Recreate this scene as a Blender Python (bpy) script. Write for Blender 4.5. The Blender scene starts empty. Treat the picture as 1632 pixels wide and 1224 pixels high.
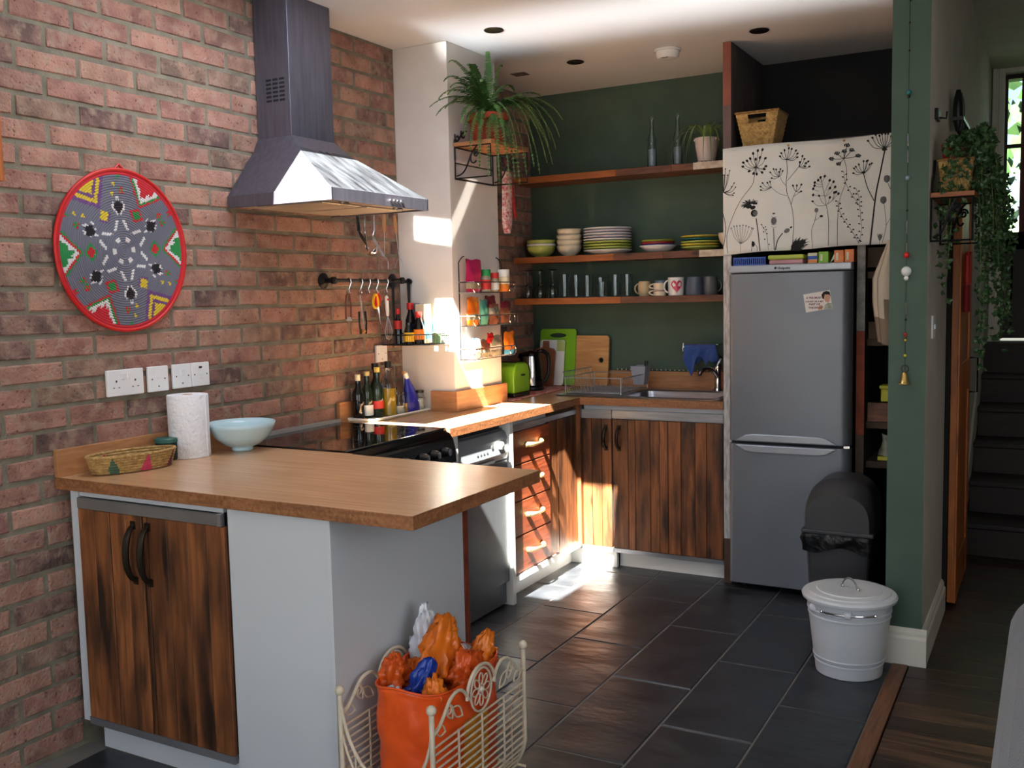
import bpy, math, random
from mathutils import Vector, Matrix, Euler
from mathutils.noise import noise as pnoise
R = math.radians; PI = math.pi
rnd = random.Random(7)
sc = bpy.context.scene
COL = sc.collection
# ------------------------------------------------------------------ camera
cam_d = bpy.data.cameras.new('camera'); cam = bpy.data.objects.new('camera', cam_d); COL.objects.link(cam)
sc.camera = cam
cam_d.sensor_width = 36; cam_d.lens = 34.35; cam_d.clip_start = .05
right = Vector((0.87474338, 0.4840789, -0.02217292)); up = Vector((-0.02451056, 0.08989632, 0.99564948)); fwd = Vector((-0.48396617, 0.87039432, -0.09050126))
mw = Matrix.Identity(4)
for i in range(3):
    mw[i][0] = right[i]; mw[i][1] = up[i]; mw[i][2] = -fwd[i]
mw.translation = (2.79498, -1.99072, 1.45911)
cam.matrix_world = mw
# ------------------------------------------------------------------ light and exposure
sc.view_settings.view_transform = 'Standard'; sc.view_settings.look = 'None'
sc.view_settings.exposure = 0.0; sc.view_settings.gamma = 1.0; sc.view_settings.use_curve_mapping = False
SUN_DIR = Vector((-.135, 1, -1.3)).normalized()
sd = bpy.data.lights.new('sun', 'SUN'); sd.energy = 120; sd.angle = R(.55); sd.color = (1, .93, .82)
so = bpy.data.objects.new('sun', sd); COL.objects.link(so)
so.rotation_euler = SUN_DIR.to_track_quat('-Z', 'Y').to_euler(); so.location = (1, -3, 6)
def area(name, loc, direction, sx, sy, power, color, spread=180):
    l = bpy.data.lights.new(name, 'AREA'); l.shape = 'RECTANGLE'; l.size = sx; l.size_y = sy; l.energy = power; l.color = color
    l.spread = R(spread)
    o = bpy.data.objects.new(name, l); COL.objects.link(o); o.location = loc
    o.rotation_euler = Vector(direction).to_track_quat('-Z', 'Y').to_euler()
    return o
area('roof_window_daylight', (.66, .5, 2.70), (0, 0, -1), .8, 1.0, 17, (.86, .91, 1.0))
area('rear_window_daylight', (1.9, -3.9, 1.75), (0, 1, -.1), 2.8, 1.7, 22, (.76, .87, 1.0))
area('side_window_daylight', (4.2, -1.3, 1.55), (-1, .12, -.08), 2.0, 1.5, 34, (.88, .93, 1.0))
area('added_ceiling_band_light', (1.6, -3.95, 1.15), (-.35, 5.95, 1.49), 1.9, .05, 3.2, (.95, .97, 1.0), 2)  # added lamp behind the camera, imitates a band of reflected sun on the ceiling
area('added_hob_glint_light', (.30, 1.30, .935), (-.135, 1, 1.3), .24, .072, .6, (1, .95, .86), 1)  # added lamp at the hob, stands in for sun mirrored onto the pier
area('hall_door_daylight', (2.75, 5.5, 2.3), (0, -1, -.3), .5, .8, .35, (.9, .95, 1.0))
w = bpy.data.worlds.new('world'); sc.world = w; w.use_nodes = True
nt = w.node_tree; bg = nt.nodes['Background']
sky = nt.nodes.new('ShaderNodeTexSky'); sky.sky_type = 'NISHITA'; sky.sun_disc = False; sky.sun_elevation = R(52); sky.sun_rotation = R(173)
nt.links.new(sky.outputs[0], bg.inputs[0]); bg.inputs[1].default_value = .30
# ------------------------------------------------------------------ mesh helper
class M:
    def __init__(s): s.v = []; s.f = []; s.m = []; s.mi = 0
    def mat(s, i): s.mi = i; return s
    def add(s, vs, fs):
        b = len(s.v); s.v += [tuple(x) for x in vs]; s.f += [tuple(b+i for i in f) for f in fs]; s.m += [s.mi]*len(fs); return s
    def box(s, x0, x1, y0, y1, z0, z1):
        return s.add([(x0,y0,z0),(x1,y0,z0),(x1,y1,z0),(x0,y1,z0),(x0,y0,z1),(x1,y0,z1),(x1,y1,z1),(x0,y1,z1)],
                     [(0,3,2,1),(4,5,6,7),(0,1,5,4),(1,2,6,5),(2,3,7,6),(3,0,4,7)])
    def obox(s, c, size, rot=(0,0,0)):
        m = Matrix.Translation(c) @ Euler(rot).to_matrix().to_4x4()
        t = M().box(-size[0]/2, size[0]/2, -size[1]/2, size[1]/2, -size[2]/2, size[2]/2)
        return s.add([m @ Vector(p) for p in t.v], t.f)
    def merge(s, o, mtx=None):
        b = len(s.v); s.v += [tuple(mtx @ Vector(p)) if mtx else p for p in o.v]; s.f += [tuple(b+i for i in f) for f in o.f]; s.m += o.m; return s
    def xf(s, mtx): s.v = [tuple(mtx @ Vector(p)) for p in s.v]; return s
    def lathe(s, prof, c=(0,0,0), n=24, axis='z', sx=1, sy=1):
        vs = []; fs = []
        for (r, z) in prof:
            for k in range(n):
                a = 2*PI*k/n; p = (r*math.cos(a)*sx, r*math.sin(a)*sy, z)
                if axis == 'x': p = (p[2], p[0], p[1])
                elif axis == 'y': p = (p[1], p[2], p[0])
                vs.append((c[0]+p[0], c[1]+p[1], c[2]+p[2]))
        for i in range(len(prof)-1):
            for k in range(n):
                k2 = (k+1) % n; fs.append((i*n+k, i*n+k2, (i+1)*n+k2, (i+1)*n+k))
        closed_ = prof[0] == prof[-1]
        if prof[0][0] > 1e-4 and not closed_: fs.append(tuple(range(n-1, -1, -1)))
        if prof[-1][0] > 1e-4 and not closed_: fs.append(tuple((len(prof)-1)*n+k for k in range(n)))
        return s.add(vs, fs)
    def cyl(s, c, r, h, n=20, axis='z'): return s.lathe([(r, 0), (r, h)], c, n, axis)
    def ball(s, c, r, n=12):
        k = n//2
        return s.lathe([(max(r*math.sin(PI*i/k), 1e-5), -r*math.cos(PI*i/k)) for i in range(k+1)], c, n)
    def tube(s, pts, r, n=8, closed=False, cap=True):
        pts = [Vector(p) for p in pts]; N = len(pts); vs = []; fs = []
        rr = r if isinstance(r, (list, tuple)) else [r]*N
        t0 = None; nrm = None
        for i, p in enumerate(pts):
            if closed: t = (pts[(i+1) % N]-pts[i-1])
            else: t = pts[min(i+1, N-1)]-pts[max(i-1, 0)]
            if t.length < 1e-9: t = Vector((0,0,1))
            t.normalize()
            if nrm is None:
                a = Vector((0,0,1)) if abs(t.z) < .9 else Vector((1,0,0)); nrm = t.cross(a).normalized()
            else:
                q = t0.rotation_difference(t); nrm = (q @ nrm).normalized()
            b = t.cross(nrm); t0 = t
            for k in range(n):
                a = 2*PI*k/n; vs.append(p+(nrm*math.cos(a)+b*math.sin(a))*rr[i])
        M_ = N if closed else N-1
        for i in range(M_):
            j = (i+1) % N
            for k in range(n):
                k2 = (k+1) % n; fs.append((i*n+k, i*n+k2, j*n+k2, j*n+k))
        if cap and not closed: fs.append(tuple(range(n-1, -1, -1))); fs.append(tuple((N-1)*n+k for k in range(n)))
        return s.add(vs, fs)
    def prism(s, poly, a0, a1, axis='z'):
        n = len(poly)
        def P(p, a): return (p[0], p[1], a) if axis == 'z' else ((a, p[0], p[1]) if axis == 'x' else (p[0], a, p[1]))
        return s.add([P(p, a0) for p in poly]+[P(p, a1) for p in poly],
                     [tuple(range(n-1, -1, -1)), tuple(range(n, 2*n))]+[(i, (i+1) % n, n+(i+1) % n, n+i) for i in range(n)])
    def grid(s, fn, nu, nv, cu=False):
        vs = [fn(i/nu, j/nv) for j in range(nv+1) for i in range(nu if cu else nu+1)]
        W = nu if cu else nu+1
        return s.add(vs, [(j*W+i, j*W+(i+1) % W, (j+1)*W+(i+1) % W, (j+1)*W+i) for j in range(nv) for i in range(nu)])
OFF = {}
def tag(o, label=None, cat=None, group=None, kind=None):
    if label: o['label'] = label
    if cat: o['category'] = cat
    if group: o['group'] = group
    if kind: o['kind'] = kind
    return o
def thing(name, label, cat, base=(0,0,0), group=None, kind=None):
    o = bpy.data.objects.new(name, None); COL.objects.link(o); o.location = base; o.empty_display_size = .05
    OFF[o] = Vector(base); return tag(o, label, cat, group, kind)
def build(name, m, mats, parent=None, smooth=False, bevel=0, solid=0, sub=0, base=None, label=None, seg=2, kind=None):
    me = bpy.data.meshes.new(name)
    off = OFF.get(parent, Vector((0,0,0))) if parent else Vector(base or (0,0,0))
    me.from_pydata([(x-off.x, y-off.y, z-off.z) for x, y, z in m.v], [], m.f)
    if not isinstance(mats, (list, tuple)): mats = [mats]
    for q in mats: me.materials.append(q)
    if len(mats) > 1: me.polygons.foreach_set('material_index', m.m)
    if smooth:
        me.polygons.foreach_set('use_smooth', [True]*len(me.polygons))
        if smooth != 'all':
            me.set_sharp_from_angle(angle=R(40))
    me.update()
    o = bpy.data.objects.new(name, me); COL.objects.link(o)
    if parent: o.parent = parent
    else: o.location = off
    OFF[o] = off
    if solid: md = o.modifiers.new('solid', 'SOLIDIFY'); md.thickness = solid; md.offset = 0
    if sub: md = o.modifiers.new('sub', 'SUBSURF'); md.levels = sub; md.render_levels = sub
    if bevel: md = o.modifiers.new('bevel', 'BEVEL'); md.width = bevel; md.segments = seg; md.limit_method = 'ANGLE'; md.angle_limit = R(40)
    if label: o['label'] = label
    if kind: o['kind'] = kind
    return o
def single(name, label, cat, m, mats, base, group=None, kind=None, **k):
    o = build(name, m, mats, None, base=base, **k); return tag(o, label, cat, group, kind)
def copy_tree(o, loc=None, rotz=None, label=None, parent=None, group=None):
    c = o.copy(); COL.objects.link(c)
    if parent: c.parent = parent
    if loc is not None: c.location = loc
    if rotz is not None: c.rotation_euler = (0, 0, rotz)
    if label: c['label'] = label
    if group: c['group'] = group
    for ch in [x for x in bpy.data.objects if x.parent == o]: copy_tree(ch, parent=c)
    return c
def struct(name, m, mats, **k): return build(name, m, mats, None, kind='structure', **k)
def arc(c, r, a0, a1, n, plane='xz', ry=None):
    ry = r if ry is None else ry; out = []
    for i in range(n+1):
        a = R(a0+(a1-a0)*i/n); u, v = r*math.cos(a), ry*math.sin(a)
        out.append((c[0]+u, c[1], c[2]+v) if plane == 'xz' else ((c[0], c[1]+u, c[2]+v) if plane == 'yz' else (c[0]+u, c[1]+v, c[2])))
    return out
def bez(p0, p1, p2, p3, n=12):
    p0, p1, p2, p3 = map(Vector, (p0, p1, p2, p3))
    return [p0*(1-t)**3+p1*3*t*(1-t)**2+p2*3*t*t*(1-t)+p3*t**3 for t in [i/n for i in range(n+1)]]
# ------------------------------------------------------------------ materials
def L(c): return tuple(((x/255)/12.92 if x/255 <= .04045 else ((x/255+.055)/1.055)**2.4) for x in c)+(1,)
def newmat(name):
    m = bpy.data.materials.new(name); m.use_nodes = True
    return m, m.node_tree, m.node_tree.nodes['Principled BSDF']
def N(nt, t, **k):
    n = nt.nodes.new(t)
    for a, b in k.items(): setattr(n, a, b)
    return n
def ramp(nt, stops, interp='LINEAR'):
    n = nt.nodes.new('ShaderNodeValToRGB'); e = n.color_ramp.elements; n.color_ramp.interpolation = interp
    while len(e) < len(stops): e.new(.5)
    for i, (p, c) in enumerate(stops): e[i].position = p; e[i].color = c if len(c) == 4 else tuple(c)+(1,)
    return n
def coords(nt, scale=(1,1,1), rand=True):
    tc = N(nt, 'ShaderNodeTexCoord'); mp = N(nt, 'ShaderNodeMapping'); mp.inputs['Scale'].default_value = scale
    nt.links.new(tc.outputs['Object'], mp.inputs['Vector'])
    if rand:
        oi = N(nt, 'ShaderNodeObjectInfo'); mu = N(nt, 'ShaderNodeMath', operation='MULTIPLY'); mu.inputs[1].default_value = 37
        nt.links.new(oi.outputs['Random'], mu.inputs[0]); nt.links.new(mu.outputs[0], mp.inputs['Location'])
    return mp
def pm(name, c1, c2=None, rough=.5, metal=0, scale=6, stretch=(1,1,1), bump=0, bscale=60, bstretch=(1,1,1), rv=0, trans=0, ior=1.45, sheen=0, coat=0, detail=4, rand=True, emit=None, alpha=None, spec=.5):
    m, nt, b = newmat(name); lk = nt.links
    mp = coords(nt, stretch, rand); nz = N(nt, 'ShaderNodeTexNoise'); nz.inputs['Scale'].default_value = scale; nz.inputs['Detail'].default_value = detail
    lk.new(mp.outputs[0], nz.inputs['Vector'])
    if c2 is None: c2 = tuple(max(0, x*.88) for x in c1)
    rp = ramp(nt, [(.3, L(c2)), (.7, L(c1))]); lk.new(nz.outputs[0], rp.inputs[0]); lk.new(rp.outputs[0], b.inputs['Base Color'])
    b.inputs['Roughness'].default_value = rough; b.inputs['Metallic'].default_value = metal; b.inputs['IOR'].default_value = ior
    b.inputs['Specular IOR Level'].default_value = spec
    if trans: b.inputs['Transmission Weight'].default_value = trans
    if sheen: b.inputs['Sheen Weight'].default_value = sheen
    if coat: b.inputs['Coat Weight'].default_value = coat; b.inputs['Coat Roughness'].default_value = .1
    if rv:
        mr = N(nt, 'ShaderNodeMapRange'); mr.inputs[3].default_value = rough-rv; mr.inputs[4].default_value = rough+rv
        lk.new(nz.outputs[0], mr.inputs[0]); lk.new(mr.outputs[0], b.inputs['Roughness'])
    if bump:
        mp2 = coords(nt, bstretch, rand); n2 = N(nt, 'ShaderNodeTexNoise'); n2.inputs['Scale'].default_value = bscale; n2.inputs['Detail'].default_value = 5
        bp = N(nt, 'ShaderNodeBump'); bp.inputs['Strength'].default_value = bump; bp.inputs['Distance'].default_value = .01
        lk.new(mp2.outputs[0], n2.inputs['Vector']); lk.new(n2.outputs[0], bp.inputs['Height']); lk.new(bp.outputs[0], b.inputs['Normal'])
    if alpha is not None: b.inputs['Alpha'].default_value = alpha
    return m
def wood(name, light, dark, stain, grain=(30,30,2), blotch=(5,5,1.2), rough=.5, stain_amt=.5, rvary=.25, knots=True, spec=.5):
    """plank wood: fine grain, broad stains, knots, one tint per piece"""
    m, nt, b = newmat(name); lk = nt.links
    mp = coords(nt, grain); g = N(nt, 'ShaderNodeTexNoise'); g.inputs['Scale'].default_value = 3; g.inputs['Detail'].default_value = 6; g.inputs['Distortion'].default_value = .6
    lk.new(mp.outputs[0], g.inputs['Vector'])
    r1 = ramp(nt, [(.3, L(dark)), (.68, L(light))]); lk.new(g.outputs[0], r1.inputs[0])
    mp2 = coords(nt, blotch); s = N(nt, 'ShaderNodeTexNoise'); s.inputs['Scale'].default_value = 2.2; s.inputs['Detail'].default_value = 5
    lk.new(mp2.outputs[0], s.inputs['Vector'])
    r2 = ramp(nt, [(.42, (0,0,0,1)), (.68, (1,1,1,1))]); lk.new(s.outputs[0], r2.inputs[0])
    ml = N(nt, 'ShaderNodeMath', operation='MULTIPLY'); ml.inputs[1].default_value = stain_amt; lk.new(r2.outputs[0], ml.inputs[0])
    fac = ml.outputs[0]
    mx = N(nt, 'ShaderNodeMix', data_type='RGBA'); lk.new(fac, mx.inputs[0]); lk.new(r1.outputs[0], mx.inputs[6]); mx.inputs[7].default_value = L(stain)
    out = mx.outputs[2]
    if knots:
        mp3 = coords(nt, tuple(x*.55 for x in blotch)); vo = N(nt, 'ShaderNodeTexVoronoi'); vo.inputs['Scale'].default_value = 3.2
        lk.new(mp3.outputs[0], vo.inputs['Vector']); r3 = ramp(nt, [(.05, (.9,.9,.9,1)), (.15, (0,0,0,1))]); lk.new(vo.outputs['Distance'], r3.inputs[0])
        m3 = N(nt, 'ShaderNodeMix', data_type='RGBA'); lk.new(r3.outputs[0], m3.inputs[0]); lk.new(out, m3.inputs[6]); m3.inputs[7].default_value = L(tuple(x*.6 for x in stain)); out = m3.outputs[2]
    hs = N(nt, 'ShaderNodeHueSaturation'); oi = N(nt, 'ShaderNodeObjectInfo'); mr = N(nt, 'ShaderNodeMapRange'); mr.inputs[3].default_value = 1-rvary; mr.inputs[4].default_value = 1+rvary
    lk.new(oi.outputs['Random'], mr.inputs[0]); lk.new(mr.outputs[0], hs.inputs['Value']); lk.new(out, hs.inputs['Color']); lk.new(hs.outputs[0], b.inputs['Base Color'])
    b.inputs['Roughness'].default_value = rough; b.inputs['Specular IOR Level'].default_value = spec
    bp = N(nt, 'ShaderNodeBump'); bp.inputs['Strength'].default_value = .15; bp.inputs['Distance'].default_value = .004; lk.new(g.outputs[0], bp.inputs['Height']); lk.new(bp.outputs[0], b.inputs['Normal'])
    return m
def brick_mat(name, island=False):
    m, nt, b = newmat(name); lk = nt.links
    if island: src = N(nt, 'ShaderNodeNewGeometry').outputs['Random Per Island']
    else: src = N(nt, 'ShaderNodeObjectInfo').outputs['Random']
    r0 = ramp(nt, [(0, L((170,114,92))), (.17, L((152,96,80))), (.33, L((144,90,76))), (.48, L((160,114,90))), (.61, L((134,92,78))), (.73, L((122,98,80))), (.83, L((98,76,72))), (.93, L((84,66,66)))], 'CONSTANT')
    lk.new(src, r0.inputs[0])
    tc = N(nt, 'ShaderNodeTexCoord'); ad = N(nt, 'ShaderNodeVectorMath', operation='ADD'); mu = N(nt, 'ShaderNodeMath', operation='MULTIPLY'); mu.inputs[1].default_value = 53
    lk.new(src, mu.inputs[0]); lk.new(tc.outputs['Object'], ad.inputs[0]); lk.new(mu.outputs[0], ad.inputs[1])
    n1 = N(nt, 'ShaderNodeTexNoise'); n1.inputs['Scale'].default_value = 13; n1.inputs['Detail'].default_value = 5; lk.new(ad.outputs[0], n1.inputs['Vector'])
    r1 = ramp(nt, [(.34, L((104,74,62))), (.62, L((204,146,118)))]); lk.new(n1.outputs[0], r1.inputs[0])
    mx = N(nt, 'ShaderNodeMix', data_type='RGBA'); mx.inputs[0].default_value = .34; lk.new(r0.outputs[0], mx.inputs[6]); lk.new(r1.outputs[0], mx.inputs[7])
    n2 = N(nt, 'ShaderNodeTexNoise'); n2.inputs['Scale'].default_value = 90; n2.inputs['Detail'].default_value = 3; lk.new(ad.outputs[0], n2.inputs['Vector'])
    r2 = ramp(nt, [(.30, (.75,.75,.75,1)), (.37, (0,0,0,1))]); lk.new(n2.outputs[0], r2.inputs[0])
    m2 = N(nt, 'ShaderNodeMix', data_type='RGBA'); lk.new(r2.outputs[0], m2.inputs[0]); lk.new(mx.outputs[2], m2.inputs[6]); m2.inputs[7].default_value = L((70,48,44))
    # grey mortar smear near the arrises
    n3 = N(nt, 'ShaderNodeTexNoise'); n3.inputs['Scale'].default_value = 26; lk.new(ad.outputs[0], n3.inputs['Vector'])
    r3 = ramp(nt, [(.52, (0,0,0,1)), (.72, (.62,.62,.62,1))]); lk.new(n3.outputs[0], r3.inputs[0])
    m3 = N(nt, 'ShaderNodeMix', data_type='RGBA'); lk.new(r3.outputs[0], m3.inputs[0]); lk.new(m2.outputs[2], m3.inputs[6]); m3.inputs[7].default_value = L((158,136,112))
    hq = N(nt, 'ShaderNodeHueSaturation'); hq.inputs['Saturation'].default_value = .84; hq.inputs['Value'].default_value = .96; lk.new(m3.outputs[2], hq.inputs['Color']); lk.new(hq.outputs[0], b.inputs['Base Color']); b.inputs['Roughness'].default_value = .9; b.inputs['Specular IOR Level'].default_value = .25
    bp = N(nt, 'ShaderNodeBump'); bp.inputs['Strength'].default_value = .8; bp.inputs['Distance'].default_value = .008; lk.new(n2.outputs[0], bp.inputs['Height']); lk.new(bp.outputs[0], b.inputs['Normal'])
    return m
MT = {}
MT['brick'] = brick_mat('brick_clay'); MT['brick_i'] = brick_mat('brick_clay_islands', True)
MT['mortar'] = pm('mortar', (138,131,114), (112,106,92), rough=.95, scale=14, bump=.4, bscale=160, spec=.2)
MT['slate'] = pm('slate', (56,60,64), (36,39,44), rough=.38, rv=.14, scale=7, bump=.9, bscale=3.2, bstretch=(1,2.0,1), detail=8)
MT['grout'] = pm('grout', (124,122,116), rough=.9)
MT['floor_plank'] = wood('floorboard', (70,42,30), (40,24,18), (22,14,11), grain=(2,30,30), blotch=(1.2,7,5), rough=.42, stain_amt=.7, rvary=.25, knots=False)
MT['plank_worn'] = wood('worn_floorboard', (122,88,62), (52,31,22), (40,24,17), grain=(1.2,16,16), blotch=(1.6,12,5), rough=.45, stain_amt=.95, rvary=.15, knots=False)
MT['threshold'] = wood('threshold_oak', (116,78,52), (88,56,36), (60,38,26), grain=(30,2,30), blotch=(5,1,5), rough=.5, stain_amt=.4, knots=False)
MT['white_wall'] = pm('painted_plaster', (226,220,214), (216,210,203), rough=.8, bump=.05, bscale=30, spec=.3)
MT['ceiling'] = pm('ceiling_paint', (238,237,236), (232,231,230), rough=.42, scale=2, spec=.5)
MT['green_wall'] = pm('green_paint', (72,92,78), (64,84,70), rough=.62, scale=5, bump=.05, bscale=40)
MT['hall_wall'] = pm('hall_plaster', (200,193,180), (188,181,168), rough=.85, bump=.06, bscale=30)
MT['black_wall_and_gap'] = pm('black_wall_and_gap', (22,21,22), (14,14,15), rough=.8)
MT['dark_void'] = pm('dark_plaster', (50,44,40), (38,34,32), rough=.9)
MT['skirting'] = pm('gloss_cream', (232,226,212), (224,217,203), rough=.45)
MT['worktop'] = wood('bamboo_worktop', (206,164,124), (186,142,104), (170,126,90), grain=(1.0,34,20), blotch=(1.2,3,3), rough=.24, stain_amt=.35, rvary=.02, knots=False)
MT['worktop_y'] = wood('bamboo_worktop_side', (206,164,124), (186,142,104), (170,126,90), grain=(34,1.0,20), blotch=(3,1.2,3), rough=.24, stain_amt=.35, rvary=.02, knots=False)
MT['edge'] = wood('bamboo_edge', (166,112,72), (124,76,44), (94,56,32), grain=(30,30,30), blotch=(4,4,40), rough=.5, stain_amt=.5, rvary=.03, knots=False)
MT['upstand'] = wood('bamboo_upstand', (186,134,90), (162,108,68), (146,94,56), grain=(3,3,24), blotch=(2,2,3), rough=.45, stain_amt=.3, rvary=.03, knots=False)
MT['door_plank'] = wood('reclaimed_pine', (150,92,52), (94,54,30), (30,20,15), grain=(14,14,.9), blotch=(7,7,1.5), rough=.45, stain_amt=.95, rvary=.32)
MT['drawer_plank'] = wood('red_pine', (156,78,46), (112,50,30), (66,32,22), grain=(30,1.6,30), blotch=(5,1.4,5), rough=.45, stain_amt=.55, rvary=.12)
MT['white_panel'] = pm('white_melamine', (204,208,212), (198,202,207), rough=.42, scale=2)
MT['white_gloss'] = pm('white_gloss', (236,236,232), (230,230,226), rough=.25, scale=2)
MT['alu'] = pm('brushed_aluminium', (200,202,206), (176,178,184), rough=.34, metal=.9, stretch=(1,1,20))
MT['chrome'] = pm('chrome', (214,214,216), (200,200,204), rough=.12, metal=1)
MT['steel'] = pm('stainless_steel', (186,186,192), (160,160,168), rough=.28, metal=1, scale=5, stretch=(1,1,14))
MT['hood_steel'] = pm('hood_brushed_steel', (118,118,132), (102,102,116), rough=.42, metal=.75, scale=6, stretch=(10,10,1), rv=.06)
MT['hood_streaked'] = pm('hood_reflection_streaks', (92,98,106), (34,38,44), rough=.30, metal=.6, scale=3, stretch=(1,9,4), rv=.12, detail=2)  # streaky reflections of the front slope are painted into its colour
MT['hood_under'] = pm('hood_filter', (206,196,178), (176,166,150), rough=.5, metal=.6)
MT['fridge'] = pm('silver_paint', (124,128,136), (118,122,130), rough=.42, metal=.4, scale=3)
MT['fridge_trim'] = pm('silver_trim', (170,174,182), (160,164,172), rough=.35, metal=.5)
MT['fridge_side'] = pm('graphite_side', (60,62,68), rough=.5)
MT['dw'] = pm('silver_dishwasher', (112,118,124), (102,108,114), rough=.4, metal=.5)
MT['dark_plastic'] = pm('dark_grey_plastic', (62,62,64), (54,54,56), rough=.42)
MT['black_plastic'] = pm('black_plastic', (20,20,22), (14,14,16), rough=.35)
MT['black_gloss'] = pm('black_enamel', (10,10,12), (8,8,9), rough=.12)
MT['hob_glass'] = pm('hob_glass', (8,8,10), (6,6,8), rough=.045, spec=.8)
MT['bin_liner'] = pm('black_liner', (12,12,13), (8,8,9), rough=.28, bump=.8, bscale=18)
MT['iron'] = pm('black_iron', (24,22,24), (16,15,17), rough=.45, metal=.4)
MT['wire_dark'] = pm('dark_wire', (52,54,56), rough=.35, metal=.8)
MT['wire_grey'] = pm('grey_coated_wire', (178,182,186), rough=.35, metal=.7)
MT['cream_metal'] = pm('cream_enamel', (224,212,188), (206,192,166), rough=.4, scale=14)
MT['antique'] = pm('antique_iron', (66,56,46), (44,38,32), rough=.4, metal=.8)
MT['brass'] = pm('brass', (206,176,110), (186,152,86), rough=.28, metal=.9)
MT['pale_brass'] = pm('pale_brass', (214,196,150), (196,176,128), rough=.32, metal=.8)
MT['glass'] = pm('clear_glass', (244,250,250), (242,248,248), rough=.02, trans=1, ior=1.45)
MT['glass_y'] = pm('oil_glass', (232,200,60), (214,178,44), rough=.1, trans=.35, ior=1.45)
MT['glass_dk'] = pm('dark_bottle_glass', (22,20,18), (12,14,12), rough=.08, spec=.7)
MT['glass_gr'] = pm('dark_green_glass', (34,48,34), (22,32,24), rough=.08, spec=.7)
MT['cer_white'] = pm('white_china', (232,232,230), (226,226,224), rough=.16)
MT['cer_cream'] = pm('cream_china', (226,214,190), (218,206,182), rough=.2)
MT['cer_green'] = pm('lime_china', (184,196,104), (172,186,92), rough=.18)
MT['cer_lilac'] = pm('lilac_china', (206,200,214), (196,190,206), rough=.2)
MT['cer_yellow'] = pm('yellow_china', (214,196,84), (200,182,70), rough=.2)
MT['cer_teal'] = pm('teal_china', (46,122,124), (36,106,110), rough=.2)
MT['cer_red'] = pm('red_china', (150,46,48), (130,36,40), rough=.2)
MT['cer_blue'] = pm('navy_china', (54,54,120), (44,44,104), rough=.2)
MT['cer_orange'] = pm('olive_china', (136,140,52), (120,124,42), rough=.2)
MT['cer_grey'] = pm('slate_china', (92,104,122), (82,94,112), rough=.3)
MT['bowl_blue'] = pm('pale_blue_glaze', (196,222,228), (186,214,222), rough=.12)
MT['terracotta'] = pm('terracotta', (186,66,40), (160,54,34), rough=.7, scale=9)
MT['paper'] = pm('kitchen_paper', (240,240,242), (232,232,235), rough=.9, bump=.6, bscale=70)
MT['linen'] = pm('white_linen', (226,226,220), (218,218,212), rough=.9, bump=.15, bscale=220)
MT['linen_cream'] = pm('cream_linen', (196,186,168), (176,166,148), rough=.95, bump=.25, bscale=60)
MT['linen_brown'] = pm('brown_linen', (134,118,100), (118,102,86), rough=.95, bump=.2, bscale=60)
MT['ink'] = pm('black_ink', (26,26,28), (20,20,22), rough=.8)
MT['ink_grey'] = pm('grey_ink', (110,110,112), (90,90,92), rough=.8)
MT['blue_cloth'] = pm('blue_cloth', (62,92,160), (48,74,138), rough=.9, bump=.4, bscale=50, sheen=.2)
MT['orange_bag'] = pm('orange_woven_plastic', (244,98,34), (224,78,26), rough=.32, scale=6, bump=.5, bscale=9)
MT['yellow_patch'] = pm('yellow_print', (230,158,46), (212,138,36), rough=.4)
MT['orange_film'] = pm('orange_film', (240,132,40), (222,104,26), rough=.25, bump=.8, bscale=14)
MT['orange_film2'] = pm('deep_orange_film', (226,96,32), (206,78,24), rough=.25, bump=.8, bscale=14)
MT['white_film'] = pm('white_film', (226,226,232), (206,206,216), rough=.3, bump=.8, bscale=16)
MT['blue_film'] = pm('blue_film', (30,70,170), (22,54,146), rough=.25, bump=.8, bscale=16)
MT['wicker'] = pm('seagrass', (204,166,104), (156,120,68), rough=.85, scale=60, bump=1, bscale=120)
MT['wicker_dk'] = pm('dark_seagrass', (160,118,66), (112,78,40), rough=.85, scale=60, bump=1, bscale=120)
MT['lime'] = pm('lime_plastic', (134,190,44), (122,178,38), rough=.35)
MT['bamboo_board'] = wood('bamboo_board', (214,164,104), (190,134,78), (150,98,56), grain=(2,20,24), blotch=(1.2,4,7), rough=.5, stain_amt=.5, rvary=.02, knots=False)
MT['brown_board'] = wood('brown_board', (158,100,62), (132,80,48), (100,58,36), grain=(24,24,2), blotch=(4,4,1), rough=.5, stain_amt=.4, knots=False)
MT['shelf_orange'] = wood('orange_pine', (176,106,54), (144,80,38), (110,52,24), grain=(2,30,30), blotch=(1.5,5,5), rough=.55, stain_amt=.5, rvary=.06)
MT['shelf_brown'] = wood('brown_pine', (128,80,54), (94,56,38), (64,34,24), grain=(2,30,30), blotch=(2.5,6,6), rough=.6, stain_amt=.7, rvary=.06)
MT['shelf_white'] = pm('flaking_white_paint', (224,214,200), (190,176,158), rough=.8, scale=30, bump=.7, bscale=60)
MT['flaky_white'] = pm('flaking_limewash', (206,206,206), (150,146,142), rough=.85, scale=12, stretch=(8,8,1.5), bump=.5, bscale=30, detail=8)
MT['board_red'] = pm('terracotta_paint', (150,88,72), (128,72,60), rough=.75, scale=8)
MT['board_mauve'] = pm('mauve_brown_paint', (110,90,86), (92,76,74), rough=.8, scale=8)
MT['board_dark'] = wood('smoked_board', (92,84,80), (58,52,50), (38,34,34), rough=.75, stain_amt=.6, knots=False)
MT['board_brown'] = pm('bare_brown_board', (92,70,54), (66,50,40), rough=.8, scale=10)
MT['board_grey'] = pm('plaster_grey_board', (150,146,140), (104,100,96), rough=.9, scale=22, bump=.6, bscale=40, detail=8)
MT['board_orange'] = pm('rusty_board', (142,66,40), (100,44,30), rough=.8, scale=14, detail=8)
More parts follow.
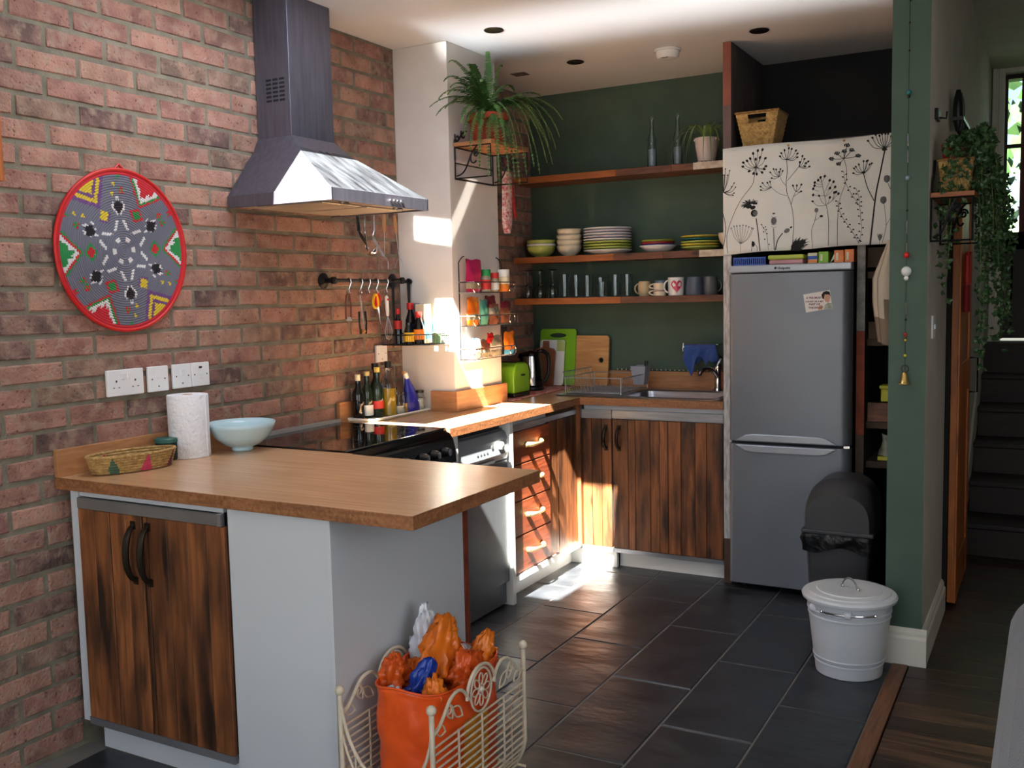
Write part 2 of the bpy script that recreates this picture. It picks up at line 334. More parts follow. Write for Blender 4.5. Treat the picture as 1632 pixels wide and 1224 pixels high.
MT['pine_door'] = wood('orange_pine_door', (190,110,46), (150,80,30), (110,56,22), grain=(30,30,2), blotch=(4,4,1), rough=.45, stain_amt=.4)
MT['stair'] = wood('dark_stair', (54,34,28), (34,22,18), (20,13,11), grain=(2,30,30), blotch=(2,5,5), rough=.6, stain_amt=.5, knots=False)
MT['fern'] = pm('fern_leaf', (74,122,52), (44,84,36), rough=.5, scale=20)
MT['fern_stem'] = pm('fern_stem', (92,108,52), rough=.6)
MT['ivy'] = pm('ivy_leaf', (54,84,40), (30,52,26), rough=.4, scale=16)
MT['spider'] = pm('spider_leaf', (150,168,96), (84,116,58), rough=.5, scale=3, stretch=(1,1,1))
MT['soil'] = pm('soil', (48,36,28), (30,22,18), rough=1, scale=40, bump=1)
MT['red'] = pm('red_plastic', (206,36,34), (190,28,28), rough=.35)
MT['red_dark'] = pm('dark_red_cloth', (150,30,34), (120,24,28), rough=.8)
MT['yellow'] = pm('yellow_plastic', (232,190,40), (218,174,32), rough=.35)
MT['yellow_dull'] = pm('dull_yellow_plastic', (206,196,50), (186,178,42), rough=.5)
MT['blue'] = pm('royal_blue_plastic', (36,40,150), (28,32,130), rough=.28)
MT['blue_lt'] = pm('light_blue_print', (90,176,214), (78,162,204), rough=.5)
MT['blue_tray'] = pm('blue_tray', (58,92,176), (46,76,150), rough=.5)
MT['cream'] = pm('cream_card', (226,220,190), (216,208,178), rough=.6)
MT['pink'] = pm('pink_packet', (196,40,96), (170,30,80), rough=.35, scale=14)
MT['teal'] = pm('teal_packet', (60,140,120), (120,190,170), rough=.35, scale=18)
MT['orange_pk'] = pm('orange_packet', (240,150,40), (214,96,30), rough=.3, scale=16)
MT['brown_pk'] = pm('brown_packet', (150,96,70), (110,60,44), rough=.35, scale=22)
MT['plum_pk'] = pm('plum_packet', (130,30,56), (100,22,42), rough=.4)
MT['clear_pk'] = pm('clear_packet', (178,172,150), (120,116,96), rough=.25, scale=26)
MT['white_pk'] = pm('white_packet', (236,236,232), (216,218,214), rough=.35, scale=10)
MT['green_lid'] = pm('green_lid', (30,140,70), rough=.4)
MT['tint_red'] = pm('red_label', (196,50,44), rough=.5)
MT['socket'] = pm('white_socket', (232,232,232), (226,226,226), rough=.3)
MT['socket_hole'] = pm('socket_hole', (40,40,42), rough=.6)
MT['sofa'] = pm('grey_upholstery', (112,114,120), (104,106,112), rough=.95, bump=.3, bscale=180, sheen=.3)
MT['mat_red'] = pm('red_check_mat', (196,60,60), (226,190,180), rough=.9, scale=34, detail=1)
MT['mirror_glow'] = pm('lens_glass', (220,220,215), rough=.1, metal=.9)
MT['leaf_out'] = pm('garden_leaf', (70,104,54), (40,70,34), rough=.6)
MT['magnet'] = pm('magnet_card', (232,226,220), (226,218,212), rough=.4)
MT['skin'] = pm('printed_skin', (214,160,134), rough=.6)
MT['ink_maroon'] = pm('maroon_ink', (110,40,50), rough=.6)
MT['grey_plastic'] = pm('grey_plastic', (146,152,166), (136,142,156), rough=.4)
MT['salt'] = pm('coarse_salt', (226,222,210), (196,190,176), rough=.8, scale=60)
MT['honey'] = pm('honey', (222,170,60), (200,140,40), rough=.2)
MT['copper'] = pm('brown_handle', (120,62,40), (96,48,32), rough=.4)
MT['wood_handle'] = pm('beech_handle', (190,140,92), (170,120,76), rough=.5, scale=20, stretch=(8,8,1))
MT['grater'] = MT['steel']
# ================================================================== STRUCTURE
CH = 2.64; YB = 3.333; XF = 1.378
# floor: grout bed with slate tiles, boards in the living room and hall, oak threshold
m = M().box(-.12, 2.275, -4.6, YB+.1, -.09, -.003); m.mat(1).box(2.275, 4.4, -4.6, 6.2, -.09, -.012)
floor = struct('floor', m, [MT['grout'], MT['dark_void']])
def tile_mesh(lx, ly, seed):
    r = random.Random(seed); c = .004; j = lambda: r.uniform(-.0012, .0012)
    x, y = lx/2, ly/2
    vs = [(-x, -y, -.02), (x, -y, -.02), (x, y, -.02), (-x, y, -.02), (-x, -y, -.0025), (x, -y, -.0025), (x, y, -.0025), (-x, y, -.0025),
          (-x+c, -y+c, j()), (x-c, -y+c, j()), (x-c, y-c, j()), (-x+c, y-c, j())]
    fs = [(0,1,5,4), (1,2,6,5), (2,3,7,6), (3,0,4,7), (4,5,9,8), (5,6,10,9), (6,7,11,10), (7,4,8,11), (8,9,10,11)]
    me = bpy.data.meshes.new('slate_tile'); me.from_pydata(vs, [], fs); me.materials.append(MT['slate']); return me
tiles = [tile_mesh(.309, .636, s) for s in range(6)]
ci = 0
for k in range(-3, 5):
    cx = 1.5025+.315*(k-1)-.0
    if k == 4: pass
    x0, x1 = 1.345+.315*(k-1)+.003, 1.345+.315*k-.003
    x1 = min(x1, 2.272); x0 = max(x0, .0)
    if x1-x0 < .05: continue
    off = (1.355 if k % 2 == 1 else 1.67)
    for q in range(-6, 4):
        y0 = off+.642*q; y1 = y0+.642
        if y1 < -2.2 or y0 > YB: continue
        full = abs((x1-x0)-.309) < .002
        if full and y1 < YB:
            me = tiles[ci % 6]; o = bpy.data.objects.new('slate_tile', me)
        else:
            o = bpy.data.objects.new('slate_tile', tile_mesh(x1-x0, min(y1, YB)-y0-.006, 40+ci)); y1 = min(y1, YB)
        o.location = ((x0+x1)/2, (y0+y1)/2, rnd.uniform(-.0008, .0008)); o.rotation_euler = (rnd.uniform(-.0015,.0015), rnd.uniform(-.002,.002), 0)
        COL.objects.link(o); o.parent = floor; ci += 1
y = -1.4; k = 0
pm_ = []
for var in range(4):
    b_ = M(); b_.box(-.98, .98, -.062, .062, -.02, 0); pm_.append(b_)
pl_me = None
while y < 5.6:
    wdt = rnd.choice([.115, .125, .14]); x0 = 2.338 if y < 1.99 else 2.395
    m = M().box(x0, 4.3, y+.002, y+wdt-.002, -.02, rnd.uniform(-.001, .001))
    o = build('floor_plank', m, MT['plank_worn'] if (.2 < y < 1.55 and k % 3 != 1) else MT['floor_plank'], floor, bevel=.0015, seg=1)
    y += wdt; k += 1
    if y > 3.8: break
struct('trim_1', M().box(2.277, 2.334, -2.2, 1.93, -.01, .006), MT['threshold'], bevel=.003)
# left wall: mortar bed + bricks
lw = struct('wall_left', M().box(-.14, -.0035, -4.6, YB+.1, -.09, CH+.3), MT['mortar'])
BP, CP = .2255, .075
def brick_vs(l, h, seed):
    r = random.Random(seed); j = lambda a=.0016: r.uniform(-a, a); c = .004
    y, z = l/2, h/2
    vs = [(-.03, -y, -z), (-.03, y, -z), (-.03, y, z), (-.03, -y, z)]
    for (a, b) in [(-1,-1), (1,-1), (1,1), (-1,1)]: vs.append((-.0042+j(.001), a*y+j(.0022), b*z+j(.0022)))
    for (a, b) in [(-1,-1), (1,-1), (1,1), (-1,1)]: vs.append((.0012+j(.0012), a*(y-c)+j(.003), b*(z-c)+j(.0022)))
    vs.append((.0022+j(.001), j(.02), j(.01)))
    fs = [(0,1,5,4), (1,2,6,5), (2,3,7,6), (3,0,4,7), (4,5,9,8), (5,6,10,9), (6,7,11,10), (7,4,8,11), (8,9,12), (9,10,12), (10,11,12), (11,8,12)]
    return vs, fs
brick_me = []
for s in range(12):
    vs, fs = brick_vs(.2115, .0615, s); me = bpy.data.meshes.new('brick'); me.from_pydata(vs, [], fs); me.materials.append(MT['brick']); brick_me.append(me)
bricks = []
for ri in range(-5, 31):
    zc = 2.2985-CP*ri
    if zc < .0 or zc > CH+.05: continue
    ph = .0614 if ri % 2 == 0 else .0614-BP/2
    jit = rnd.uniform(-.012, .012)
    for q in range(-6, 16):
        y0 = ph+jit+BP*q; y1 = y0+BP
        for (lo, hi) in ((-1.1, 1.94), (2.39, YB)):
            a, b = max(y0, lo), min(y1, hi)
            if b-a < .03 or (lo > 2 and b-a < .05): continue
            yc = (a+b)/2
            if zc < .84 and a > .05: continue
            bricks.append((yc, zc+rnd.uniform(-.0015,.0015), b-a))
campos = Vector((2.795, -1.99, 1.459))
def vis(b):
    yc, zc, l = b
    sc_ = (Vector((0, yc, zc))-campos).length
    if yc < -.26 or (2.3 < yc and zc < 1.0): sc_ += 50
    if .85 < yc < 1.4 and 1.83 < zc: sc_ += 20
    if (yc-.31)**2+(zc-1.64)**2 < .2**2: sc_ += 20
    return sc_
bricks.sort(key=vis)
for i, (yc, zc, l) in enumerate(bricks[:300]):
    if l > BP-.002: me = brick_me[i % 12]
    else:
        vs, fs = brick_vs(l-.014, .0615, 100+i); me = bpy.data.meshes.new('brick'); me.from_pydata(vs, [], fs); me.materials.append(MT['brick'])
    o = bpy.data.objects.new('brick', me); COL.objects.link(o); o.parent = lw
    o.location = (0, yc+rnd.uniform(-.0015,.0015), zc); o.rotation_euler = (rnd.uniform(-.008,.008), 0, rnd.uniform(-.006,.006))
m = M()
for i, (yc, zc, l) in enumerate(bricks[300:]):
    vs, fs = brick_vs(l-.014, .0615, 500+i); m.add([(x, y+yc, z+zc) for x, y, z in vs], fs)
build('brick', m, MT['brick_i'], lw, kind='stuff')
# boxed pier, back wall, alcove, partition stub, shell
struct('wall_pier', M().box(-.02, .30, 1.94, 2.39, 0, CH), MT['white_wall'], bevel=.004)
m = M().box(-.1, XF, YB, YB+.12, 0, CH); m.mat(1).box(XF, 2.245, YB-.03, YB+.12, 0, CH)
struct('wall_back', m, [MT['green_wall'], MT['black_wall_and_gap']])
m = M().box(2.245, 2.378, 1.955, 5.75, -.02, 3.0)
o = struct('wall_partition', m, [MT['green_wall'], MT['hall_wall'], MT['dark_void']])
for p in o.data.polygons:
    n = p.normal; p.material_index = 1 if n.x > .5 else (0 if n.y < -.5 else 2)
# skirting with a moulded top
def skirt(name, p0, p1, nrm):
    prof = [(0, 0), (.018, 0), (.018, .105), (.012, .115), (.012, .128), (.006, .14), (0, .145)]
    d = Vector(p1)-Vector(p0); m = M(); n_ = Vector(nrm)
    vs = [Vector(p0)+n_*a+Vector((0,0,b)) for a, b in prof]+[Vector(p1)+n_*a+Vector((0,0,b)) for a, b in prof]; k = len(prof)
    fs = [tuple(range(k)), tuple(range(2*k-1, k-1, -1))]+[(i, k+i, k+(i+1) % k, (i+1) % k) for i in range(k)]
    m.add(vs, fs); return struct(name, m, MT['skirting'])
skirt('baseboard_front', (2.245, 1.955, 0), (2.3970, 1.955, 0), (0, -1, 0))
skirt('baseboard_hall', (2.378, 1.9552, 0), (2.378, 2.70, 0), (1, 0, 0))
# ceilings: kitchen + living room with the roof window opening, hall lifted
m = M()
SX0, SX1, SY0, SY1 = .325, 1.032, -.01, 1.02
m.box(-.12, SX0, -4.6, YB+.1, CH, CH+.05); m.box(SX1, 2.30, -4.6, YB+.1, CH, CH+.05).box(2.30, 2.378, -4.6, 1.955, CH, CH+.05); m.box(SX0, SX1, -4.6, SY0, CH, CH+.05); m.box(SX0, SX1, SY1, YB+.1, CH, CH+.05)
m.box(2.378, 4.4, -4.6, 1.955, CH, CH+.05)
struct('ceiling', m, MT['ceiling'])
m = M().box(2.378, 4.4, 1.955, 6.2, 2.93, 3.0).box(2.378, 4.4, 1.955, 1.99, CH, 3.0)
struct('ceiling_hall', m, MT['hall_wall'])
struct('window_1', M().box(SX0-.05, SX0, SY0-.05, SY1+.05, CH+.05, CH+.09).box(SX1, SX1+.05, SY0-.05, SY1+.05, CH+.05, CH+.09).box(SX0, SX1, SY0-.05, SY0, CH+.05, CH+.09).box(SX0, SX1, SY1, SY1+.05, CH+.05, CH+.09), MT['skirting'])
struct('wall_right', M().box(4.3, 4.4, -4.6, 6.2, -.02, 3.0), MT['hall_wall'])
m = M().box(-.1, .4, -4.7, -4.6, 0, CH).box(3.4, 4.4, -4.7, -4.6, 0, CH).box(.4, 3.4, -4.7, -4.6, 0, .6).box(.4, 3.4, -4.7, -4.6, 2.5, CH)
struct('wall_rear', m, MT['white_wall'])
m = M()
for x in (.4, 1.37, 2.36, 3.34): m.box(x, x+.06, -4.68, -4.62, .6, 2.5)
m.box(.4, 3.4, -4.68, -4.62, .6, .66).box(.4, 3.4, -4.68, -4.62, 2.44, 2.5)
struct('window_2', m, MT['white_gloss'])
# hall end wall with the front door
m = M().box(2.30, 2.40, 5.7, 5.8, 0, 3.0).box(3.36, 4.4, 5.7, 5.8, 0, 3.0).box(2.40, 3.36, 5.7, 5.8, 2.98, 3.0).box(2.40, 3.36, 5.7, 5.8, 0, 1.06)
struct('wall_hall_end', m, MT['hall_wall'])
d = struct('door_1', M().box(2.52, 3.24, 5.74, 5.78, 1.08, 1.80).box(2.46, 2.478, 5.74, 5.78, 1.08, 2.90).box(2.562, 2.60, 5.74, 5.78, 1.80, 2.88).box(3.22, 3.26, 5.74, 5.78, 1.08, 2.90)
           .box(2.478, 3.24, 5.74, 5.78, 2.868, 2.9).box(2.478, 3.24, 5.74, 5.78, 2.40, 2.425).box(2.478, 3.24, 5.74, 5.78, 1.70, 1.82).box(2.478, 2.53, 5.74, 5.78, 1.08, 1.80)
           .box(2.84, 2.88, 5.74, 5.78, 1.82, 2.87), pm('dark_door_paint', (50, 22, 22), (36, 16, 16), rough=.5))
m = M().box(2.40, 2.46, 5.66, 5.80, 1.06, 2.98).box(3.26, 3.36, 5.66, 5.80, 1.06, 2.98).box(2.46, 3.26, 5.66, 5.80, 2.90, 2.98).box(2.385, 2.41, 5.64, 5.70, 1.06, 2.99).box(2.425, 2.440, 5.645, 5.70, 1.06, 2.95)
build('door_frame', m, MT['skirting'], d, bevel=.003)
for i, (x0, x1, z0, z1) in enumerate([(2.478, 2.562, 1.82, 2.40), (2.478, 2.562, 2.425, 2.868), (2.60, 2.84, 1.82, 2.40), (2.60, 2.84, 2.425, 2.868), (2.88, 3.22, 1.82, 2.40), (2.88, 3.22, 2.425, 2.868)]):
    build('pane', M().box(x0, x1, 5.757, 5.762, z0, z1), MT['glass'], d)
build('mullion', M().box(2.562, 2.60, 5.735, 5.785, 1.82, 2.87), pm('mullion_red', (110, 40, 30), rough=.5), d)
# stairs up to the front door
st = struct('stairs', M().box(2.385, 4.3, 5.12, 5.64, 0, 1.06), MT['stair'])
for i in range(6):
    y0 = 3.75+.3*i; z = .177*(i+1)
    build('tread', M().box(2.39, 4.3, y0-.02, y0+.32, z-.03, z), MT['stair'], st, bevel=.008)
    build('riser', M().box(2.395, 4.3, y0, y0+.02, z-.18, z-.028), MT['stair'], st)
m = M().prism([(3.42, 0), (3.62, 0), (5.6, 1.14), (5.6, 1.34), (5.3, 1.30)], 2.379, 2.392, 'x')
build('stringer', m, MT['hall_wall'], st)
# trees outside the front door
m = M(); r_ = random.Random(3)
for i in range(900):
    c = Vector((r_.uniform(1.6, 4.2), r_.uniform(7.0, 8.4), r_.uniform(1.2, 4.4)))
    if r_.random() < .35 and c.z > 2.9: continue
    a = r_.uniform(0, 6.28); t = r_.uniform(-.8, .8); u = Vector((math.cos(a), .3*t, math.sin(a)))*r_.uniform(.07, .13); v = Vector((-math.sin(a), t, math.cos(a)))*r_.uniform(.03, .06)
    m.add([c-u, c+v, c+u, c-v], [(0,1,2,3)])
bush = thing('garden_tree', 'leafy green tree seen through the glass of the front door', 'tree', (2.9, 7.7, 0))
build('foliage', m, MT['leaf_out'], bush, kind='stuff')
build('trunk', M().tube([(2.9, 7.7, 0), (2.85, 7.7, 1.2), (2.95, 7.75, 2.2), (2.8, 7.7, 3.6)], [.09, .07, .05, .02]), MT['board_brown'], bush)
# ================================================================== PENINSULA
def planks(parent, xs, y0, y1, z0, z1, matl=None, axis='x'):
    for a, b in zip(xs[:-1], xs[1:]):
        dy = rnd.uniform(0, .003)
        m = M().box(a+.0012, b-.0012, y0-dy, y1, z0, z1) if axis == 'x' else M().box(y0, y1+dy, a+.0008, b-.0008, z0, z1)
        build('plank', m, matl or MT['door_plank'], parent, bevel=.0015, seg=1)
def curved_handle(parent, x, y, z0, z1, matl, bow=.03):
    """antique bow handle standing on a -y face"""
    zm = (z0+z1)/2; m = M()
    pts = bez((x, y-.006, z0+.012), (x-.004, y-bow*1.5, z0+.03), (x+.004, y-bow*1.5, z1-.03), (x, y-.006, z1-.012), 12)
    m.tube(pts, [.0075+.003*math.sin(PI*i/12) for i in range(13)], 8)
    for z in (z0+.008, z1-.008):
        m.box(x-.010, x+.010, y-.004, y, z-.012, z+.012); m.ball((x, y-.004, z), .005, 8)
    return build('handle', m, matl, parent, smooth=True)
pc = thing('base_cabinet', 'white peninsula base cabinet with reclaimed plank doors, its end panel beside the wire basket', 'cabinet', (.55, .35, 0))
m = M().box(.033, .070, .03, .70, .10, .868).box(.072, .70, .036, .05, .848, .868).box(.033, 1.098, .60, .70, .10, .868).box(.072, .72, .052, .60, .10, .115).box(.072, .72, .052, .60, .85, .868)
build('carcass', m, MT['white_panel'], pc, bevel=.001, seg=1)
build('front_panel', M().box(.722, 1.082, .03, .048, .01, .868), MT['white_panel'], pc, bevel=.001, seg=1)
build('side_panel', M().box(1.082, 1.10, .028, .70, .002, .868), MT['white_panel'], pc, bevel=.001, seg=1)
build('edge_strip', M().box(1.082, 1.103, .70, .728, .002, .868), MT['board_orange'], pc)
build('plinth', M().box(.075, .722, .07, .088, 0, .097), MT['white_panel'], pc)
build('top_rail', M().box(.074, .69, .022, .034, .812, .846), pm('dull_grey_rail', (128, 124, 122), (112, 108, 106), rough=.5, metal=.3), pc)
build('rail_end', M().box(.690, .706, .018, .034, .812, .848), MT['alu'], pc)
build('bottom_rail', M().box(.074, .715, .020, .034, .098, .122), pm('dull_bottom_rail', (122, 122, 126), (104, 104, 108), rough=.5, metal=.3), pc)
for i, xs in enumerate([[.075, .150, .225, .30, .372], [.375, .392, .478, .560, .64, .716]]):
    d = build('door', M().box(xs[0]+.002, xs[-1]-.002, .034, .044, .124, .810), MT['board_brown'], pc)
    planks(d, xs, .022, .034, .122, .811)
    curved_handle(d, .335 if i == 0 else .398, .020, .60, .79, MT['antique'])
# ---------------- worktops
def slab(name, label, cat, poly_top, base, mat_top):
    t = thing(name, label, cat, base)
    m = M(); m.prism(poly_top, .872, .91); m.m = [1]*len(m.f); m.m[1] = 0
    build('board', m, [mat_top, MT['edge']], t, bevel=.0015, seg=1)
    return t
pw = slab('worktop', 'bamboo peninsula worktop with a free right corner, holding the kitchen roll and bowl', 'worktop', [(.001, 0), (1.393, 0), (1.393, .70), (.70, .722), (.62, .735), (.62, .742), (.001, .742)], (.7, .35, .872), MT['worktop'])
build('upstand', M().box(.002, .021, 0, .742, .91, .998), MT['upstand'], pw, bevel=.001, seg=1)
SKX0, SKX1, SKY0, SKY1 = .78, 1.30, 2.80, 3.17
t = thing('worktop', 'L-shaped bamboo worktop running from the cooker round the white pier to the sink', 'worktop', (.3, 2.4, .872))
m = M()
def top_box(x0, x1, y0, y1):
    m.box(x0, x1, y0, y1, .872, .91); m.m[-6:] = [1, 0, 1, 1, 1, 1]
top_box(.001, .60, 1.415, 1.938); top_box(.302, .60, 1.938, 2.392); top_box(.001, .60, 2.392, YB-.001)
build('board', m, [MT['worktop_y'], MT['edge']], t)
m = M()
top_box(.60, SKX0, 2.696, YB-.001); top_box(SKX1, 1.376, 2.696, YB-.001); top_box(SKX0, SKX1, 2.696, SKY0); top_box(SKX0, SKX1, SKY1, YB-.001)
build('board', m, [MT['worktop'], MT['edge']], t)
build('upstand', M().box(.002, .021, 1.415, 1.938, .91, .998), MT['upstand'], t, bevel=.001, seg=1)
m = M().box(.170, .320, 1.920, 1.9385, .91, 1.008).box(.3015, .320, 1.9385, 2.41, .91, 1.008)
build('upstand', m, MT['upstand'], t, bevel=.001, seg=1)
build('upstand', M().box(.32, 1.374, YB-.02, YB-.001, .91, 1.005), MT['upstand'], t, bevel=.001, seg=1)
build('upstand', M().box(.002, .021, 2.395, YB-.001, .91, 1.005), MT['upstand'], t, bevel=.001, seg=1)
# ---------------- cooker
ck = thing('cooker', 'black electric cooker with a mirror-like glass hob, between peninsula and bottles', 'cooker', (.31, 1.08, 0))
m = M().box(.03, .56, .75, 1.405, .03, .895); m.box(.06, .55, .78, 1.39, 0, .03)
build('body', m, MT['black_gloss'], ck)
build('hob', M().box(.03, .585, .748, 1.410, .897, .915), MT['hob_glass'], ck, bevel=.004)
rg = pm('ring_grey', (60, 60, 64), rough=.3)
for (x, y, r) in [(.18, .92, .09), (.43, .92, .075), (.18, 1.24, .075), (.43, 1.24, .09)]:
    build('burner_ring', M().lathe([(r-.0015, 0), (r, 0), (r, .0003), (r-.0015, .0003), (r-.0015, 0)], (x, y, .9151), 32), rg, ck)
prof = [(.56, .895), (.585, .905), (.606, .893), (.622, .868), (.632, .83), (.635, .775), (.56, .765)]
m = M().prism([(a, b) for a, b in prof], .752, 1.405, 'y')
build('control_panel', m, MT['black_gloss'], ck, smooth=True)
for i, y in enumerate([.86, .95, 1.04, 1.16, 1.24, 1.32]):
    k = build('knob', M().lathe([(.020, 0), (.020, .012), (.016, .028), (.0, .030)], (.628, y, .828), 16, 'x'), MT['black_plastic'], ck, smooth=True)
    build('knob_cap', M().lathe([(.014, 0), (.014, .004), (.0, .005)], (.657, y, .828), 16, 'x'), MT['chrome'], k, smooth=True)
build('door', M().box(.56, .60, .756, 1.40, .12, .755), MT['black_gloss'], ck, bevel=.006)
m = M().tube([(.60, .80, .70), (.635, .80, .70), (.635, 1.36, .70), (.60, 1.36, .70)], .009)
build('handle', m, MT['chrome'], ck, smooth=True)
build('back_trim', M().box(.004, .028, .748, 1.41, .905, .928), pm('grey_trim', (170, 168, 164), rough=.4), ck)
# white divider panels either side of the dishwasher
def panel(name, label, x0, x1, y0, y1, z0, z1, mt, cat='panel'):
    return single(name, label, cat, M().box(x0, x1, y0, y1, z0, z1), mt, ((x0+x1)/2, (y0+y1)/2, z0), bevel=.001, seg=1)
panel('end_panel', 'white upright panel between the black cooker and the dishwasher', .02, .594, 1.418, 1.484, 0, .871, MT['white_gloss'])
panel('end_panel', 'white upright panel between the dishwasher and the chest of drawers', .02, .594, 1.936, 1.966, 0, .871, MT['white_gloss'])
# ---------------- dishwasher
dw = thing('dishwasher', 'slim silver dishwasher under the sunlit worktop', 'dishwasher', (.3, 1.71, 0))
build('body', M().box(.03, .555, 1.488, 1.932, .02, .845), MT['dw'], dw)
build('top_gap', M().box(.52, .54, 1.488, 1.932, .846, .869), MT['dark_plastic'], dw)
build('door', M().box(.555, .582, 1.490, 1.930, .118, .700), MT['dw'], dw, bevel=.006)
m = M().prism([(.555, .703), (.580, .703), (.592, .735), (.588, .80), (.572, .835), (.555, .838)], 1.492, 1.928, 'y')
cpn = build('control_panel', m, pm('pale_silver', (150, 158, 166), (142, 150, 158), rough=.4, metal=.35), dw, bevel=.003)
build('handle_recess', M().box(.5815, .590, 1.62, 1.80, .703, .716), MT['dark_plastic'], dw)
build('dial', M().lathe([(.020, 0), (.018, .02), (0, .022)], (.586, 1.845, .775), 18, 'x'), MT['white_gloss'], cpn, smooth=True)
m = M()
for k in range(4): m.box(.5915, .5925, 1.64+k*.028, 1.648+k*.028, .76, .766)
m.lathe([(.006, 0), (.008, .0), (.008, .001), (.006, .001)], (.591, 1.775, .778), 14, 'x')
build('marking', m, MT['ink_grey'], cpn, kind='stuff')
build('kick_plate', M().box(.53, .562, 1.490, 1.930, .012, .114), MT['dw'], dw, bevel=.003)
# ---------------- drawers
du = thing('drawer_unit', 'chest of four red pine drawers with pale brass bow handles', 'drawers', (.3, 2.17, 0))
build('carcass', M().box(.03, .558, 1.968, 2.372, .10, .868), MT['white_panel'], du)
build('top_rail', M().box(.558, .582, 1.97, 2.372, .822, .846), MT['alu'], du)
build('side_strip', M().box(.558, .590, 1.967, 1.976, .10, .822), MT['alu'], du)
zs = [.815, .655, .478, .308, .128]
for i in range(4):
    z1, z0 = zs[i], zs[i+1]
    if i == 0: z0 = .655
    d = build('drawer', M().box(.558, .580, 1.978, 2.368, z0+.003, z1-.003), MT['drawer_plank'], du, bevel=.002, seg=1)
    zc = (z0+z1)/2+.006
    m = M(); y0, y1 = 2.115, 2.265
    m.tube(bez((.585, y0+.006, zc), (.626, y0+.02, zc), (.626, y1-.02, zc), (.585, y1-.006, zc), 14), [.010+.003*math.cos(2*PI*k/14) for k in range(15)], 10)
    for y in (y0, y1): m.lathe([(.014, 0), (.014, .004), (.008, .010), (0, .012)], (.580, y, zc), 12, 'x'); m.ball((.590, y, zc), .010, 10)
    build('handle', m, MT['pale_brass'], d, smooth=True)
build('plinth', M().box(.50, .516, 1.968, 2.734, 0, .10), MT['white_gloss'], du)
build('bottom_rail', M().box(.556, .588, 1.968, 2.714, .098, .124), MT['white_gloss'], du)
fp = thing('filler_panel', 'plank filler panel in the corner between drawers and sink cabinet', 'panel', (.57, 2.54, 0))
build('board', M().box(.54, .560, 2.374, 2.695, .126, .868), MT['board_brown'], fp)
planks(fp, [2.374, 2.470, 2.560, 2.63, 2.694], .560, .574, .126, .818, axis='y')
build('top_rail', M().box(.560, .580, 2.374, 2.694, .822, .846), MT['alu'], fp)
build('corner_post', M().box(.560, .598, 2.696, 2.730, .112, .868), MT['door_plank'], fp)
# ---------------- sink cabinet
sk = thing('base_cabinet', 'sink base cabinet with one narrow and one wide reclaimed plank door', 'cabinet', (.99, 3.0, 0))
build('carcass', M().box(.60, 1.372, 2.745, 3.30, .10, .74).box(.60, .770, 2.745, 3.30, .74, .868).box(1.34, 1.372, 2.745, 3.30, .74, .868).box(.77, 1.34, 2.745, 2.775, .74, .868), MT['white_panel'], sk)
build('top_rail', M().box(.596, .770, 2.716, 2.745, .800, .846), MT['alu'], sk)
build('top_rail', M().box(.776, 1.372, 2.712, 2.745, .806, .846), MT['alu'], sk)
for i, xs in enumerate([[.600, .655, .712, .769], [.775, .862, .902, .985, 1.035, 1.082, 1.15, 1.225, 1.285, 1.371]]):
    d = build('door', M().box(xs[0]+.002, xs[-1]-.002, 2.732, 2.744, .112, .798), MT['board_brown'], sk)
    planks(d, xs, 2.718, 2.732, .110, .799)
    curved_handle(d, .738 if i == 0 else .812, 2.716, .635, .765, MT['antique'])
build('bottom_rail', M().box(.776, 1.372, 2.716, 2.745, .086, .108), MT['alu'], sk)
build('bottom_rail', M().box(.590, .770, 2.716, 2.745, .086, .108), MT['white_gloss'], sk)
build('plinth', M().box(.786, 1.372, 2.775, 2.79, 0, .084), MT['white_gloss'], sk)
build('plinth', M().box(.516, .784, 2.735, 2.76, 0, .084), MT['white_gloss'], sk)
# ---------------- sink
s = thing('sink', 'stainless steel inset sink with drainer under the blue cloth', 'sink', (1.0, 2.99, .91))
m = M(); 
def rr(x0, x1, y0, y1, r, z, n=5):
    out = []
    for (cx, cy, a) in [(x1-r, y0+r, -90), (x1-r, y1-r, 0), (x0+r, y1-r, 90), (x0+r, y0+r, 180)]:
        for k in range(n+1): t_ = R(a+90*k/n); out.append((cx+r*math.cos(t_), cy+r*math.sin(t_), z))
    return out
loops = [rr(.42, 1.355, 2.735, 3.25, .04, .9105), rr(.425, 1.35, 2.74, 3.245, .04, .915)]
n = len(loops[0]); m.add(loops[0]+loops[1], [(i, (i+1) % n, n+(i+1) % n, n+i) for i in range(n)])
inner = rr(SKX0, SKX1, SKY0, SKY1, .05, .914)
m.add(loops[1]+inner, [(i, (i+1) % n, n+(i+1) % n, n+i) for i in range(n)])
prev = inner
for (dd, z, r) in [(.008, .906, .05), (.014, .86, .055), (.020, .79, .06), (.06, .765, .04)]:
    nx = rr(SKX0+dd, SKX1-dd, SKY0+dd, SKY1-dd, r, z); m.add(prev+nx, [(i, (i+1) % n, n+(i+1) % n, n+i) for i in range(n)]); prev = nx
m.add(prev, [tuple(range(n))])
build('bowl', m, MT['steel'], s, smooth=True)
m = M()
for k in range(8): m.tube([(.47, 2.80+k*.05, .9165), (.72, 2.80+k*.05, .9165)], .003, 6)
build('drainer_rib', m, MT['steel'], s, smooth=True)
tp = thing('tap', 'chrome mixer tap with lever at the right end of the sink', 'tap', (1.195, 3.205, .914))
m = M().lathe([(.028, 0), (.026, .008), (.020, .02), (.020, .10), (.024, .12), (.020, .15), (0, .152)], (1.195, 3.205, .914), 20)
build('body', m, MT['chrome'], tp, smooth=True)
build('spout', M().tube(bez((1.195, 3.19, .99), (1.185, 3.15, 1.05), (1.155, 3.08, 1.06), (1.14, 3.05, 1.01), 10), .011, 10), MT['chrome'], tp, smooth=True)
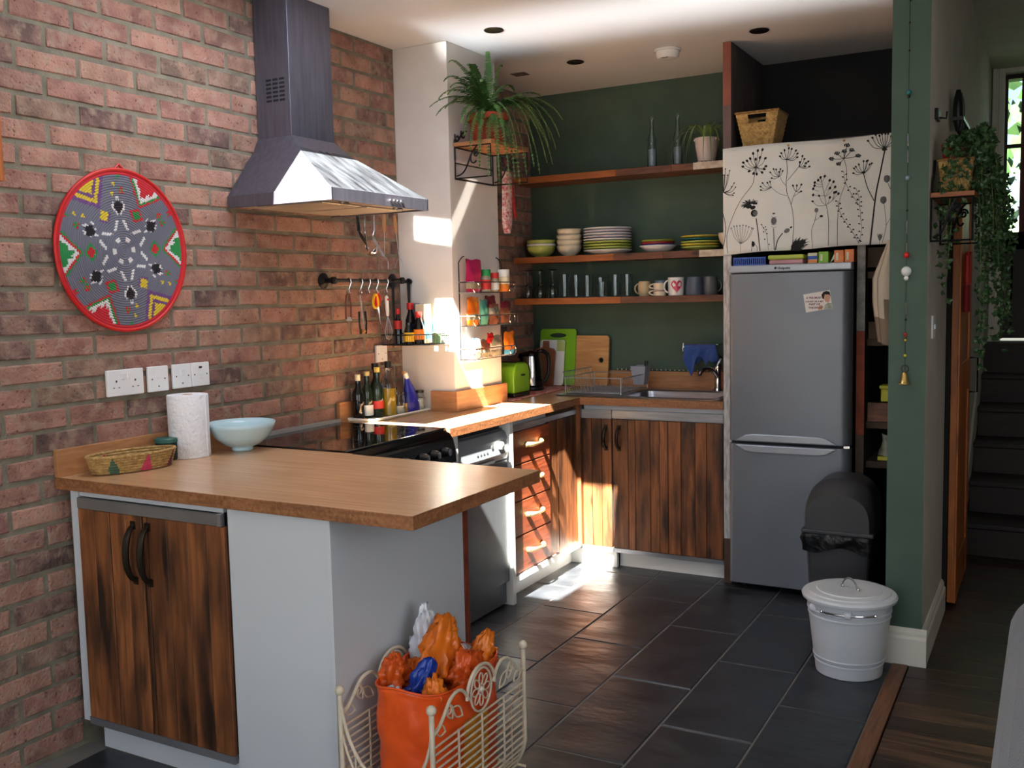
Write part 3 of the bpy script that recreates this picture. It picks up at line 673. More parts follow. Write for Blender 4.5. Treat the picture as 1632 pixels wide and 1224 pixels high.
build('lever', M().tube([(1.19, 3.19, 1.055), (1.225, 3.16, 1.10)], [.012, .009], 8), MT['chrome'], tp, smooth=True)
single('dish_soap', 'small bottle with red cap behind the tap', 'bottle', M().lathe([(.022, 0), (.024, .01), (.022, .09), (.012, .10), (.012, .13), (0, .131)], (1.335, 3.27, .9155), 14), MT['red'], (1.335, 3.27, .9155), smooth=True)
# ---------------- tall boards, fridge, alcove
tb = thing('tall_board', 'floor-to-ceiling painted board at the left side of the silver fridge', 'board', (1.40, 3.0, 0))
build('core', M().box(1.3785, 1.418, 2.707, YB-.031, 0, CH-.002), MT['board_dark'], tb)
for z0, z1, k in [(0, .227, 'board_brown'), (.227, 1.66, 'flaky_white'), (1.66, 2.34, 'board_mauve'), (2.34, CH-.002, 'board_red')]:
    build('edging', M().box(1.3785, 1.418, 2.700, 2.707, z0+.0005, z1-.0005), MT[k], tb, label={'flaky_white': 'flaking white paint edge', 'board_red': 'terracotta painted edge', 'board_mauve': 'mauve brown edge', 'board_brown': 'bare brown foot'}[k])
tb = thing('tall_board', 'narrow upright board, grey above and rust below, at the right side of the fridge', 'board', (2.02, 3.0, 0))
build('core', M().box(2.002, 2.038, 2.707, YB-.031, 0, 2.10), MT['board_dark'], tb)
for z0, z1, k in [(0, .78, 'board_brown'), (.78, 1.26, 'board_orange'), (1.26, 2.10, 'board_grey')]:
    build('edging', M().box(2.002, 2.038, 2.700, 2.707, z0+.0005, z1-.0005), MT[k], tb)
fr = thing('fridge', 'tall silver fridge freezer with a small printed card on its upper door', 'fridge', (1.69, 2.93, 0))
FX0, FX1, FY = 1.428, 1.992, 2.62
build('body', M().box(FX0+.004, FX1-.004, FY+.062, 3.27, .03, 1.572), MT['fridge_side'], fr, bevel=.004)
for x in (FX0+.05, FX1-.05):
    for y in (FY+.1, 3.2): build('foot', M().cyl((x, y, 0), .018, .032, 12), MT['black_plastic'], fr)
def fdoor(name, z0, z1):
    prof = []
    for k in range(6): a = R(180+90*k/5); prof.append((FX0+.022+.022*math.cos(a), FY+.022+.022*math.sin(a)))
    for k in range(8): a = R(270+90*k/7); prof.append((FX1-.045+.045*math.cos(a), FY+.055+.055*math.sin(a)))
    prof = [(FX0, FY+.058)]+prof+[(FX1, FY+.058)]
    return build(name, M().prism(prof, z0, z1), MT['fridge'], fr, smooth=True, bevel=.002, seg=1)
ud = fdoor('upper_door', .735, 1.535); ld = fdoor('lower_door', .035, .722)
m = M().box(FX0, FX1, FY+.004, FY+.06, 1.540, 1.575); build('top_trim', m, MT['fridge_trim'], fr, bevel=.006)
def fhandle(z, sgn, par):
    m = M(); xa, xb = FX0+.03, FX1-.055
    m.prism([(xa, z), (xa+.05, z+sgn*.030), (xa+.09, z+sgn*.036), (xb-.09, z+sgn*.036), (xb-.05, z+sgn*.030), (xb, z)] if sgn > 0 else
            [(xb, z), (xb-.05, z-.030), (xb-.09, z-.036), (xa+.09, z-.036), (xa+.05, z-.030), (xa, z)], FY-.012, FY+.004, 'y')
    return build('handle', m, MT['fridge_trim'], par, bevel=.004)
fhandle(.737, 1, ud); fhandle(.720, -1, ld)
build('hinge', M().box(FX1-.03, FX1-.004, FY+.01, FY+.05, .7235, .7335), MT['chrome'], fr)
def text(s, size, name, mt, parent, origin, rx=R(90), rz=0, ry=0, ext=.0004, base=None):
    cu = bpy.data.curves.new('t', 'FONT'); cu.body = s; cu.size = size; cu.extrude = ext; cu.resolution_u = 2; cu.offset = size*.03
    to = bpy.data.objects.new('t', cu); COL.objects.link(to); bpy.context.view_layer.update()
    dg = bpy.context.evaluated_depsgraph_get(); me = bpy.data.meshes.new_from_object(to.evaluated_get(dg)); bpy.data.objects.remove(to)
    mt_ = Matrix.Translation(origin) @ Euler((rx, ry, rz)).to_matrix().to_4x4(); m = M()
    m.add([mt_ @ v.co for v in me.vertices], [tuple(p.vertices) for p in me.polygons])
    return build(name, m, mt, parent)
lb = build('logo', M().box(1.645, 1.655, FY+.0025, FY+.0045, 1.553, 1.563), MT['ink'], fr)
text('Hotpoint', .0155, 'lettering', MT['ink'], fr, (1.660, FY+.0032, 1.552))
# printed card magnet
mg = thing('fridge_magnet', 'small tilted card with maroon lettering and a man\'s portrait on the fridge door', 'magnet', (1.845, FY-.001, 1.40))
tilt = Matrix.Translation((1.845, FY-.0015, 1.400)) @ Euler((0, R(-9), 0)).to_matrix().to_4x4() if True else None
def card(name, m, mt): m.xf(tilt); return build(name, m, mt, mg)
card('card', M().box(-.060, .060, -.0008, .0008, -.042, .042), MT['magnet'])
card('hair', M().prism([(.022, .008), (.020, .026), (.030, .038), (.045, .040), (.058, .034), (.0595, .010), (.054, .022), (.034, .026), (.028, .006)], -.0013, -.0009, 'y'), MT['ink'])
card('face', M().prism([(.028, .006), (.034, .026), (.054, .022), (.0575, .008), (.050, -.008), (.044, -.014), (.034, -.008)], -.0012, -.0009, 'y'), MT['skin'])
card('jacket', M().prism([(.020, -.041), (.028, -.022), (.042, -.014), (.0595, -.018), (.0595, -.041)], -.0011, -.0009, 'y'), pm('print_green', (120, 130, 110), (206, 206, 190), rough=.6, scale=60))
card('hand', M().prism([(-.004, -.041), (.004, -.018), (.016, -.020), (.018, -.034), (.012, -.041)], -.0012, -.0009, 'y'), MT['skin'])
for i, (s_, x_) in enumerate([('A TEA MUST', -.050), ('COUNT AS A BIT', -.056), ('PART OF', -.042), ('THE EVENT', -.046)]):
    cu_z = .020-.0155*i
    o_ = tilt @ Vector((x_, -.0012, cu_z)); text(s_, .0125 if i != 1 else .0105, 'lettering', MT['ink_maroon'], mg, o_, ry=0)
# things on top of the fridge
Z = 1.5755
tr = thing('plastic_tray', 'blue slatted tray at the left end of the fridge top', 'tray', (1.515, 2.74, Z))
m = M().box(1.44, 1.595, 2.66, 2.86, Z, Z+.006)
for k in range(16): m.box(1.44+k*.0099, 1.4455+k*.0099, 2.66, 2.665, Z+.006, Z+.034)
m.box(1.44, 1.595, 2.659, 2.666, Z+.032, Z+.038)
build('tray_body', m, MT['blue_tray'], tr)
tr = thing('lunch_box', 'pink sandwich box with a yellow-green lid on the fridge', 'box', (1.685, 2.74, Z))
build('base', M().box(1.608, 1.765, 2.67, 2.82, Z, Z+.022), pm('pink_plastic', (206, 150, 156), rough=.5), tr, bevel=.006)
build('lid', M().box(1.602, 1.771, 2.664, 2.826, Z+.022, Z+.044), pm('lid_lime', (190, 204, 84), rough=.45), tr, bevel=.009, seg=3)
for (x0, x1, h, mt, lab, side) in [(1.786, 1.828, .048, 'cream', 'small carton with blue and orange stripes on the fridge top', 1), (1.834, 1.878, .052, 'lime', 'small bright green carton on the fridge top', 0), (1.904, 1.946, .056, 'orange_pk', 'left of two small orange cartons on the fridge top', 0), (1.950, 1.991, .058, 'orange_pk', 'right of two small orange cartons on the fridge top', 0)]:
    t = thing('food_carton', lab, 'carton', ((x0+x1)/2, 2.74, Z))
    build('carton_body', M().box(x0, x1, 2.68, 2.78, Z, Z+h), MT[mt], t, bevel=.001, seg=1)
    if side: build('stripe', M().box(x0, x1, 2.6795, 2.6799, Z+.018, Z+.034), MT['blue_tray'], t); build('stripe', M().box(x0, x1, 2.6795, 2.6799, Z+.003, Z+.016), MT['orange_pk'], t)
    else: build('label', M().box(x0+.008, x0+.018, 2.6795, 2.6799, Z+.01, Z+h-.012), MT['cream'], t)
single('paper_cone', 'small white folded paper between the green and orange cartons', 'paper', M().prism([(1.882, Z), (1.900, Z+.040), (1.904, Z+.036), (1.900, Z+.018)], 2.70, 2.715, 'y'), MT['white_pk'], (1.89, 2.707, Z))
# alcove shelf, wicker basket, curtain
t = thing('alcove_shelf', 'dark shelf above the fridge carrying the seagrass basket', 'shelf', (1.8, 3.0, 2.112))
build('board', M().box(1.4185, 2.243, 2.702, YB-.031, 2.112, 2.140), MT['board_dark'], t)
bk = thing('storage_basket', 'tapered seagrass basket with a cut-out handle on the alcove shelf', 'basket', (1.533, 2.80, 2.141))
def tapbox(x0, x1, y0, y1, z0, z1, g, n=10):
    m = M(); rings = []
    for j in range(n+1):
        f = j/n; e = g*f; z = z0+(z1-z0)*f; w = .0016*(j % 2)
        rings.append([(x0-e-w, y0-e-w, z), (x1+e+w, y0-e-w, z), (x1+e+w, y1+e+w, z), (x0-e-w, y1+e+w, z)])
    return m, rings
x0, x1, y0, y1 = 1.470, 1.610, 2.725, 2.875
m = M(); nrow = 18; H = .155
def wall(pa, pb, pc, pd, nrow, ncol, hole=None):
    """woven wall: pa-pb bottom edge, pd-pc top edge, cell relief"""
    pa, pb, pc, pd = map(Vector, (pa, pb, pc, pd)); nrm = (pb-pa).cross(pd-pa).normalized()
    for j in range(nrow):
        for i in range(ncol):
            u0, u1, v0, v1 = i/ncol, (i+1)/ncol, j/nrow, (j+1)/nrow
            if hole and hole[0] < (u0+u1)/2 < hole[1] and hole[2] < (v0+v1)/2 < hole[3]: continue
            P = lambda u, v: (pa*(1-u)+pb*u)*(1-v)+(pd*(1-u)+pc*u)*v
            h = .0035 if (i+j) % 2 else .001
            q = [P(u0, v0), P(u1, v0), P(u1, v1), P(u0, v1)]; c = sum(q, Vector())/4+nrm*h
            b_ = len(m.v); m.v += [tuple(z) for z in q]+[tuple(c)]; m.f += [(b_, b_+1, b_+4), (b_+1, b_+2, b_+4), (b_+2, b_+3, b_+4), (b_+3, b_, b_+4)]; m.m += [0]*4
            qi = [z-nrm*.006 for z in q]; m.add(qi, [(3,2,1,0)])
g = .032; z0 = 2.143; z1 = z0+H
B = [(x0, y0), (x1, y0), (x1, y1), (x0, y1)]; T = [(x0-g, y0-g*.6), (x1+g, y0-g*.6), (x1+g, y1+g*.6), (x0-g, y1+g*.6)]
for i in range(4):
    a, b = B[i], B[(i+1) % 4]; c, d = T[(i+1) % 4], T[i]
    wall((*a, z0), (*b, z0), (*c, z1), (*d, z1), 16, 18, (.30, .70, .70, .94) if i in (0, 2) else None)
m.box(x0, x1, y0, y1, z0-.001, z0+.003)
build('basket_wall', m, MT['wicker'], bk)
build('rim', M().tube([(*p, z1) for p in T], .006, 8, closed=True), MT['wicker_dk'], bk, smooth=True)
# botanical curtain
cv = thing('curtain', 'white linen cafe curtain printed with black wild flowers above the fridge', 'curtain', (1.8, 2.69, 1.63))
CX0, CX1 = 1.382, 2.243
def cy(x, z): 
    f = (2.14-z)/.5
    return 2.684-.004*math.sin(x*21)*f-.006*math.sin(x*7.5+1)*f-.010*max(0, (x-2.0)/.24)*f
def cz(x, v): 
    top = 2.136+.004*math.sin(x*9); bot = 1.632+.024*(x-CX0)/.86+.002*math.sin(x*17)
    return top+(bot-top)*v
m = M().grid(lambda u, v: (CX0+(CX1-CX0)*u, cy(CX0+(CX1-CX0)*u, cz(CX0+(CX1-CX0)*u, v)), cz(CX0+(CX1-CX0)*u, v)), 60, 20)
build('cloth', m, MT['linen'], cv, smooth=True, solid=.0016)
def cpt(px, py):
    u = (px-1153)/265.; x = 1.383+.757*u
    top = 238-(px-1152)*.1157; bot = 405-(px-1155)*.0735
    v = (py-top)/(bot-top); z = cz(x, v)
    return Vector((x, cy(x, z)-.0019, z))
def A(a, b): return cpt(1150+a/5.564, 200+b/5.564)
def B2(a, b): return cpt(1280+a/5.566, 200+b/5.566)
ink = M(); gry = M()
def stroke(mm, pts, w0, w1=None, n=None):
    w1 = w0 if w1 is None else w1
    # Catmull-Rom through pts
    P = [pts[0]]+list(pts)+[pts[-1]]; out = []
    for i in range(1, len(P)-2):
        for k in range(5):
            t = k/5; a, b, c, d = P[i-1], P[i], P[i+1], P[i+2]
            out.append(.5*((2*b)+(c-a)*t+(2*a-5*b+4*c-d)*t*t+(3*b-a-3*c+d)*t**3))
    out.append(P[-2]); vs = []
    for i, p in enumerate(out):
        t = (out[min(i+1, len(out)-1)]-out[max(i-1, 0)]); s_ = Vector((-t.z, 0, t.x)); s_ = s_.normalized() if s_.length > 1e-9 else Vector((1,0,0))
        w = (w0+(w1-w0)*i/len(out))*.66; vs += [p-s_*w, p+s_*w]
    mm.add(vs, [(2*i, 2*i+2, 2*i+3, 2*i+1) for i in range(len(out)-1)])
def dot(mm, p, r, sy=1.0, a=0):
    r *= 1.22
    mm.add([p]+[p+Vector((r*math.cos(t)*math.cos(a)-r*sy*math.sin(t)*math.sin(a), -.0001, r*math.cos(t)*math.sin(a)+r*sy*math.sin(t)*math.cos(a))) for t in [2*PI*k/9 for k in range(9)]], [(0, 1+k, 1+(k+1) % 9) for k in range(9)])
def umbel(F, c, tips, w=.0016, r=.0048, mm=None, s_=.75):
    mm = mm or ink; cc = F(*c)
    for tx in tips:
        e = F(*tx); md = (cc+e)/2+Vector(((e.x-cc.x)*.12, 0, -abs(e.x-cc.x)*.18)); stroke(mm, [cc, md, e], w)
        d_ = e-cc; dot(mm, e, r, s_, math.atan2(d_.z, d_.x))
# flower 1 (left umbel) and its stem
umbel(A, (330, 370), [(205,365),(210,330),(245,315),(275,295),(302,250),(345,225),(388,215),(325,300),(365,285),(415,290),(420,360),(265,405),(305,425),(385,415),(405,385),(335,430)], r=.0062)
stroke(ink, [A(330,370), A(312,450), A(290,530), A(180,665), A(90,840), A(48,980), A(55,1125)], .0018)
umbel(A, (18, 590), [(40,385),(80,400),(122,508),(135,545),(122,595),(30,440),(60,440),(100,540),(110,615),(15,440)], w=.0018, r=.0034)
stroke(ink, [A(12,770), A(38,900), A(18,1060)], .0022)
# flower 2 (branching)
stroke(ink, [A(607,295), A(612,400), A(603,495), A(612,590), A(650,690), A(672,850), A(660,1085)], .0018)
umbel(A, (607, 295), [(548,268),(560,240),(588,212),(627,192),(652,198),(690,210),(704,235),(702,268)], r=.0050)
stroke(ink, [A(715,352), A(670,410), A(612,480)], .0015); umbel(A, (715, 352), [(725,310),(748,255),(765,280),(778,315),(772,348),(800,300),(810,345)], r=.0048)
stroke(gry, [A(548,445), A(570,490), A(603,525)], .0012); umbel(A, (540, 448), [(460,412),(490,382),(513,385),(552,380),(572,395),(540,405),(473,462)], r=.0042)
stroke(gry, [A(472,545), A(540,595), A(612,612)], .0012); umbel(A, (472, 545), [(375,570),(372,540),(390,508),(435,505),(458,495)], r=.0042)
stroke(ink, [A(650,690), A(665,630), A(692,570)], .0013); umbel(A, (692, 570), [(665,520),(700,518),(740,508),(738,568)], r=.0046); stroke(ink, [A(668,618), A(738,570)], .0012)
# thistle
stroke(ink, [A(330,820), A(350,950), A(368,1110)], .0034); dot(ink, A(312,775), .0140, 1); dot(gry, A(322,775), .0095, 1)
for k in range(46):
    a = R(150-8*k+rnd.uniform(-6, 6)) if k < 46 else 0; a = R(rnd.uniform(20, 200)); r0 = rnd.uniform(10, 35); r1 = rnd.uniform(50, 105)
    stroke(ink, [A(285+r0*math.cos(a), 700-r0*.6*math.sin(a)), A(285+r1*math.cos(a), 705-r1*.65*math.sin(a)+8)], .0042, .0012)
dot(ink, A(262, 715), .0120, .7, .3); dot(ink, A(300, 725), .0110, .7, .3)
# cup umbel bottom left
umbel(A, (180, 1045), [(92,905),(118,888),(145,885),(175,883),(205,880),(235,885),(262,895),(290,905),(302,912)], w=.0014, r=.0035, mm=gry); stroke(gry, [A(180,1045), A(180,1120)], .0014)
# bud
stroke(ink, [A(288,1115), A(292,1020)], .0016); stroke(ink, [A(292,1020), A(340,1075), A(338,1112)], .0016); dot(ink, A(303,1048), .0068, 1.6)
# poppy heads
stroke(ink, [A(492,905), A(500,1100)], .0026); dot(gry, A(494,840), .0110, 1.35); dot(ink, A(494,775), .0060, .5)
for k in range(5): stroke(ink, [A(470,800+k*22), A(494,812+k*22), A(520,800+k*22)], .0010)
stroke(ink, [A(575,945), A(530,1010), A(510,1100)], .0032, .0038); dot(gry, A(612,922), .0120, .7, .5); dot(ink, A(650,890), .0055, .6, .5)
stroke(ink, [A(445,1100), A(430,960), A(380,875)], .0012)
for (a, b) in [(382,875),(400,905),(418,895),(402,940),(433,955),(412,1005),(452,1050),(425,920)]: dot(ink, A(a, b), .0026)
# dark feathery patch, bottom middle
for k in range(110):
    a = R(rnd.uniform(15, 75)); l = rnd.uniform(40, 95); bx, by = 650+rnd.uniform(0, 85), 1085-rnd.uniform(0, 45)
    stroke(ink, [A(bx, by+15), A(bx+l*.5*math.cos(a), by-l*.5*math.sin(a)), A(bx+l*math.cos(a), by-l*math.sin(a))], .0040, .0008)
# right half
umbel(B2, (238, 690), [(118,655),(175,605)], w=.0012); stroke(ink, [B2(238,690), B2(258,830), B2(258,1060)], .0016)
stroke(ink, [B2(238,690), B2(218,590), B2(196,480), B2(186,440)], .0014)
for c, e in [((218,580),(265,465)), ((225,610),(268,535)), ((228,615),(312,525)), ((245,685),(340,585)), ((248,680),(268,620)), ((204,500),(135,487)), ((204,520),(133,515)), ((225,600),(122,598)), ((170,560),(122,543)), ((196,480),(222,428)), ((240,560),(298,477)), ((290,640),(320,570)), ((290,640),(305,575)), ((196,480),(165,465)), ((196,480),(186,440))]:
    stroke(ink, [B2(*c), B2((c[0]+e[0])/2, (c[1]+e[1])/2+8), B2(*e)], .0011); dot(ink, B2(*e), .0056, .8, 1.2)
stroke(ink, [B2(385,270), B2(408,370), B2(402,480), B2(355,630), B2(335,820), B2(335,1060)], .0015)
for (cx_, cy_) in [(410,145),(450,190),(325,220),(278,270),(340,315),(505,240),(385,200)]:
    stroke(ink, [B2(385,265), B2((385+cx_)/2, (265+cy_)/2+6), B2(cx_, cy_)], .0020)
    for k in range(12):
        a = 2*PI*k/12; rr_ = 24*(.5+.5*rnd.random()); dot(ink, B2(cx_+rr_*math.cos(a), cy_+rr_*.7*math.sin(a)), .0022)
        stroke(ink, [B2(cx_, cy_+4), B2(cx_+rr_*math.cos(a), cy_+rr_*.7*math.sin(a))], .0009)
umbel(B2, (550, 395), [(465,398),(470,355),(485,340),(510,320),(550,290),(575,290),(585,285),(618,310),(600,320)], w=.0016, r=.0045)
dot(ink, B2(550,392), .0075, .6); stroke(ink, [B2(550,400), B2(585,530), B2(640,645)], .0026, .0030)
stroke(ink, [B2(725,190), B2(690,390), B2(655,590), B2(630,840), B2(610,1045)], .0046, .0058); dot(ink, B2(722,188), .0100, .5)
umbel(B2, (722, 180), [(585,108),(622,82),(648,55),(680,65),(700,50),(728,48),(750,48),(775,70),(800,60),(820,80)], w=.0020, r=.0050)
# leafy sprigs
def sprig(F, pts, n):
    stroke(ink, [F(*p) for p in pts], .0012)
    for k in range(n):
        t = (k+.5)/n*(len(pts)-1); i = int(t); f = t-i; x = pts[i][0]+(pts[i+1][0]-pts[i][0])*f; y = pts[i][1]+(pts[i+1][1]-pts[i][1])*f; sx = 16 if k % 2 else -16
        dot(ink, F(x+sx, y-9), .0034, .8); stroke(ink, [F(x, y), F(x+sx, y-9)], .0009)
sprig(B2, [(385,380),(395,470),(450,590),(515,690),(530,800),(535,930),(512,1040)], 22)
sprig(B2, [(335,650),(350,740),(400,840),(460,930),(512,1030)], 16); sprig(B2, [(485,530),(515,620),(520,700)], 7)
stroke(ink, [B2(152,760), B2(138,830), B2(112,920), B2(120,1075)], .0014); stroke(ink, [B2(138,830), B2(190,790)], .0012); dot(gry, B2(152,735), .0070, 1.3); dot(ink, B2(196,788), .0065, .7)
for (a, b, r_) in [(745,450,.0115), (718,640,.0115), (692,970,.0075)]:
    dot(gry, B2(a, b), r_, 1.2); 
    for k in range(-2, 3): stroke(ink, [B2(a+k*10, b-28), B2(a+k*9, b), B2(a+k*2, b+35)], .0011)
stroke(ink, [B2(755,490), B2(775,540), B2(800,560)], .0020); stroke(ink, [B2(725,680), B2(742,870), B2(712,1025)], .0013); stroke(ink, [B2(742,870), B2(790,780)], .0012); stroke(ink, [B2(692,990), B2(690,1030)], .0012)
build('flower_print', ink, MT['ink'], cv, label='black ink wild flowers', kind='stuff'); build('flower_print', gry, MT['ink_grey'], cv, label='grey ink seed heads', kind='stuff')
m = M()
for p in (A(622, 168), B2(385, 105)): m.ball((p.x, p.y-.004, p.z), .006, 8)
build('pin', m, MT['brass'], cv, smooth=True)
# larder niche right of the fridge
ln = thing('larder_shelves', 'dark wooden larder shelves between the fridge and the green wall', 'shelves', (2.14, 3.0, 0))
for z in (.62, .805, 1.19, 1.50):
    build('shelf', M().box(2.0385, 2.244, 2.76, YB-.031, z, z+.03), MT['board_brown'], ln)
build('drawer_front', M().box(2.045, 2.243, 2.755, 2.775, .838, .925), MT['shelf_brown'], ln)
build('drawer_front', M().box(2.045, 2.243, 2.755, 2.775, 1.222, 1.30), MT['board_brown'], ln)
build('valance', M().box(2.0385, 2.244, 2.755, 2.775, 1.55, 1.64), MT['board_brown'], ln)
t = thing('food_tub', 'small yellow lidded tub on a larder shelf beside the fridge', 'tub', (2.125, 2.84, .8355))
build('tub_body', M().box(2.095, 2.155, 2.80, 2.88, .925+.001, .985), MT['yellow_dull'], t, bevel=.005)
build('lid', M().box(2.090, 2.160, 2.795, 2.885, .985, 1.003), MT['yellow_dull'], t, bevel=.004)
t = thing('food_bag', 'crumpled clear bag standing on a yellow box low in the larder', 'bag', (2.12, 2.84, .651))
m = M().grid(lambda u, v: (2.12+.035*math.cos(2*PI*u)*(1-.4*v)+.006*math.sin(9*u+5*v), 2.84+.03*math.sin(2*PI*u)*(1-.5*v), .668+.10*v+.006*math.sin(13*u)), 16, 6, True)
build('film', m, MT['clear_pk'], t)
build('base_box', M().box(2.085, 2.165, 2.80, 2.89, .6505, .668), MT['yellow_dull'], t)
# apron hanging by the larder
ap = thing('apron', 'cream apron with a brown hem hanging by the edge of the green wall', 'apron', (2.18, 2.5, 1.2))
def apf(u, v):
    z = 1.66-.46*v; wd = .135*min(1, .35+v*1.8)*(1-.25*max(0, v-.6)/.4)
    a = 2*PI*u
    return (2.19+wd*math.cos(a)*(.8+.12*math.sin(5*a))*.80, 2.52+.03*math.sin(a)+.008*math.sin(7*a), z-.02*math.cos(a)*v)
m = M().grid(apf, 28, 16, True)
for i, f in enumerate(m.f): m.m[i] = 1 if (i//28) >= 12 or ((i//28) >= 9 and (i % 28) > 18) else 0
build('cloth', m, [MT['linen_cream'], MT['linen_brown']], ap, smooth='all')
build('loop', M().tube([(2.2445, 2.52, 1.70), (2.235, 2.52, 1.72), (2.225, 2.52, 1.70), (2.20, 2.52, 1.655)], .004, 6), MT['linen_cream'], ap, smooth=True)
# ================================================================== COOKER HOOD
hd = thing('cooker_hood', 'stainless steel chimney cooker hood on the brick wall', 'cooker hood', (.25, 1.12, 1.80))
HY0, HY1, HX = .812, 1.430, .51
CYa, CYb, CXc = .992, 1.250, .225
m = M().box(.006, .180, CYa, CYb, 2.06, CH-.001)
ch = build('chimney', M().box(.006, .180, CYa, CYb, 2.10, CH-.001), MT['hood_steel'], hd, bevel=.001, seg=1)
m = M()
for r in range(6):
    for c in range(3): m.box(.060+c*.034, .086+c*.034, CYa-.0012, CYa+.001, 2.235+r*.016, 2.243+r*.016)
build('vent_slots', m, MT['ink'], ch, kind='stuff')
# canopy: flared pyramid in steel plus the band below
zt, zb = 2.10, 1.862
top = [(.006, CYa-.0, zt), (.180, CYa, zt), (.180, CYb, zt), (.006, CYb, zt)]
bot = [(.006, HY0, zb), (HX, HY0, zb), (HX, HY1, zb), (.006, HY1, zb)]
mid = [(.006, CYa-.03, 2.045), (.235, CYa-.03, 2.045), (.235, CYb+.03, 2.045), (.006, CYb+.03, 2.045)]
m = M().add(top+mid+bot, [(0,1,5,4), (1,2,6,5), (2,3,7,6), (3,0,4,7), (4,5,9,8), (5,6,10,9), (6,7,11,10), (7,4,8,11)])
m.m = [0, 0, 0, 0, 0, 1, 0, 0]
build('canopy', m, [MT['hood_steel'], MT['hood_streaked']], hd)
m = M().box(.006, HX+.004, HY0-.003, HY0+.006, 1.815, zb).box(HX-.006, HX+.004, HY0, HY1, 1.815, zb).box(.006, HX+.004, HY1-.006, HY1+.003, 1.815, zb)
build('band', m, MT['hood_steel'], hd, bevel=.001, seg=1)
build('filter_plate', M().box(.01, HX-.006, HY0+.006, HY1-.006, 1.822, 1.828), MT['hood_under'], hd)
for y0 in (.87, 1.14):
    f = build('filter', M().box(.10, .42, y0, y0+.24, 1.815, 1.822), MT['hood_under'], hd, bevel=.002, seg=1)
for x in (.47,):
    for y in (.95, 1.29): build('lamp_glass', M().cyl((x-.01, y, 1.8145), .022, .008, 16), MT['mirror_glow'], hd, smooth=True)
for k in range(4): build('button', M().cyl((HX+.004, 1.17+k*.024, 1.838), .007, .005, 12, 'x'), MT['chrome'], hd, smooth=True)
# ---------------- hanging utensils behind the hood
rail2 = thing('utensil_rail', 'slim steel rail of hooks on the bricks, half hidden behind the cooker hood', 'rail', (.05, 1.66, 1.88))
build('bar', M().tube([(.06, 1.45, 1.885), (.06, 1.90, 1.885)], .005), MT['steel'], rail2, smooth=True)
for y in (1.47, 1.88): build('bracket', M().tube([(.004, y, 1.885), (.06, y, 1.885)], .006), MT['steel'], rail2, smooth=True)
def hook(y, par, z=1.885, x=.06, r=.008, h=.03):
    m = M().tube(arc((x, y, z), r, 180, -10, 8, 'xz')+[(x+r, y, z-h*.6)]+arc((x+r-.006, y, z-h*.7), .006, 0, -180, 6, 'xz'), .0018, 6)
    return build('hook', m, MT['steel'], par, smooth=True)
for y in (1.53, 1.585, 1.66, 1.735, 1.82): hook(y, rail2)
def utensil(name, label, y, base, builder):
    t = thing(name, label, 'utensil', base); builder(t, y); return t
def b1(t, y):
    x = .062; m = M().tube([(x, y-.005, 1.875), (x, y, 1.83), (x, y+.008, 1.79), (x+.003, y+.006, 1.76)], [.006, .006, .0075, .008], 8); build('handle', m, MT['black_plastic'], t, smooth=True)
    m = M().grid(lambda u, v: (x+.012*math.sin(PI*u)*math.sin(PI*v), y+.006+.062*v+(.034*math.sin(PI*min(v*1.15, 1)))*(u-.5)*.9, 1.765-.085*v-(u-.5)*.018), 8, 10)
    build('spoon_bowl', m, MT['black_plastic'], t, smooth='all', solid=.003)
utensil('serving_spoon', 'black plastic serving spoon hanging under the hood', 1.535, (.06, 1.54, 1.68), b1)
def b2(t, y):
    x = .062; build('handle', M().tube([(x, y, 1.875), (x, y, 1.80), (x, y+.004, 1.69)], [.004, .0035, .003], 8), MT['chrome'], t, smooth=True)
    m = M().lathe([(.001, -.020), (.018, -.012), (.027, 0), (.029, .004)], (0, 0, 0), 18); m.xf(Matrix.Translation((x+.012, y+.035, 1.672)) @ Euler((R(28), R(-30), 0)).to_matrix().to_4x4()); build('ladle_cup', m, MT['chrome'], t, smooth='all', solid=.002)
    build('neck', M().tube([(x, y+.004, 1.69), (x+.004, y+.02, 1.685)], .003), MT['chrome'], t)
utensil('ladle', 'shiny steel ladle hanging under the hood', 1.59, (.06, 1.60, 1.66), b2)
def b3(t, y):
    x = .062; build('handle', M().tube([(x, y, 1.875), (x, y, 1.77), (x, y-.012, 1.745)], .0028, 6), MT['steel'], t, smooth=True)
    m = M().add([(x, y-.016, 1.748), (x, y+.000, 1.735), (x, y+.072, 1.655), (x, y+.056, 1.650), (x, y-.014, 1.725)], [(0,1,2,3,4)]); build('blade', m, MT['steel'], t, solid=.0015)
utensil('fish_slice', 'thin steel spatula with a slanted blade hanging under the hood', 1.66, (.06, 1.68, 1.65), b3)
def b4(t, y):
    x = .062; build('wire_loop', M().tube([(x, y, 1.876), (x, y-.002, 1.84)], .0014), MT['steel'], t)
    build('handle', M().tube([(x, y-.002, 1.845), (x, y-.004, 1.81), (x, y-.004, 1.765)], [.007, .009, .006], 8), MT['wood_handle'], t, smooth=True)
    build('shaft', M().tube([(x, y-.004, 1.765), (x, y-.008, 1.655)], .0018), MT['steel'], t)
    build('prongs', M().tube([(x, y-.035, 1.595), (x, y-.03, 1.63), (x, y-.008, 1.655), (x, y+.018, 1.63), (x, y+.018, 1.595)], .0022), MT['steel'], t, smooth=True)
utensil('carving_fork', 'two-pronged fork with a wooden handle, left of the two wooden-handled utensils', 1.74, (.06, 1.74, 1.60), b4)
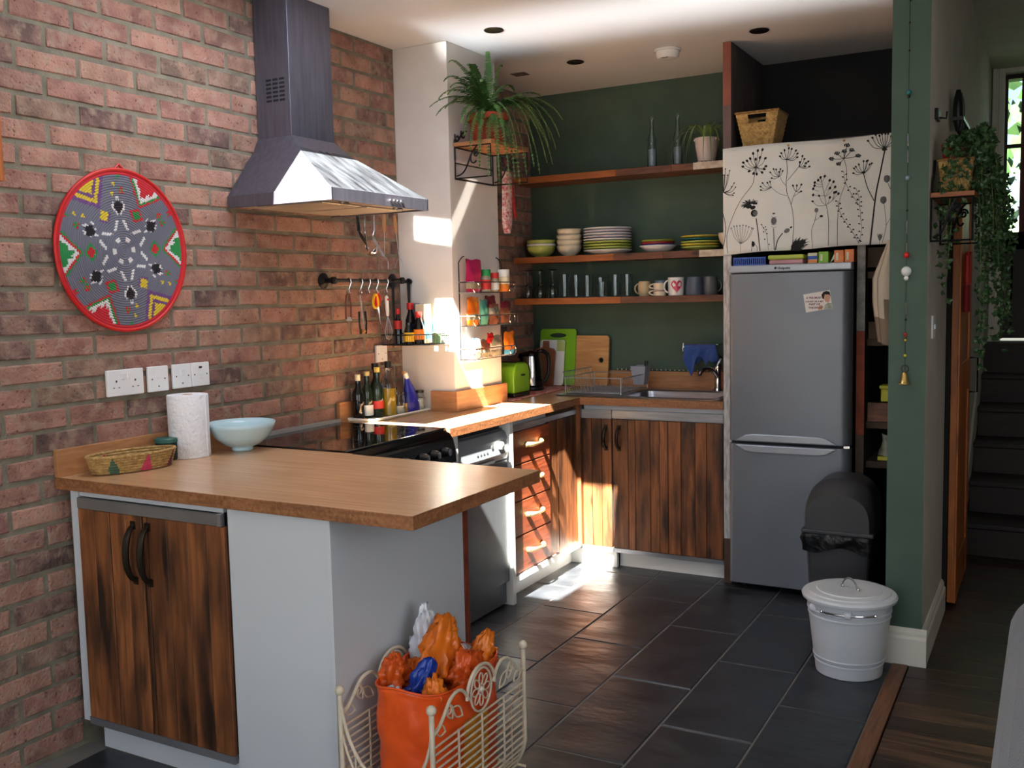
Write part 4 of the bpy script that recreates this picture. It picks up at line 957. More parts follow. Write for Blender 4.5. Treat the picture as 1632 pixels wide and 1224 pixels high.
def b5(t, y):
    x = .062; build('wire_loop', M().tube([(x, y, 1.876), (x, y, 1.84)], .0014), MT['steel'], t)
    build('handle', M().tube([(x, y, 1.845), (x, y+.004, 1.81), (x, y+.010, 1.765)], [.007, .009, .006], 8), MT['wood_handle'], t, smooth=True)
    build('shaft', M().tube([(x, y+.010, 1.765), (x, y+.030, 1.64)], .0018), MT['steel'], t)
    build('masher_wire', M().tube([(x-.02, y+.020, 1.60), (x-.01, y+.028, 1.64), (x+.01, y+.032, 1.64), (x+.02, y+.040, 1.60)], .0022), MT['steel'], t, smooth=True)
utensil('potato_masher', 'wire masher with a wooden handle, nearest the white pier', 1.82, (.06, 1.84, 1.60), b5)
# ---------------- black rail with hooks and tools
rl = thing('utensil_rail', 'black iron rail with round end plates on the bricks left of the wire corner basket', 'rail', (.04, 1.63, 1.535))
build('bar', M().tube([(.06, 1.345, 1.541), (.06, 1.925, 1.535)], .008, 10), MT['iron'], rl, smooth=True)
for y in (1.355, 1.865):
    build('end_plate', M().lathe([(.034, 0), (.034, .006), (.026, .012), (.012, .018), (.010, .05), (.016, .052), (.016, .066), (0, .068)], (.004, y, 1.54), 20, 'x'), MT['iron'], rl, smooth=True)
build('finial', M().ball((.06, 1.93, 1.535), .014, 10), MT['iron'], rl, smooth=True)
hy = [1.465, 1.548, 1.605, 1.665, 1.741]
for y in hy:
    m = M().tube(arc((.060, y, 1.540), .0105, 180, 0, 8, 'xz')+[(.0705, y+.002, 1.53), (.066, y-.010, 1.50)]+arc((.058, y-.004, 1.488), .009, 0, -180, 8, 'xz')+[(.049, y, 1.495)], .0024, 6)
    build('s_hook', m, MT['chrome'], rl, smooth=True)
t = thing('peeler', 'brown-handled loop peeler on the first hook of the black rail', 'utensil', (.06, 1.45, 1.36))
build('frame', M().tube([(.060, 1.441, 1.468), (.060, 1.434, 1.44), (.060, 1.436, 1.37)], .004, 8).tube([(.060, 1.465, 1.468), (.060, 1.472, 1.44), (.060, 1.470, 1.37)], .004, 8).tube(arc((.060, 1.453, 1.468), .012, 0, 180, 8, 'yz'), .004), MT['copper'], t, smooth=True)
build('blade', M().box(.057, .063, 1.434, 1.472, 1.362, 1.378), MT['steel'], t)
t = thing('corkscrew', 'steel lever corkscrew hanging from the black rail', 'utensil', (.06, 1.55, 1.29))
build('arm', M().tube([(.06, 1.540, 1.475), (.062, 1.543, 1.45), (.063, 1.552, 1.38), (.063, 1.56, 1.32)], .0035, 8), MT['steel'], t, smooth=True)
for s_ in (-1, 1): build('lever', M().tube([(.06, 1.552+s_*.022, 1.392), (.062, 1.552+s_*.026, 1.35), (.062, 1.552+s_*.018, 1.30)], [.006, .004, .006], 8), MT['antique'], t, smooth=True); build('pivot', M().ball((.06, 1.552+s_*.022, 1.396), .0065, 8), MT['black_plastic'], t)
build('head', M().ball((.062, 1.556, 1.312), .010, 8), MT['wood_handle'], t, smooth=True)
t = thing('kitchen_scissors', 'scissors with red and yellow handles on the black rail', 'scissors', (.06, 1.66, 1.36))
build('handle', M().tube([(.06, 1.668+.016*math.cos(a), 1.452+.030*math.sin(a)) for a in [2*PI*k/14 for k in range(14)]], .007, 8, closed=True), MT['red'], t, smooth=True)
build('handle', M().tube([(.064, 1.648+.018*math.cos(a)*(1-.3*math.sin(a)), 1.446+.032*math.sin(a)) for a in [2*PI*k/14 for k in range(14)]], .006, 8, closed=True), MT['yellow'], t, smooth=True, label='yellow handle loop')
for s_ in (0, 1): build('blade', M().prism([(1.655+.006*s_, 1.42), (1.668+.006*s_, 1.42), (1.690-.006*s_, 1.335)], .0585+.003*s_, .0605+.003*s_, 'x'), MT['steel'], t)
t = thing('whisk', 'balloon whisk with a white red-ended handle on the black rail', 'utensil', (.06, 1.74, 1.26))
build('handle', M().tube([(.062, 1.735, 1.470), (.062, 1.737, 1.462), (.062, 1.739, 1.40), (.062, 1.741, 1.375)], [.004, .0095, .0095, .007], 10), MT['white_gloss'], t, smooth=True)
build('end_insert', M().ball((.070, 1.736, 1.452), .006, 8), MT['red'], t)
for k in range(5):
    a = PI*k/5; m = M().tube([(.062, 1.741, 1.376)]+[(.062+.018*math.cos(a)*w_, 1.745+.018*math.sin(a)*w_, z) for w_, z in [(.5, 1.345), (1, 1.30), (.7, 1.272), (0, 1.262), (-.7, 1.272), (-1, 1.30), (-.5, 1.345)]]+[(.062, 1.741, 1.376)], .0010, 5); build('wire', m, MT['steel'], t, smooth=True)
# ---------------- corner wire basket with sauces
cb = thing('wire_corner_basket', 'dark wire corner basket of sauces hung from the black rail', 'basket', (.10, 1.84, 1.235))
zb_, zt_ = 1.238, 1.285
fl = [(.012, 1.755), (.185, 1.755), (.255, 1.795), (.272, 1.90), (.272, 1.932), (.012, 1.932)]
build('rim', M().tube([(x, y, zt_) for x, y in fl], .003, 6, closed=True).tube([(x, y, zb_) for x, y in fl], .003, 6, closed=True), MT['wire_dark'], cb)
k = 0
for (a, b) in zip(fl, fl[1:]+fl[:1]):
    n_ = max(1, int(math.hypot(b[0]-a[0], b[1]-a[1])/.011))
    for i in range(n_):
        f = i/n_; x, y = a[0]+(b[0]-a[0])*f, a[1]+(b[1]-a[1])*f
        if y > 1.925 and x < .26 and k % 3: k += 1; continue
        build('wire', M().tube([(x, y, zb_), (x, y, zt_)], .0012, 4), MT['wire_dark'], cb); k += 1
m = M()
for i in range(12): y = 1.765+i*.0145; m.tube([(.014, y, zb_), (.19 if y < 1.78 else .262, y, zb_)], .0013, 4)
build('floor_wires', m, MT['wire_dark'], cb, kind='stuff')
for (x, y) in [(.062, 1.790), (.062, 1.918)]: build('hanger', M().tube([(x, y, 1.53), (x, y, 1.44), (x, y+.004, 1.285)], [.008, .006, .004], 8).tube(arc((x, y, 1.535), .012, 0, 180, 8, 'xz'), .004), MT['iron'], cb, smooth=True)
def bottle(name, label, x, y, z, prof, mt, cap=None, capm=None, lab=None, labm=None, cat='bottle', n=18, group=None):
    t = thing(name, label, cat, (x, y, z), group)
    build('bottle_body', M().lathe(prof, (x, y, z), n), mt, t, smooth=True)
    if cap: build('cap', M().lathe([(cap[0], cap[1]), (cap[0], cap[2]), (0, cap[2]+.0005)], (x, y, z), n), capm, t, smooth=True)
    if lab: build('label', M().lathe([(lab[0], lab[1]), (lab[0]+.0004, lab[1]), (lab[0]+.0004, lab[2]), (lab[0], lab[2])], (x, y, z), n), labm, t, smooth=True)
    return t
zz = zb_+.0035
bottle('sauce_bottle', 'slim dark bottle with red label at the left of the corner basket', .085, 1.790, zz, [(.018, 0), (.018, .10), (.009, .125), (.008, .15), (0, .151)], MT['glass_dk'], (.0095, .14, .165), MT['red'], (.0183, .07, .11), MT['tint_red'])
bottle('sauce_bottle', 'dark sauce bottle with tall red cap standing at the back of the corner basket', .10, 1.872, zz, [(.024, 0), (.024, .11), (.012, .15), (.011, .18), (0, .181)], MT['glass_dk'], (.017, .160, .192), MT['red'], (.0243, .03, .09), MT['blue'])
bottle('sauce_bottle', 'squat jar with a yellow label at the front of the corner basket', .155, 1.778, zz, [(.022, 0), (.024, .06), (.016, .085), (.016, .10), (0, .101)], MT['glass_dk'], None, None, (.0244, .012, .055), MT['yellow'])
bottle('sauce_bottle', 'brown sauce bottle with orange label and red cap at the front of the corner basket', .185, 1.815, zz, [(.026, 0), (.028, .05), (.024, .085), (.013, .115), (.013, .13), (0, .131)], MT['glass_dk'], (.0165, .122, .150), MT['tint_red'], (.0283, .02, .068), MT['orange_pk'])
t = thing('stock_carton', 'tall cream and light blue carton in the corner basket', 'carton', (.165, 1.885, zz))
build('carton_body', M().box(.140, .190, 1.855, 1.915, zz, zz+.185), MT['cream'], t, bevel=.001, seg=1)
build('print_band', M().box(.1395, .1905, 1.8545, 1.9155, zz+.02, zz+.105), MT['blue_lt'], t)
m = M()
for k in range(6): m.box(.146+k*.007, .149+k*.007, 1.8540, 1.8549, zz+.118, zz+.132)
build('marks', m, MT['ink_grey'], t, kind='stuff')
t = thing('grey_carton', 'plain grey carton behind the cream one in the corner basket', 'carton', (.115, 1.915, zz))
build('carton_body', M().box(.095, .134, 1.902, 1.930, zz, zz+.19), MT['grey_plastic'], t, bevel=.001, seg=1)
bottle('spice_jar', 'small jar with pale green contents at the right of the corner basket', .235, 1.890, zz, [(.020, 0), (.022, .05), (.0, .055)], pm('pale_green_glass', (120, 176, 130), rough=.2), None, None, cat='jar')
# ---------------- woven disc
ds = thing('woven_wall_disc', 'round woven wall plaque with stars in grey, red, yellow and green on the bricks', 'wall plaque', (.01, .31, 1.367))
DC = (.012, .312, 1.640); DR = .268
palette = {'g': (112, 112, 126), 'w': (228, 224, 222), 'k': (30, 24, 32), 'r': (202, 40, 52), 'y': (220, 190, 50), 'e': (44, 140, 74), 'p': (112, 70, 128)}
def dcol(u, v):
    r = math.hypot(u, v); a = math.degrees(math.atan2(v, u)) % 360
    if r > .955: return 'r'
    # notches at 5+60k degrees
    k = int(round((a-4)/60)) % 6; da = ((a-4-60*k+180) % 360)-180
    px, py = r*math.cos(R(da)), r*math.sin(R(da))     # px outward
    kind = 'eyr'[k % 3] if False else {0: 'e', 1: 'r', 2: 'y', 3: 'e', 4: 'r', 5: 'y'}[k]
    f = px-.60-abs(py)*1.05
    if kind == 'y':
        if f > .0 and f < .07: return 'p'
        if .07 <= f < .14: return 'y'
        if .14 <= f < .20: return 'p'
        if f >= .20: return 'y'
        if abs(px-.50)+abs(py)*.9 < .075: return 'y'
        if abs(px-.50)+abs(py)*.9 < .11: return 'p' if int(r*70) % 2 else 'g'
        for (qx, qy) in [(.66, .27), (.75, .36), (.66, -.27), (.75, -.36)]:
            if abs(px-qx)+abs(py-qy) < .030: return 'y'
    else:
        A_, B_ = ('e', 'r') if kind == 'r' else ('r', 'e')
        if 0 < f < .035: return B_
        if .035 <= f < .075: return A_
        if .075 <= f < .16: return 'w' if (f < .12 or int(math.atan2(v, u)*60) % 2) else B_
        if f >= .16: return 'r' if kind == 'r' else 'e'
        if abs(px-.50)+abs(py)*.9 < .07: return 'e' if kind == 'r' else 'r'
        if abs(px-.50)+abs(py)*.9 < .105: return 'r' if kind == 'r' else 'e'
        for (qx, qy) in [(.67, .33), (.80, .47), (.67, -.33), (.80, -.47)]:
            d_ = abs(px-qx)+abs(py-qy)
            if d_ < .055: return 'r' if int(d_*60+r*40) % 2 else 'e'
    # diamonds at 34+60k
    k2 = int(round((a-36)/60)) % 6; d2 = ((a-36-60*k2+180) % 360)-180
    qx, qy = r*math.cos(R(d2)), r*math.sin(R(d2)); dd = abs(qx-.55)*.9+abs(qy)
    if dd < .085: return 'k'
    if dd < .125: return 'w' if (int(r*70)+int(a*1.2)) % 2 else 'g'
    if .12 < qx < .46:
        w_ = .020+(.46-qx)*.36
        if abs(abs(qy)-w_) < .020: return 'w' if int(r*60) % 2 == 0 else 'g'
    if .13 < r < .19 and abs(abs(d2)-26) < 9: return 'w'
    return 'g'
NR, NA = 34, 260
vs = []; fs = []; cols = []
rings = []
for i in range(NR):
    r0, r1 = i/NR, (i+1)/NR
    rings += [(r0+.0001, .0), (r0+(r1-r0)*.3, .0028), (r0+(r1-r0)*.7, .0028)]
rings.append((1.0, .0)); rings.append((1.012, -.006)); rings.append((.99, -.010))
for (rr_, h) in rings:
    for k in range(NA):
        a = 2*PI*k/NA; vs.append((DC[0]+h, DC[1]+DR*rr_*math.cos(a)*.985, DC[2]+DR*rr_*math.sin(a)*1.01))
for i in range(len(rings)-1):
    for k in range(NA):
        k2 = (k+1) % NA; fs.append((i*NA+k, i*NA+k2, (i+1)*NA+k2, (i+1)*NA+k)); a = 2*PI*(k+.5)/NA; rc = min((int(i/3)+.5)/NR, .999)
        cols.append(palette[dcol(rc*math.cos(a), rc*math.sin(a))])
m = M(); m.add(vs, fs)
mt, nt_, b_ = newmat('woven_yarn'); at = N(nt_, 'ShaderNodeAttribute'); at.attribute_name = 'Col'; nt_.links.new(at.outputs['Color'], b_.inputs['Base Color']); b_.inputs['Roughness'].default_value = .9
nz_ = N(nt_, 'ShaderNodeTexNoise'); nz_.inputs['Scale'].default_value = 260; bp_ = N(nt_, 'ShaderNodeBump'); bp_.inputs['Strength'].default_value = .5; bp_.inputs['Distance'].default_value = .003; nt_.links.new(nz_.outputs[0], bp_.inputs['Height']); nt_.links.new(bp_.outputs[0], b_.inputs['Normal'])
o = build('weave', m, mt, ds, smooth='all')
ca = o.data.color_attributes.new('Col', 'FLOAT_COLOR', 'CORNER'); buf = []
for c in cols: l = L(c); buf += list(l)*4
ca.data.foreach_set('color', buf)
build('hanging_loop', M().tube([(.012, .285, 1.908), (.012, .30, 1.922), (.012, .308, 1.930), (.012, .316, 1.922), (.012, .335, 1.908)], .004, 6), MT['red'], ds, smooth=True)
build('border', M().tube([(DC[0]+.001, DC[1]+DR*1.004*math.cos(2*PI*k/80)*.985, DC[2]+DR*1.004*math.sin(2*PI*k/80)*1.01) for k in range(80)], .006, 8, closed=True), MT['red'], ds, smooth='all', label='red bound edge')
# ---------------- sockets
def socket(label, y0, y1, z0, z1, kind):
    t = thing('wall_socket', label, 'socket', (.004, (y0+y1)/2, z0))
    build('plate', M().box(.004, .016, y0, y1, z0, z1), MT['socket'], t, bevel=.003)
    zm = (z0+z1)/2; m = M(); f = .0164; rk = M()
    if kind == 2:
        for c in (y0+.036, y1-.036):
            for (dy, dz, hh) in [(0, .006, .007), (-.011, -.016, .003), (.011, -.016, .003)]: build('pin_hole', M().box(f-.001, f, c+dy-.003, c+dy+.003, zm+dz-hh/2, zm+dz+hh/2), MT['socket_hole'], t)
        for dy in (-.018, .006): build('rocker', M().box(f-.002, f+.002, (y0+y1)/2+dy, (y0+y1)/2+dy+.012, z1-.034, z1-.014), MT['socket'], t, bevel=.001, seg=1)
    elif kind == 1:
        build('rocker', M().box(f-.002, f+.002, (y0+y1)/2-.008, (y0+y1)/2+.008, zm+.004, zm+.026), MT['socket'], t, bevel=.001, seg=1)
        for (dy, dz) in [(-.028, 0), (.028, 0), (0, -.026)]: build('screw', M().cyl((f-.001, (y0+y1)/2+dy, zm+dz), .0028, .0012, 10, 'x'), MT['socket_hole'], t)
    else:
        build('neon', M().box(f-.002, f+.001, (y0+y1)/2-.008, (y0+y1)/2+.006, z1-.022, z1-.014), MT['socket_hole'], t)
        build('rocker', M().box(f-.002, f+.002, (y0+y1)/2-.008, (y0+y1)/2+.008, zm-.016, zm+.004), MT['socket'], t, bevel=.001, seg=1)
        for dy in (-.030, .030): build('screw', M().cyl((f-.001, (y0+y1)/2+dy, zm), .0028, .0012, 10, 'x'), MT['socket_hole'], t)
socket('double white plug socket under the woven disc, leftmost of the wall plates', .210, .360, 1.146, 1.236, 2)
socket('single white switch plate just right of the double socket', .380, .470, 1.146, 1.236, 1)
socket('third white wall plate from the left, above the kitchen roll', .491, .577, 1.148, 1.236, 1)
socket('rightmost white wall plate above the kitchen roll, with a small dark window', .579, .665, 1.148, 1.236, 0)
socket('white plate on the bricks above the oil bottles', 1.708, 1.792, 1.158, 1.238, 1)
socket('white plate on the dark bricks behind the snack rack', 2.52, 2.60, 1.15, 1.235, 1)
# ---------------- on the peninsula
kr = thing('kitchen_roll', 'standing roll of white kitchen paper on the peninsula', 'kitchen roll', (.10, .475, .9105))
m = M().lathe([(.018, 0), (.070, 0), (.0715, .004), (.0705, .10), (.0715, .218), (.070, .222), (.018, .222), (.018, 0)], (.10, .475, .911), 48); build('paper', m, MT['paper'], kr, smooth=True)
build('core', M().lathe([(.0165, .0), (.0178, .0), (.0178, .2225), (.0165, .2225)], (.10, .475, .911), 24), MT['wood_handle'], kr, smooth=True)
build('loose_edge', M().box(.166, .1725, 0.490, .492, .912, 1.130), MT['paper'], kr)
bw = thing('serving_bowl', 'wide pale blue glazed bowl beside the kitchen roll', 'bowl', (.172, .655, .9105))
prof = [(r_*.90, z_) for r_, z_ in [(.030, 0), (.042, 0), (.044, .008), (.040, .012), (.075, .024), (.112, .052), (.132, .086), (.138, .104), (.134, .105), (.126, .086), (.105, .055), (.070, .030), (.0, .022)]]
build('bowl_body', M().lathe(prof, (.176, .655, .911), 40), MT['bowl_blue'], bw, smooth='all')
ob = thing('woven_tray', 'low oval straw basket with green, pink and purple patches on the peninsula', 'basket', (.13, .20, .9105))
def ring_el(cx, cy_, rx, ry, z, rot, n=60): return [(cx+rx*math.cos(a)*math.cos(rot)-ry*math.sin(a)*math.sin(rot), cy_+rx*math.cos(a)*math.sin(rot)+ry*math.sin(a)*math.cos(rot), z) for a in [2*PI*k/n for k in range(n)]]
rt = R(76)
for j in range(7):
    z = .917+.0085*j; g = .0028*j
    nm = build('coil', M().tube(ring_el(.128, .200, .132+g, .058+g*.8, z, rt), .0056, 6, closed=True), MT['wicker'], ob, smooth='all')
m = M()
for (ang, n_, key) in [(232, 4, 'e'), (278, 4, 'pk'), (325, 4, 'pu'), (20, 3, 'rd'), (120, 3, 'pk'), (150, 3, 'pu')]:
    mt_ = {'e': pm('dyed_green', (30, 96, 80), rough=.9), 'pk': pm('dyed_pink', (212, 50, 100), rough=.9), 'pu': pm('dyed_purple', (88, 24, 70), rough=.9), 'rd': pm('dyed_red', (206, 50, 40), rough=.9)}[key]
    m = M()
    for j in range(6):
        wd = [13, 11, 9, 7, 5, 3][j] if key != 'e' else [12, 13, 11, 8, 5, 2][j]
        z = .9175+.0085*j; g = .0028*j; sg = 1
        for s_ in range(-wd//2, wd//2):
            a = R(ang+s_*1.25); rx, ry = .132+g, .058+g*.8
            p = lambda a, k_: (.128+(rx+k_)*math.cos(a)*math.cos(rt)-(ry+k_)*math.sin(a)*math.sin(rt), .200+(rx+k_)*math.cos(a)*math.sin(rt)+(ry+k_)*math.sin(a)*math.cos(rt))
            q0, q1 = p(a, .0058), p(a+R(1.1), .0058)
            m.add([(q0[0], q0[1], z-.0035), (q1[0], q1[1], z-.0035), (q1[0], q1[1], z+.0035), (q0[0], q0[1], z+.0035)], [(0,1,2,3)])
            if j > 2: 
                q0, q1 = p(a, -.0058), p(a+R(1.1), -.0058); m.add([(q0[0], q0[1], z-.0035), (q1[0], q1[1], z-.0035), (q1[0], q1[1], z+.0035), (q0[0], q0[1], z+.0035)], [(0,1,2,3)])
    build('patch', m, mt_, ob, kind='stuff')
m = M().add([(x, y, .9135) for x, y, z in ring_el(.128, .200, .130, .056, 0, rt)], [tuple(range(60))]); build('base', m, MT['wicker_dk'], ob)
t = thing('candle_pot', 'small dark teal pot behind the straw basket', 'pot', (.075, .385, .9105))
build('pot_body', M().lathe([(.034, 0), (.038, .006), (.038, .060), (.034, .062), (.033, .02), (0, .018)], (.080, .388, .911), 28), pm('dark_teal_glaze', (24, 54, 52), (16, 38, 38), rough=.2), t, smooth=True)
build('lid', M().lathe([(.040, .062), (.040, .074), (.036, .078), (0, .079)], (.080, .388, .911), 28), pm('teal_lid', (54, 104, 92), rough=.4), t, smooth=True)
# picture frame at the far left of the brick wall
t = thing('picture_frame', 'edge of an orange wooden picture frame at the far left of the brick wall', 'picture frame', (.012, -.28, 1.83))
m = M().box(.006, .022, -.148, -.116, 1.835, 2.05).box(.006, .022, -.50, -.472, 1.835, 2.05).box(.006, .022, -.472, -.148, 2.022, 2.05).box(.006, .022, -.472, -.148, 1.835, 1.863)
build('frame', m, MT['pine_door'], t); build('backing', M().box(.008, .014, -.472, -.148, 1.863, 2.022), MT['cream'], t)
# ---------------- oil tray
ty = thing('baking_tray', 'pale rimmed tray holding the oil bottles by the cooker', 'tray', (.10, 1.72, .9105))
m = M().box(.024, .160, 1.470, 1.910, .911, .916); build('tray_floor', m, MT['cream'], ty)
build('rim', M().tube([(.024, 1.470, .921), (.166, 1.468, .921), (.166, 1.912, .921), (.024, 1.912, .921)], .005, 6, closed=True), MT['white_gloss'], ty, smooth=True)
zz = .9165
wine = lambda r, h, hn: [(r*.9, 0), (r, .004), (r, h*.58), (r*.85, h*.66), (hn, h*.78), (hn, h), (0, h+.0005)]
bottle('oil_bottle', 'near-black bottle with cream cap, leftmost on the tray', .060, 1.500, zz, wine(.027, .19, .011), MT['glass_dk'], (.0125, .175, .203), MT['cream'])
bottle('oil_bottle', 'dark green bottle with a yellow cap, second from the left on the tray', .065, 1.560, zz, wine(.026, .20, .011), MT['glass_gr'], (.0135, .192, .212), pm('pale_cap', (206, 190, 120), rough=.4), (.0263, .012, .06), MT['white_pk'])
bottle('oil_bottle', 'bottle with a pale yellow cap and red label, third from the left on the tray', .090, 1.605, zz, wine(.027, .215, .012), MT['glass_gr'], (.0135, .206, .228), pm('ochre_cap', (206, 180, 90), rough=.4), (.0273, .04, .075), MT['tint_red'])
bottle('oil_bottle', 'small-necked bottle with a round black stopper behind the clear oil bottle', .045, 1.650, zz, wine(.024, .225, .010), MT['glass_dk'], (.0165, .215, .243), MT['black_plastic'])
ob2 = bottle('oil_bottle', 'tall clear bottle of yellow chilli oil with a black cap', .112, 1.662, zz, [(.030, 0), (.033, .005), (.033, .135), (.026, .17), (.014, .20), (.013, .232), (0, .2325)], MT['glass'], (.0165, .222, .252), MT['black_plastic'])
build('oil', M().lathe([(.0305, .004), (.0305, .128), (0, .1285)], (.112, 1.662, zz), 18), MT['glass_y'], ob2, smooth=True)
build('chilli', M().tube([(.118, 1.655, zz+.01), (.128, 1.66, zz+.05), (.118, 1.668, zz+.10), (.122, 1.662, zz+.118)], .005, 6), MT['tint_red'], ob2, smooth=True)
def jar(label, x, y, r, h, fill, fm, lidm=None, zz=zz):
    t = thing('glass_jar', label, 'jar', (x, y, zz))
    build('jar_body', M().lathe([(r*.9, 0), (r, .004), (r, h*.72), (r*.8, h*.82), (r*.8, h)], (x, y, zz), 20), MT['glass'], t, smooth=True, solid=.0012)
    build('contents', M().lathe([(r-.004, .003), (r-.004, fill), (0, fill+.0005)], (x, y, zz), 20), fm, t, smooth=True)
    build('lid', M().lathe([(r*.85, h), (r*.85, h+.012), (0, h+.0125)], (x, y, zz), 20), lidm or MT['glass'], t, smooth=True)
    return t
jar('clear jar half full of salt in front of the other tray jars', .118, 1.728, .030, .095, .038, MT['salt'])
jar('clear jar of honey between the salt jar and the blue bottle', .100, 1.790, .027, .085, .045, MT['honey'])
jar('small clear jar behind the blue detergent bottle, dark lidded', .055, 1.770, .026, .11, .055, MT['clear_pk'], MT['black_plastic'])
jar('spice jar with a black lid at the right end of the tray', .128, 1.888, .024, .085, .060, MT['salt'], MT['black_plastic'])
t = thing('detergent_bottle', 'royal blue trigger-neck bottle beside the white pier', 'bottle', (.105, 1.838, zz))
def det(u, v):
    a = 2*PI*u; w_ = [.046, .047, .046, .042, .037, .031, .024, .016, .012][min(8, int(v*8))]
    f = v*8-int(v*8) if v < 1 else 0; wn = [.046, .047, .046, .042, .037, .031, .024, .016, .012, .012][min(8, int(v*8))+1 if v < 1 else 8]
    w_ = w_*(1-f)+wn*f; return (.108+w_*.75*math.cos(a), 1.842-.030*v*v*1.0+w_*1.15*math.sin(a), zz+.165*v)
build('bottle_body', M().grid(det, 24, 16, True), MT['blue'], t, smooth='all')
build('nozzle', M().tube([(.108, 1.812, zz+.162), (.108, 1.800, zz+.188)], [.013, .011], 12), MT['white_gloss'], t, smooth=True)
build('trigger', M().box(.102, .114, 1.784, 1.800, zz+.182, zz+.196), MT['wood_handle'], t, bevel=.002)
build('label', M().box(.1385, .1392, 1.822, 1.862, zz+.046, zz+.054), MT['white_pk'], t)
# ---------------- snack rack on the pier
rk = thing('wire_rack', 'three-tier chrome wire rack of packets on the white pier', 'rack', (.33, 2.18, 1.15))
for (z, yy) in [(1.475, 0), (1.315, .0), (1.155, .0)]:
    x0, x1, y0, y1 = .304, .378, 1.985, 2.405
    build('tier', M().tube([(x0, y0, z), (x1, y0+.02, z), (x1, y1-.02, z), (x0, y1, z)], .0022, 6, closed=True).tube([(x0, y0, z+.05), (x1+.004, y0+.015, z+.05), (x1+.004, y1-.015, z+.05), (x0, y1, z+.05)], .0028, 6), MT['chrome'], rk, smooth=True)
    m = M()
    for k in range(9): m.tube([(x0, y0+.03+k*.045, z), (x1, y0+.03+k*.045, z)], .0012, 4)
    build('tier_wires', m, MT['chrome'], rk, kind='stuff')
    for y in (y0+.035, y1-.035): build('scroll', M().tube([(x1+.003, y+.030*math.cos(a), z+.025+.024*math.sin(a)) for a in [2*PI*k/18 for k in range(18)]], .0022, 6, closed=True), MT['chrome'], rk, smooth=True)
for y in (1.99, 2.40): build('upright', M().tube([(.305, y, 1.15), (.305, y, 1.62)]+[(.305, y+(.05 if y < 2.1 else -.05)*k/5, 1.62+.03*math.sin(PI*k/10)) for k in range(1, 6)], .0026, 6), MT['iron'], rk, smooth=True)
def packet(label, y0, y1, z0, z1, x, mt, mt2=None, band=(.3, .6), puff=.014, lean=0, name='snack_packet', ny=8, nz=10, seed=1):
    r = random.Random(seed*13+5); ph = [r.uniform(0, 6) for _ in range(4)]
    t = thing(name, label, 'packet', (x, (y0+y1)/2, z0))
    def f(u, v, s_):
        e = math.sin(PI*u)**.5*min(1, math.sin(PI*v)**.6) if 0 < u < 1 and 0 < v < 1 else 0
        w_ = .004*math.sin(11*u+ph[0]+7*v)+.003*math.sin(17*v+ph[1])
        return (x+lean*v+s_*(puff*e)+w_*e, y0+(y1-y0)*u+.004*math.sin(8*v+ph[2])*(1 if .1 < v < .9 else 0), z0+(z1-z0)*v+.003*math.sin(9*u+ph[3])*v)
    m = M()
    for s_ in (1, -1):
        m.grid(lambda u, v: f(u, v, s_), ny, nz)
    if mt2:
        for i in range(len(m.f)):
            v = ((i % (ny*nz))//ny+.5)/nz
            if band[0] < v < band[1]: m.m[i] = 1
    build('packet_film', m, [mt, mt2] if mt2 else mt, t, smooth='all'); return t
packet('large pink crisp packet at the top left of the wire rack', 2.005, 2.145, 1.478, 1.635, .335, MT['pink'], MT['clear_pk'], (.10, .32), seed=1)
packet('orange and yellow packet at the left of the middle tier', 1.998, 2.105, 1.318, 1.455, .340, MT['orange_pk'], MT['clear_pk'], (.2, .45), seed=2)
packet('teal packet in the middle tier', 2.112, 2.185, 1.318, 1.440, .345, MT['teal'], None, seed=3)
packet('brown and cream nut packet in the middle tier', 2.170, 2.262, 1.318, 1.420, .362, MT['brown_pk'], MT['clear_pk'], (.5, .8), seed=4)
packet('flat plum packet standing behind the nuts', 2.200, 2.300, 1.318, 1.458, .322, MT['plum_pk'], MT['brown_pk'], (.0, .6), seed=5)
packet('plum and orange sweet bag at the right of the middle tier', 2.300, 2.405, 1.320, 1.430, .352, MT['brown_pk'], MT['plum_pk'], (.65, 1), seed=6)
packet('small red packet clipped between middle and lower tiers', 2.165, 2.225, 1.225, 1.275, .350, MT['red'], None, seed=7, puff=.008)
packet('white packet at the left of the bottom tier', 2.005, 2.100, 1.160, 1.250, .350, MT['white_pk'], None, seed=8)
packet('brown flour packet in the bottom tier', 2.120, 2.205, 1.160, 1.245, .340, MT['clear_pk'], MT['brown_pk'], (.4, .9), seed=9)
packet('clear bag of seeds in the bottom tier', 2.200, 2.305, 1.160, 1.262, .352, MT['clear_pk'], MT['salt'], (.3, .5), seed=10)
packet('bright orange packet with a blue foot at the right of the bottom tier', 2.315, 2.420, 1.160, 1.275, .360, MT['orange_film'], MT['blue_lt'], (.0, .2), seed=11)
def rjar(label, y, r, h, capm, z=1.478, x=.342, lm=None):
    return bottle('spice_jar', label, x, y, z+.0025, [(r, 0), (r, h*.75), (r*.85, h*.85), (r*.85, h), (0, h+.0005)], MT['clear_pk'], (r*.98, h*.80, h+.012), capm, (r+.0004, h*.1, h*.6), lm or MT['white_pk'], cat='jar')
rjar('herb jar with a green lid in the top tier of the wire rack', 2.182, .024, .095, MT['green_lid'], lm=MT['tint_red'])
rjar('spice jar with a red lid in the top tier of the wire rack', 2.262, .024, .080, MT['tint_red'])
rjar('clear bottle with a blue cap in the bottom tier of the wire rack', 2.085, .016, .085, MT['blue_lt'], 1.155, .330)
t = thing('tin_stack', 'stack of small pale round tins at the right of the top tier', 'tin', (.345, 2.355, 1.478))
for k in range(3): build('tin', M().lathe([(.030, 0), (.031, .003), (.031, .032), (.030, .036), (0, .036)], (.345, 2.352, 1.4785+k*.0375), 20), [MT['orange_pk'], MT['cream'], MT['white_pk']][k], t, smooth=True)
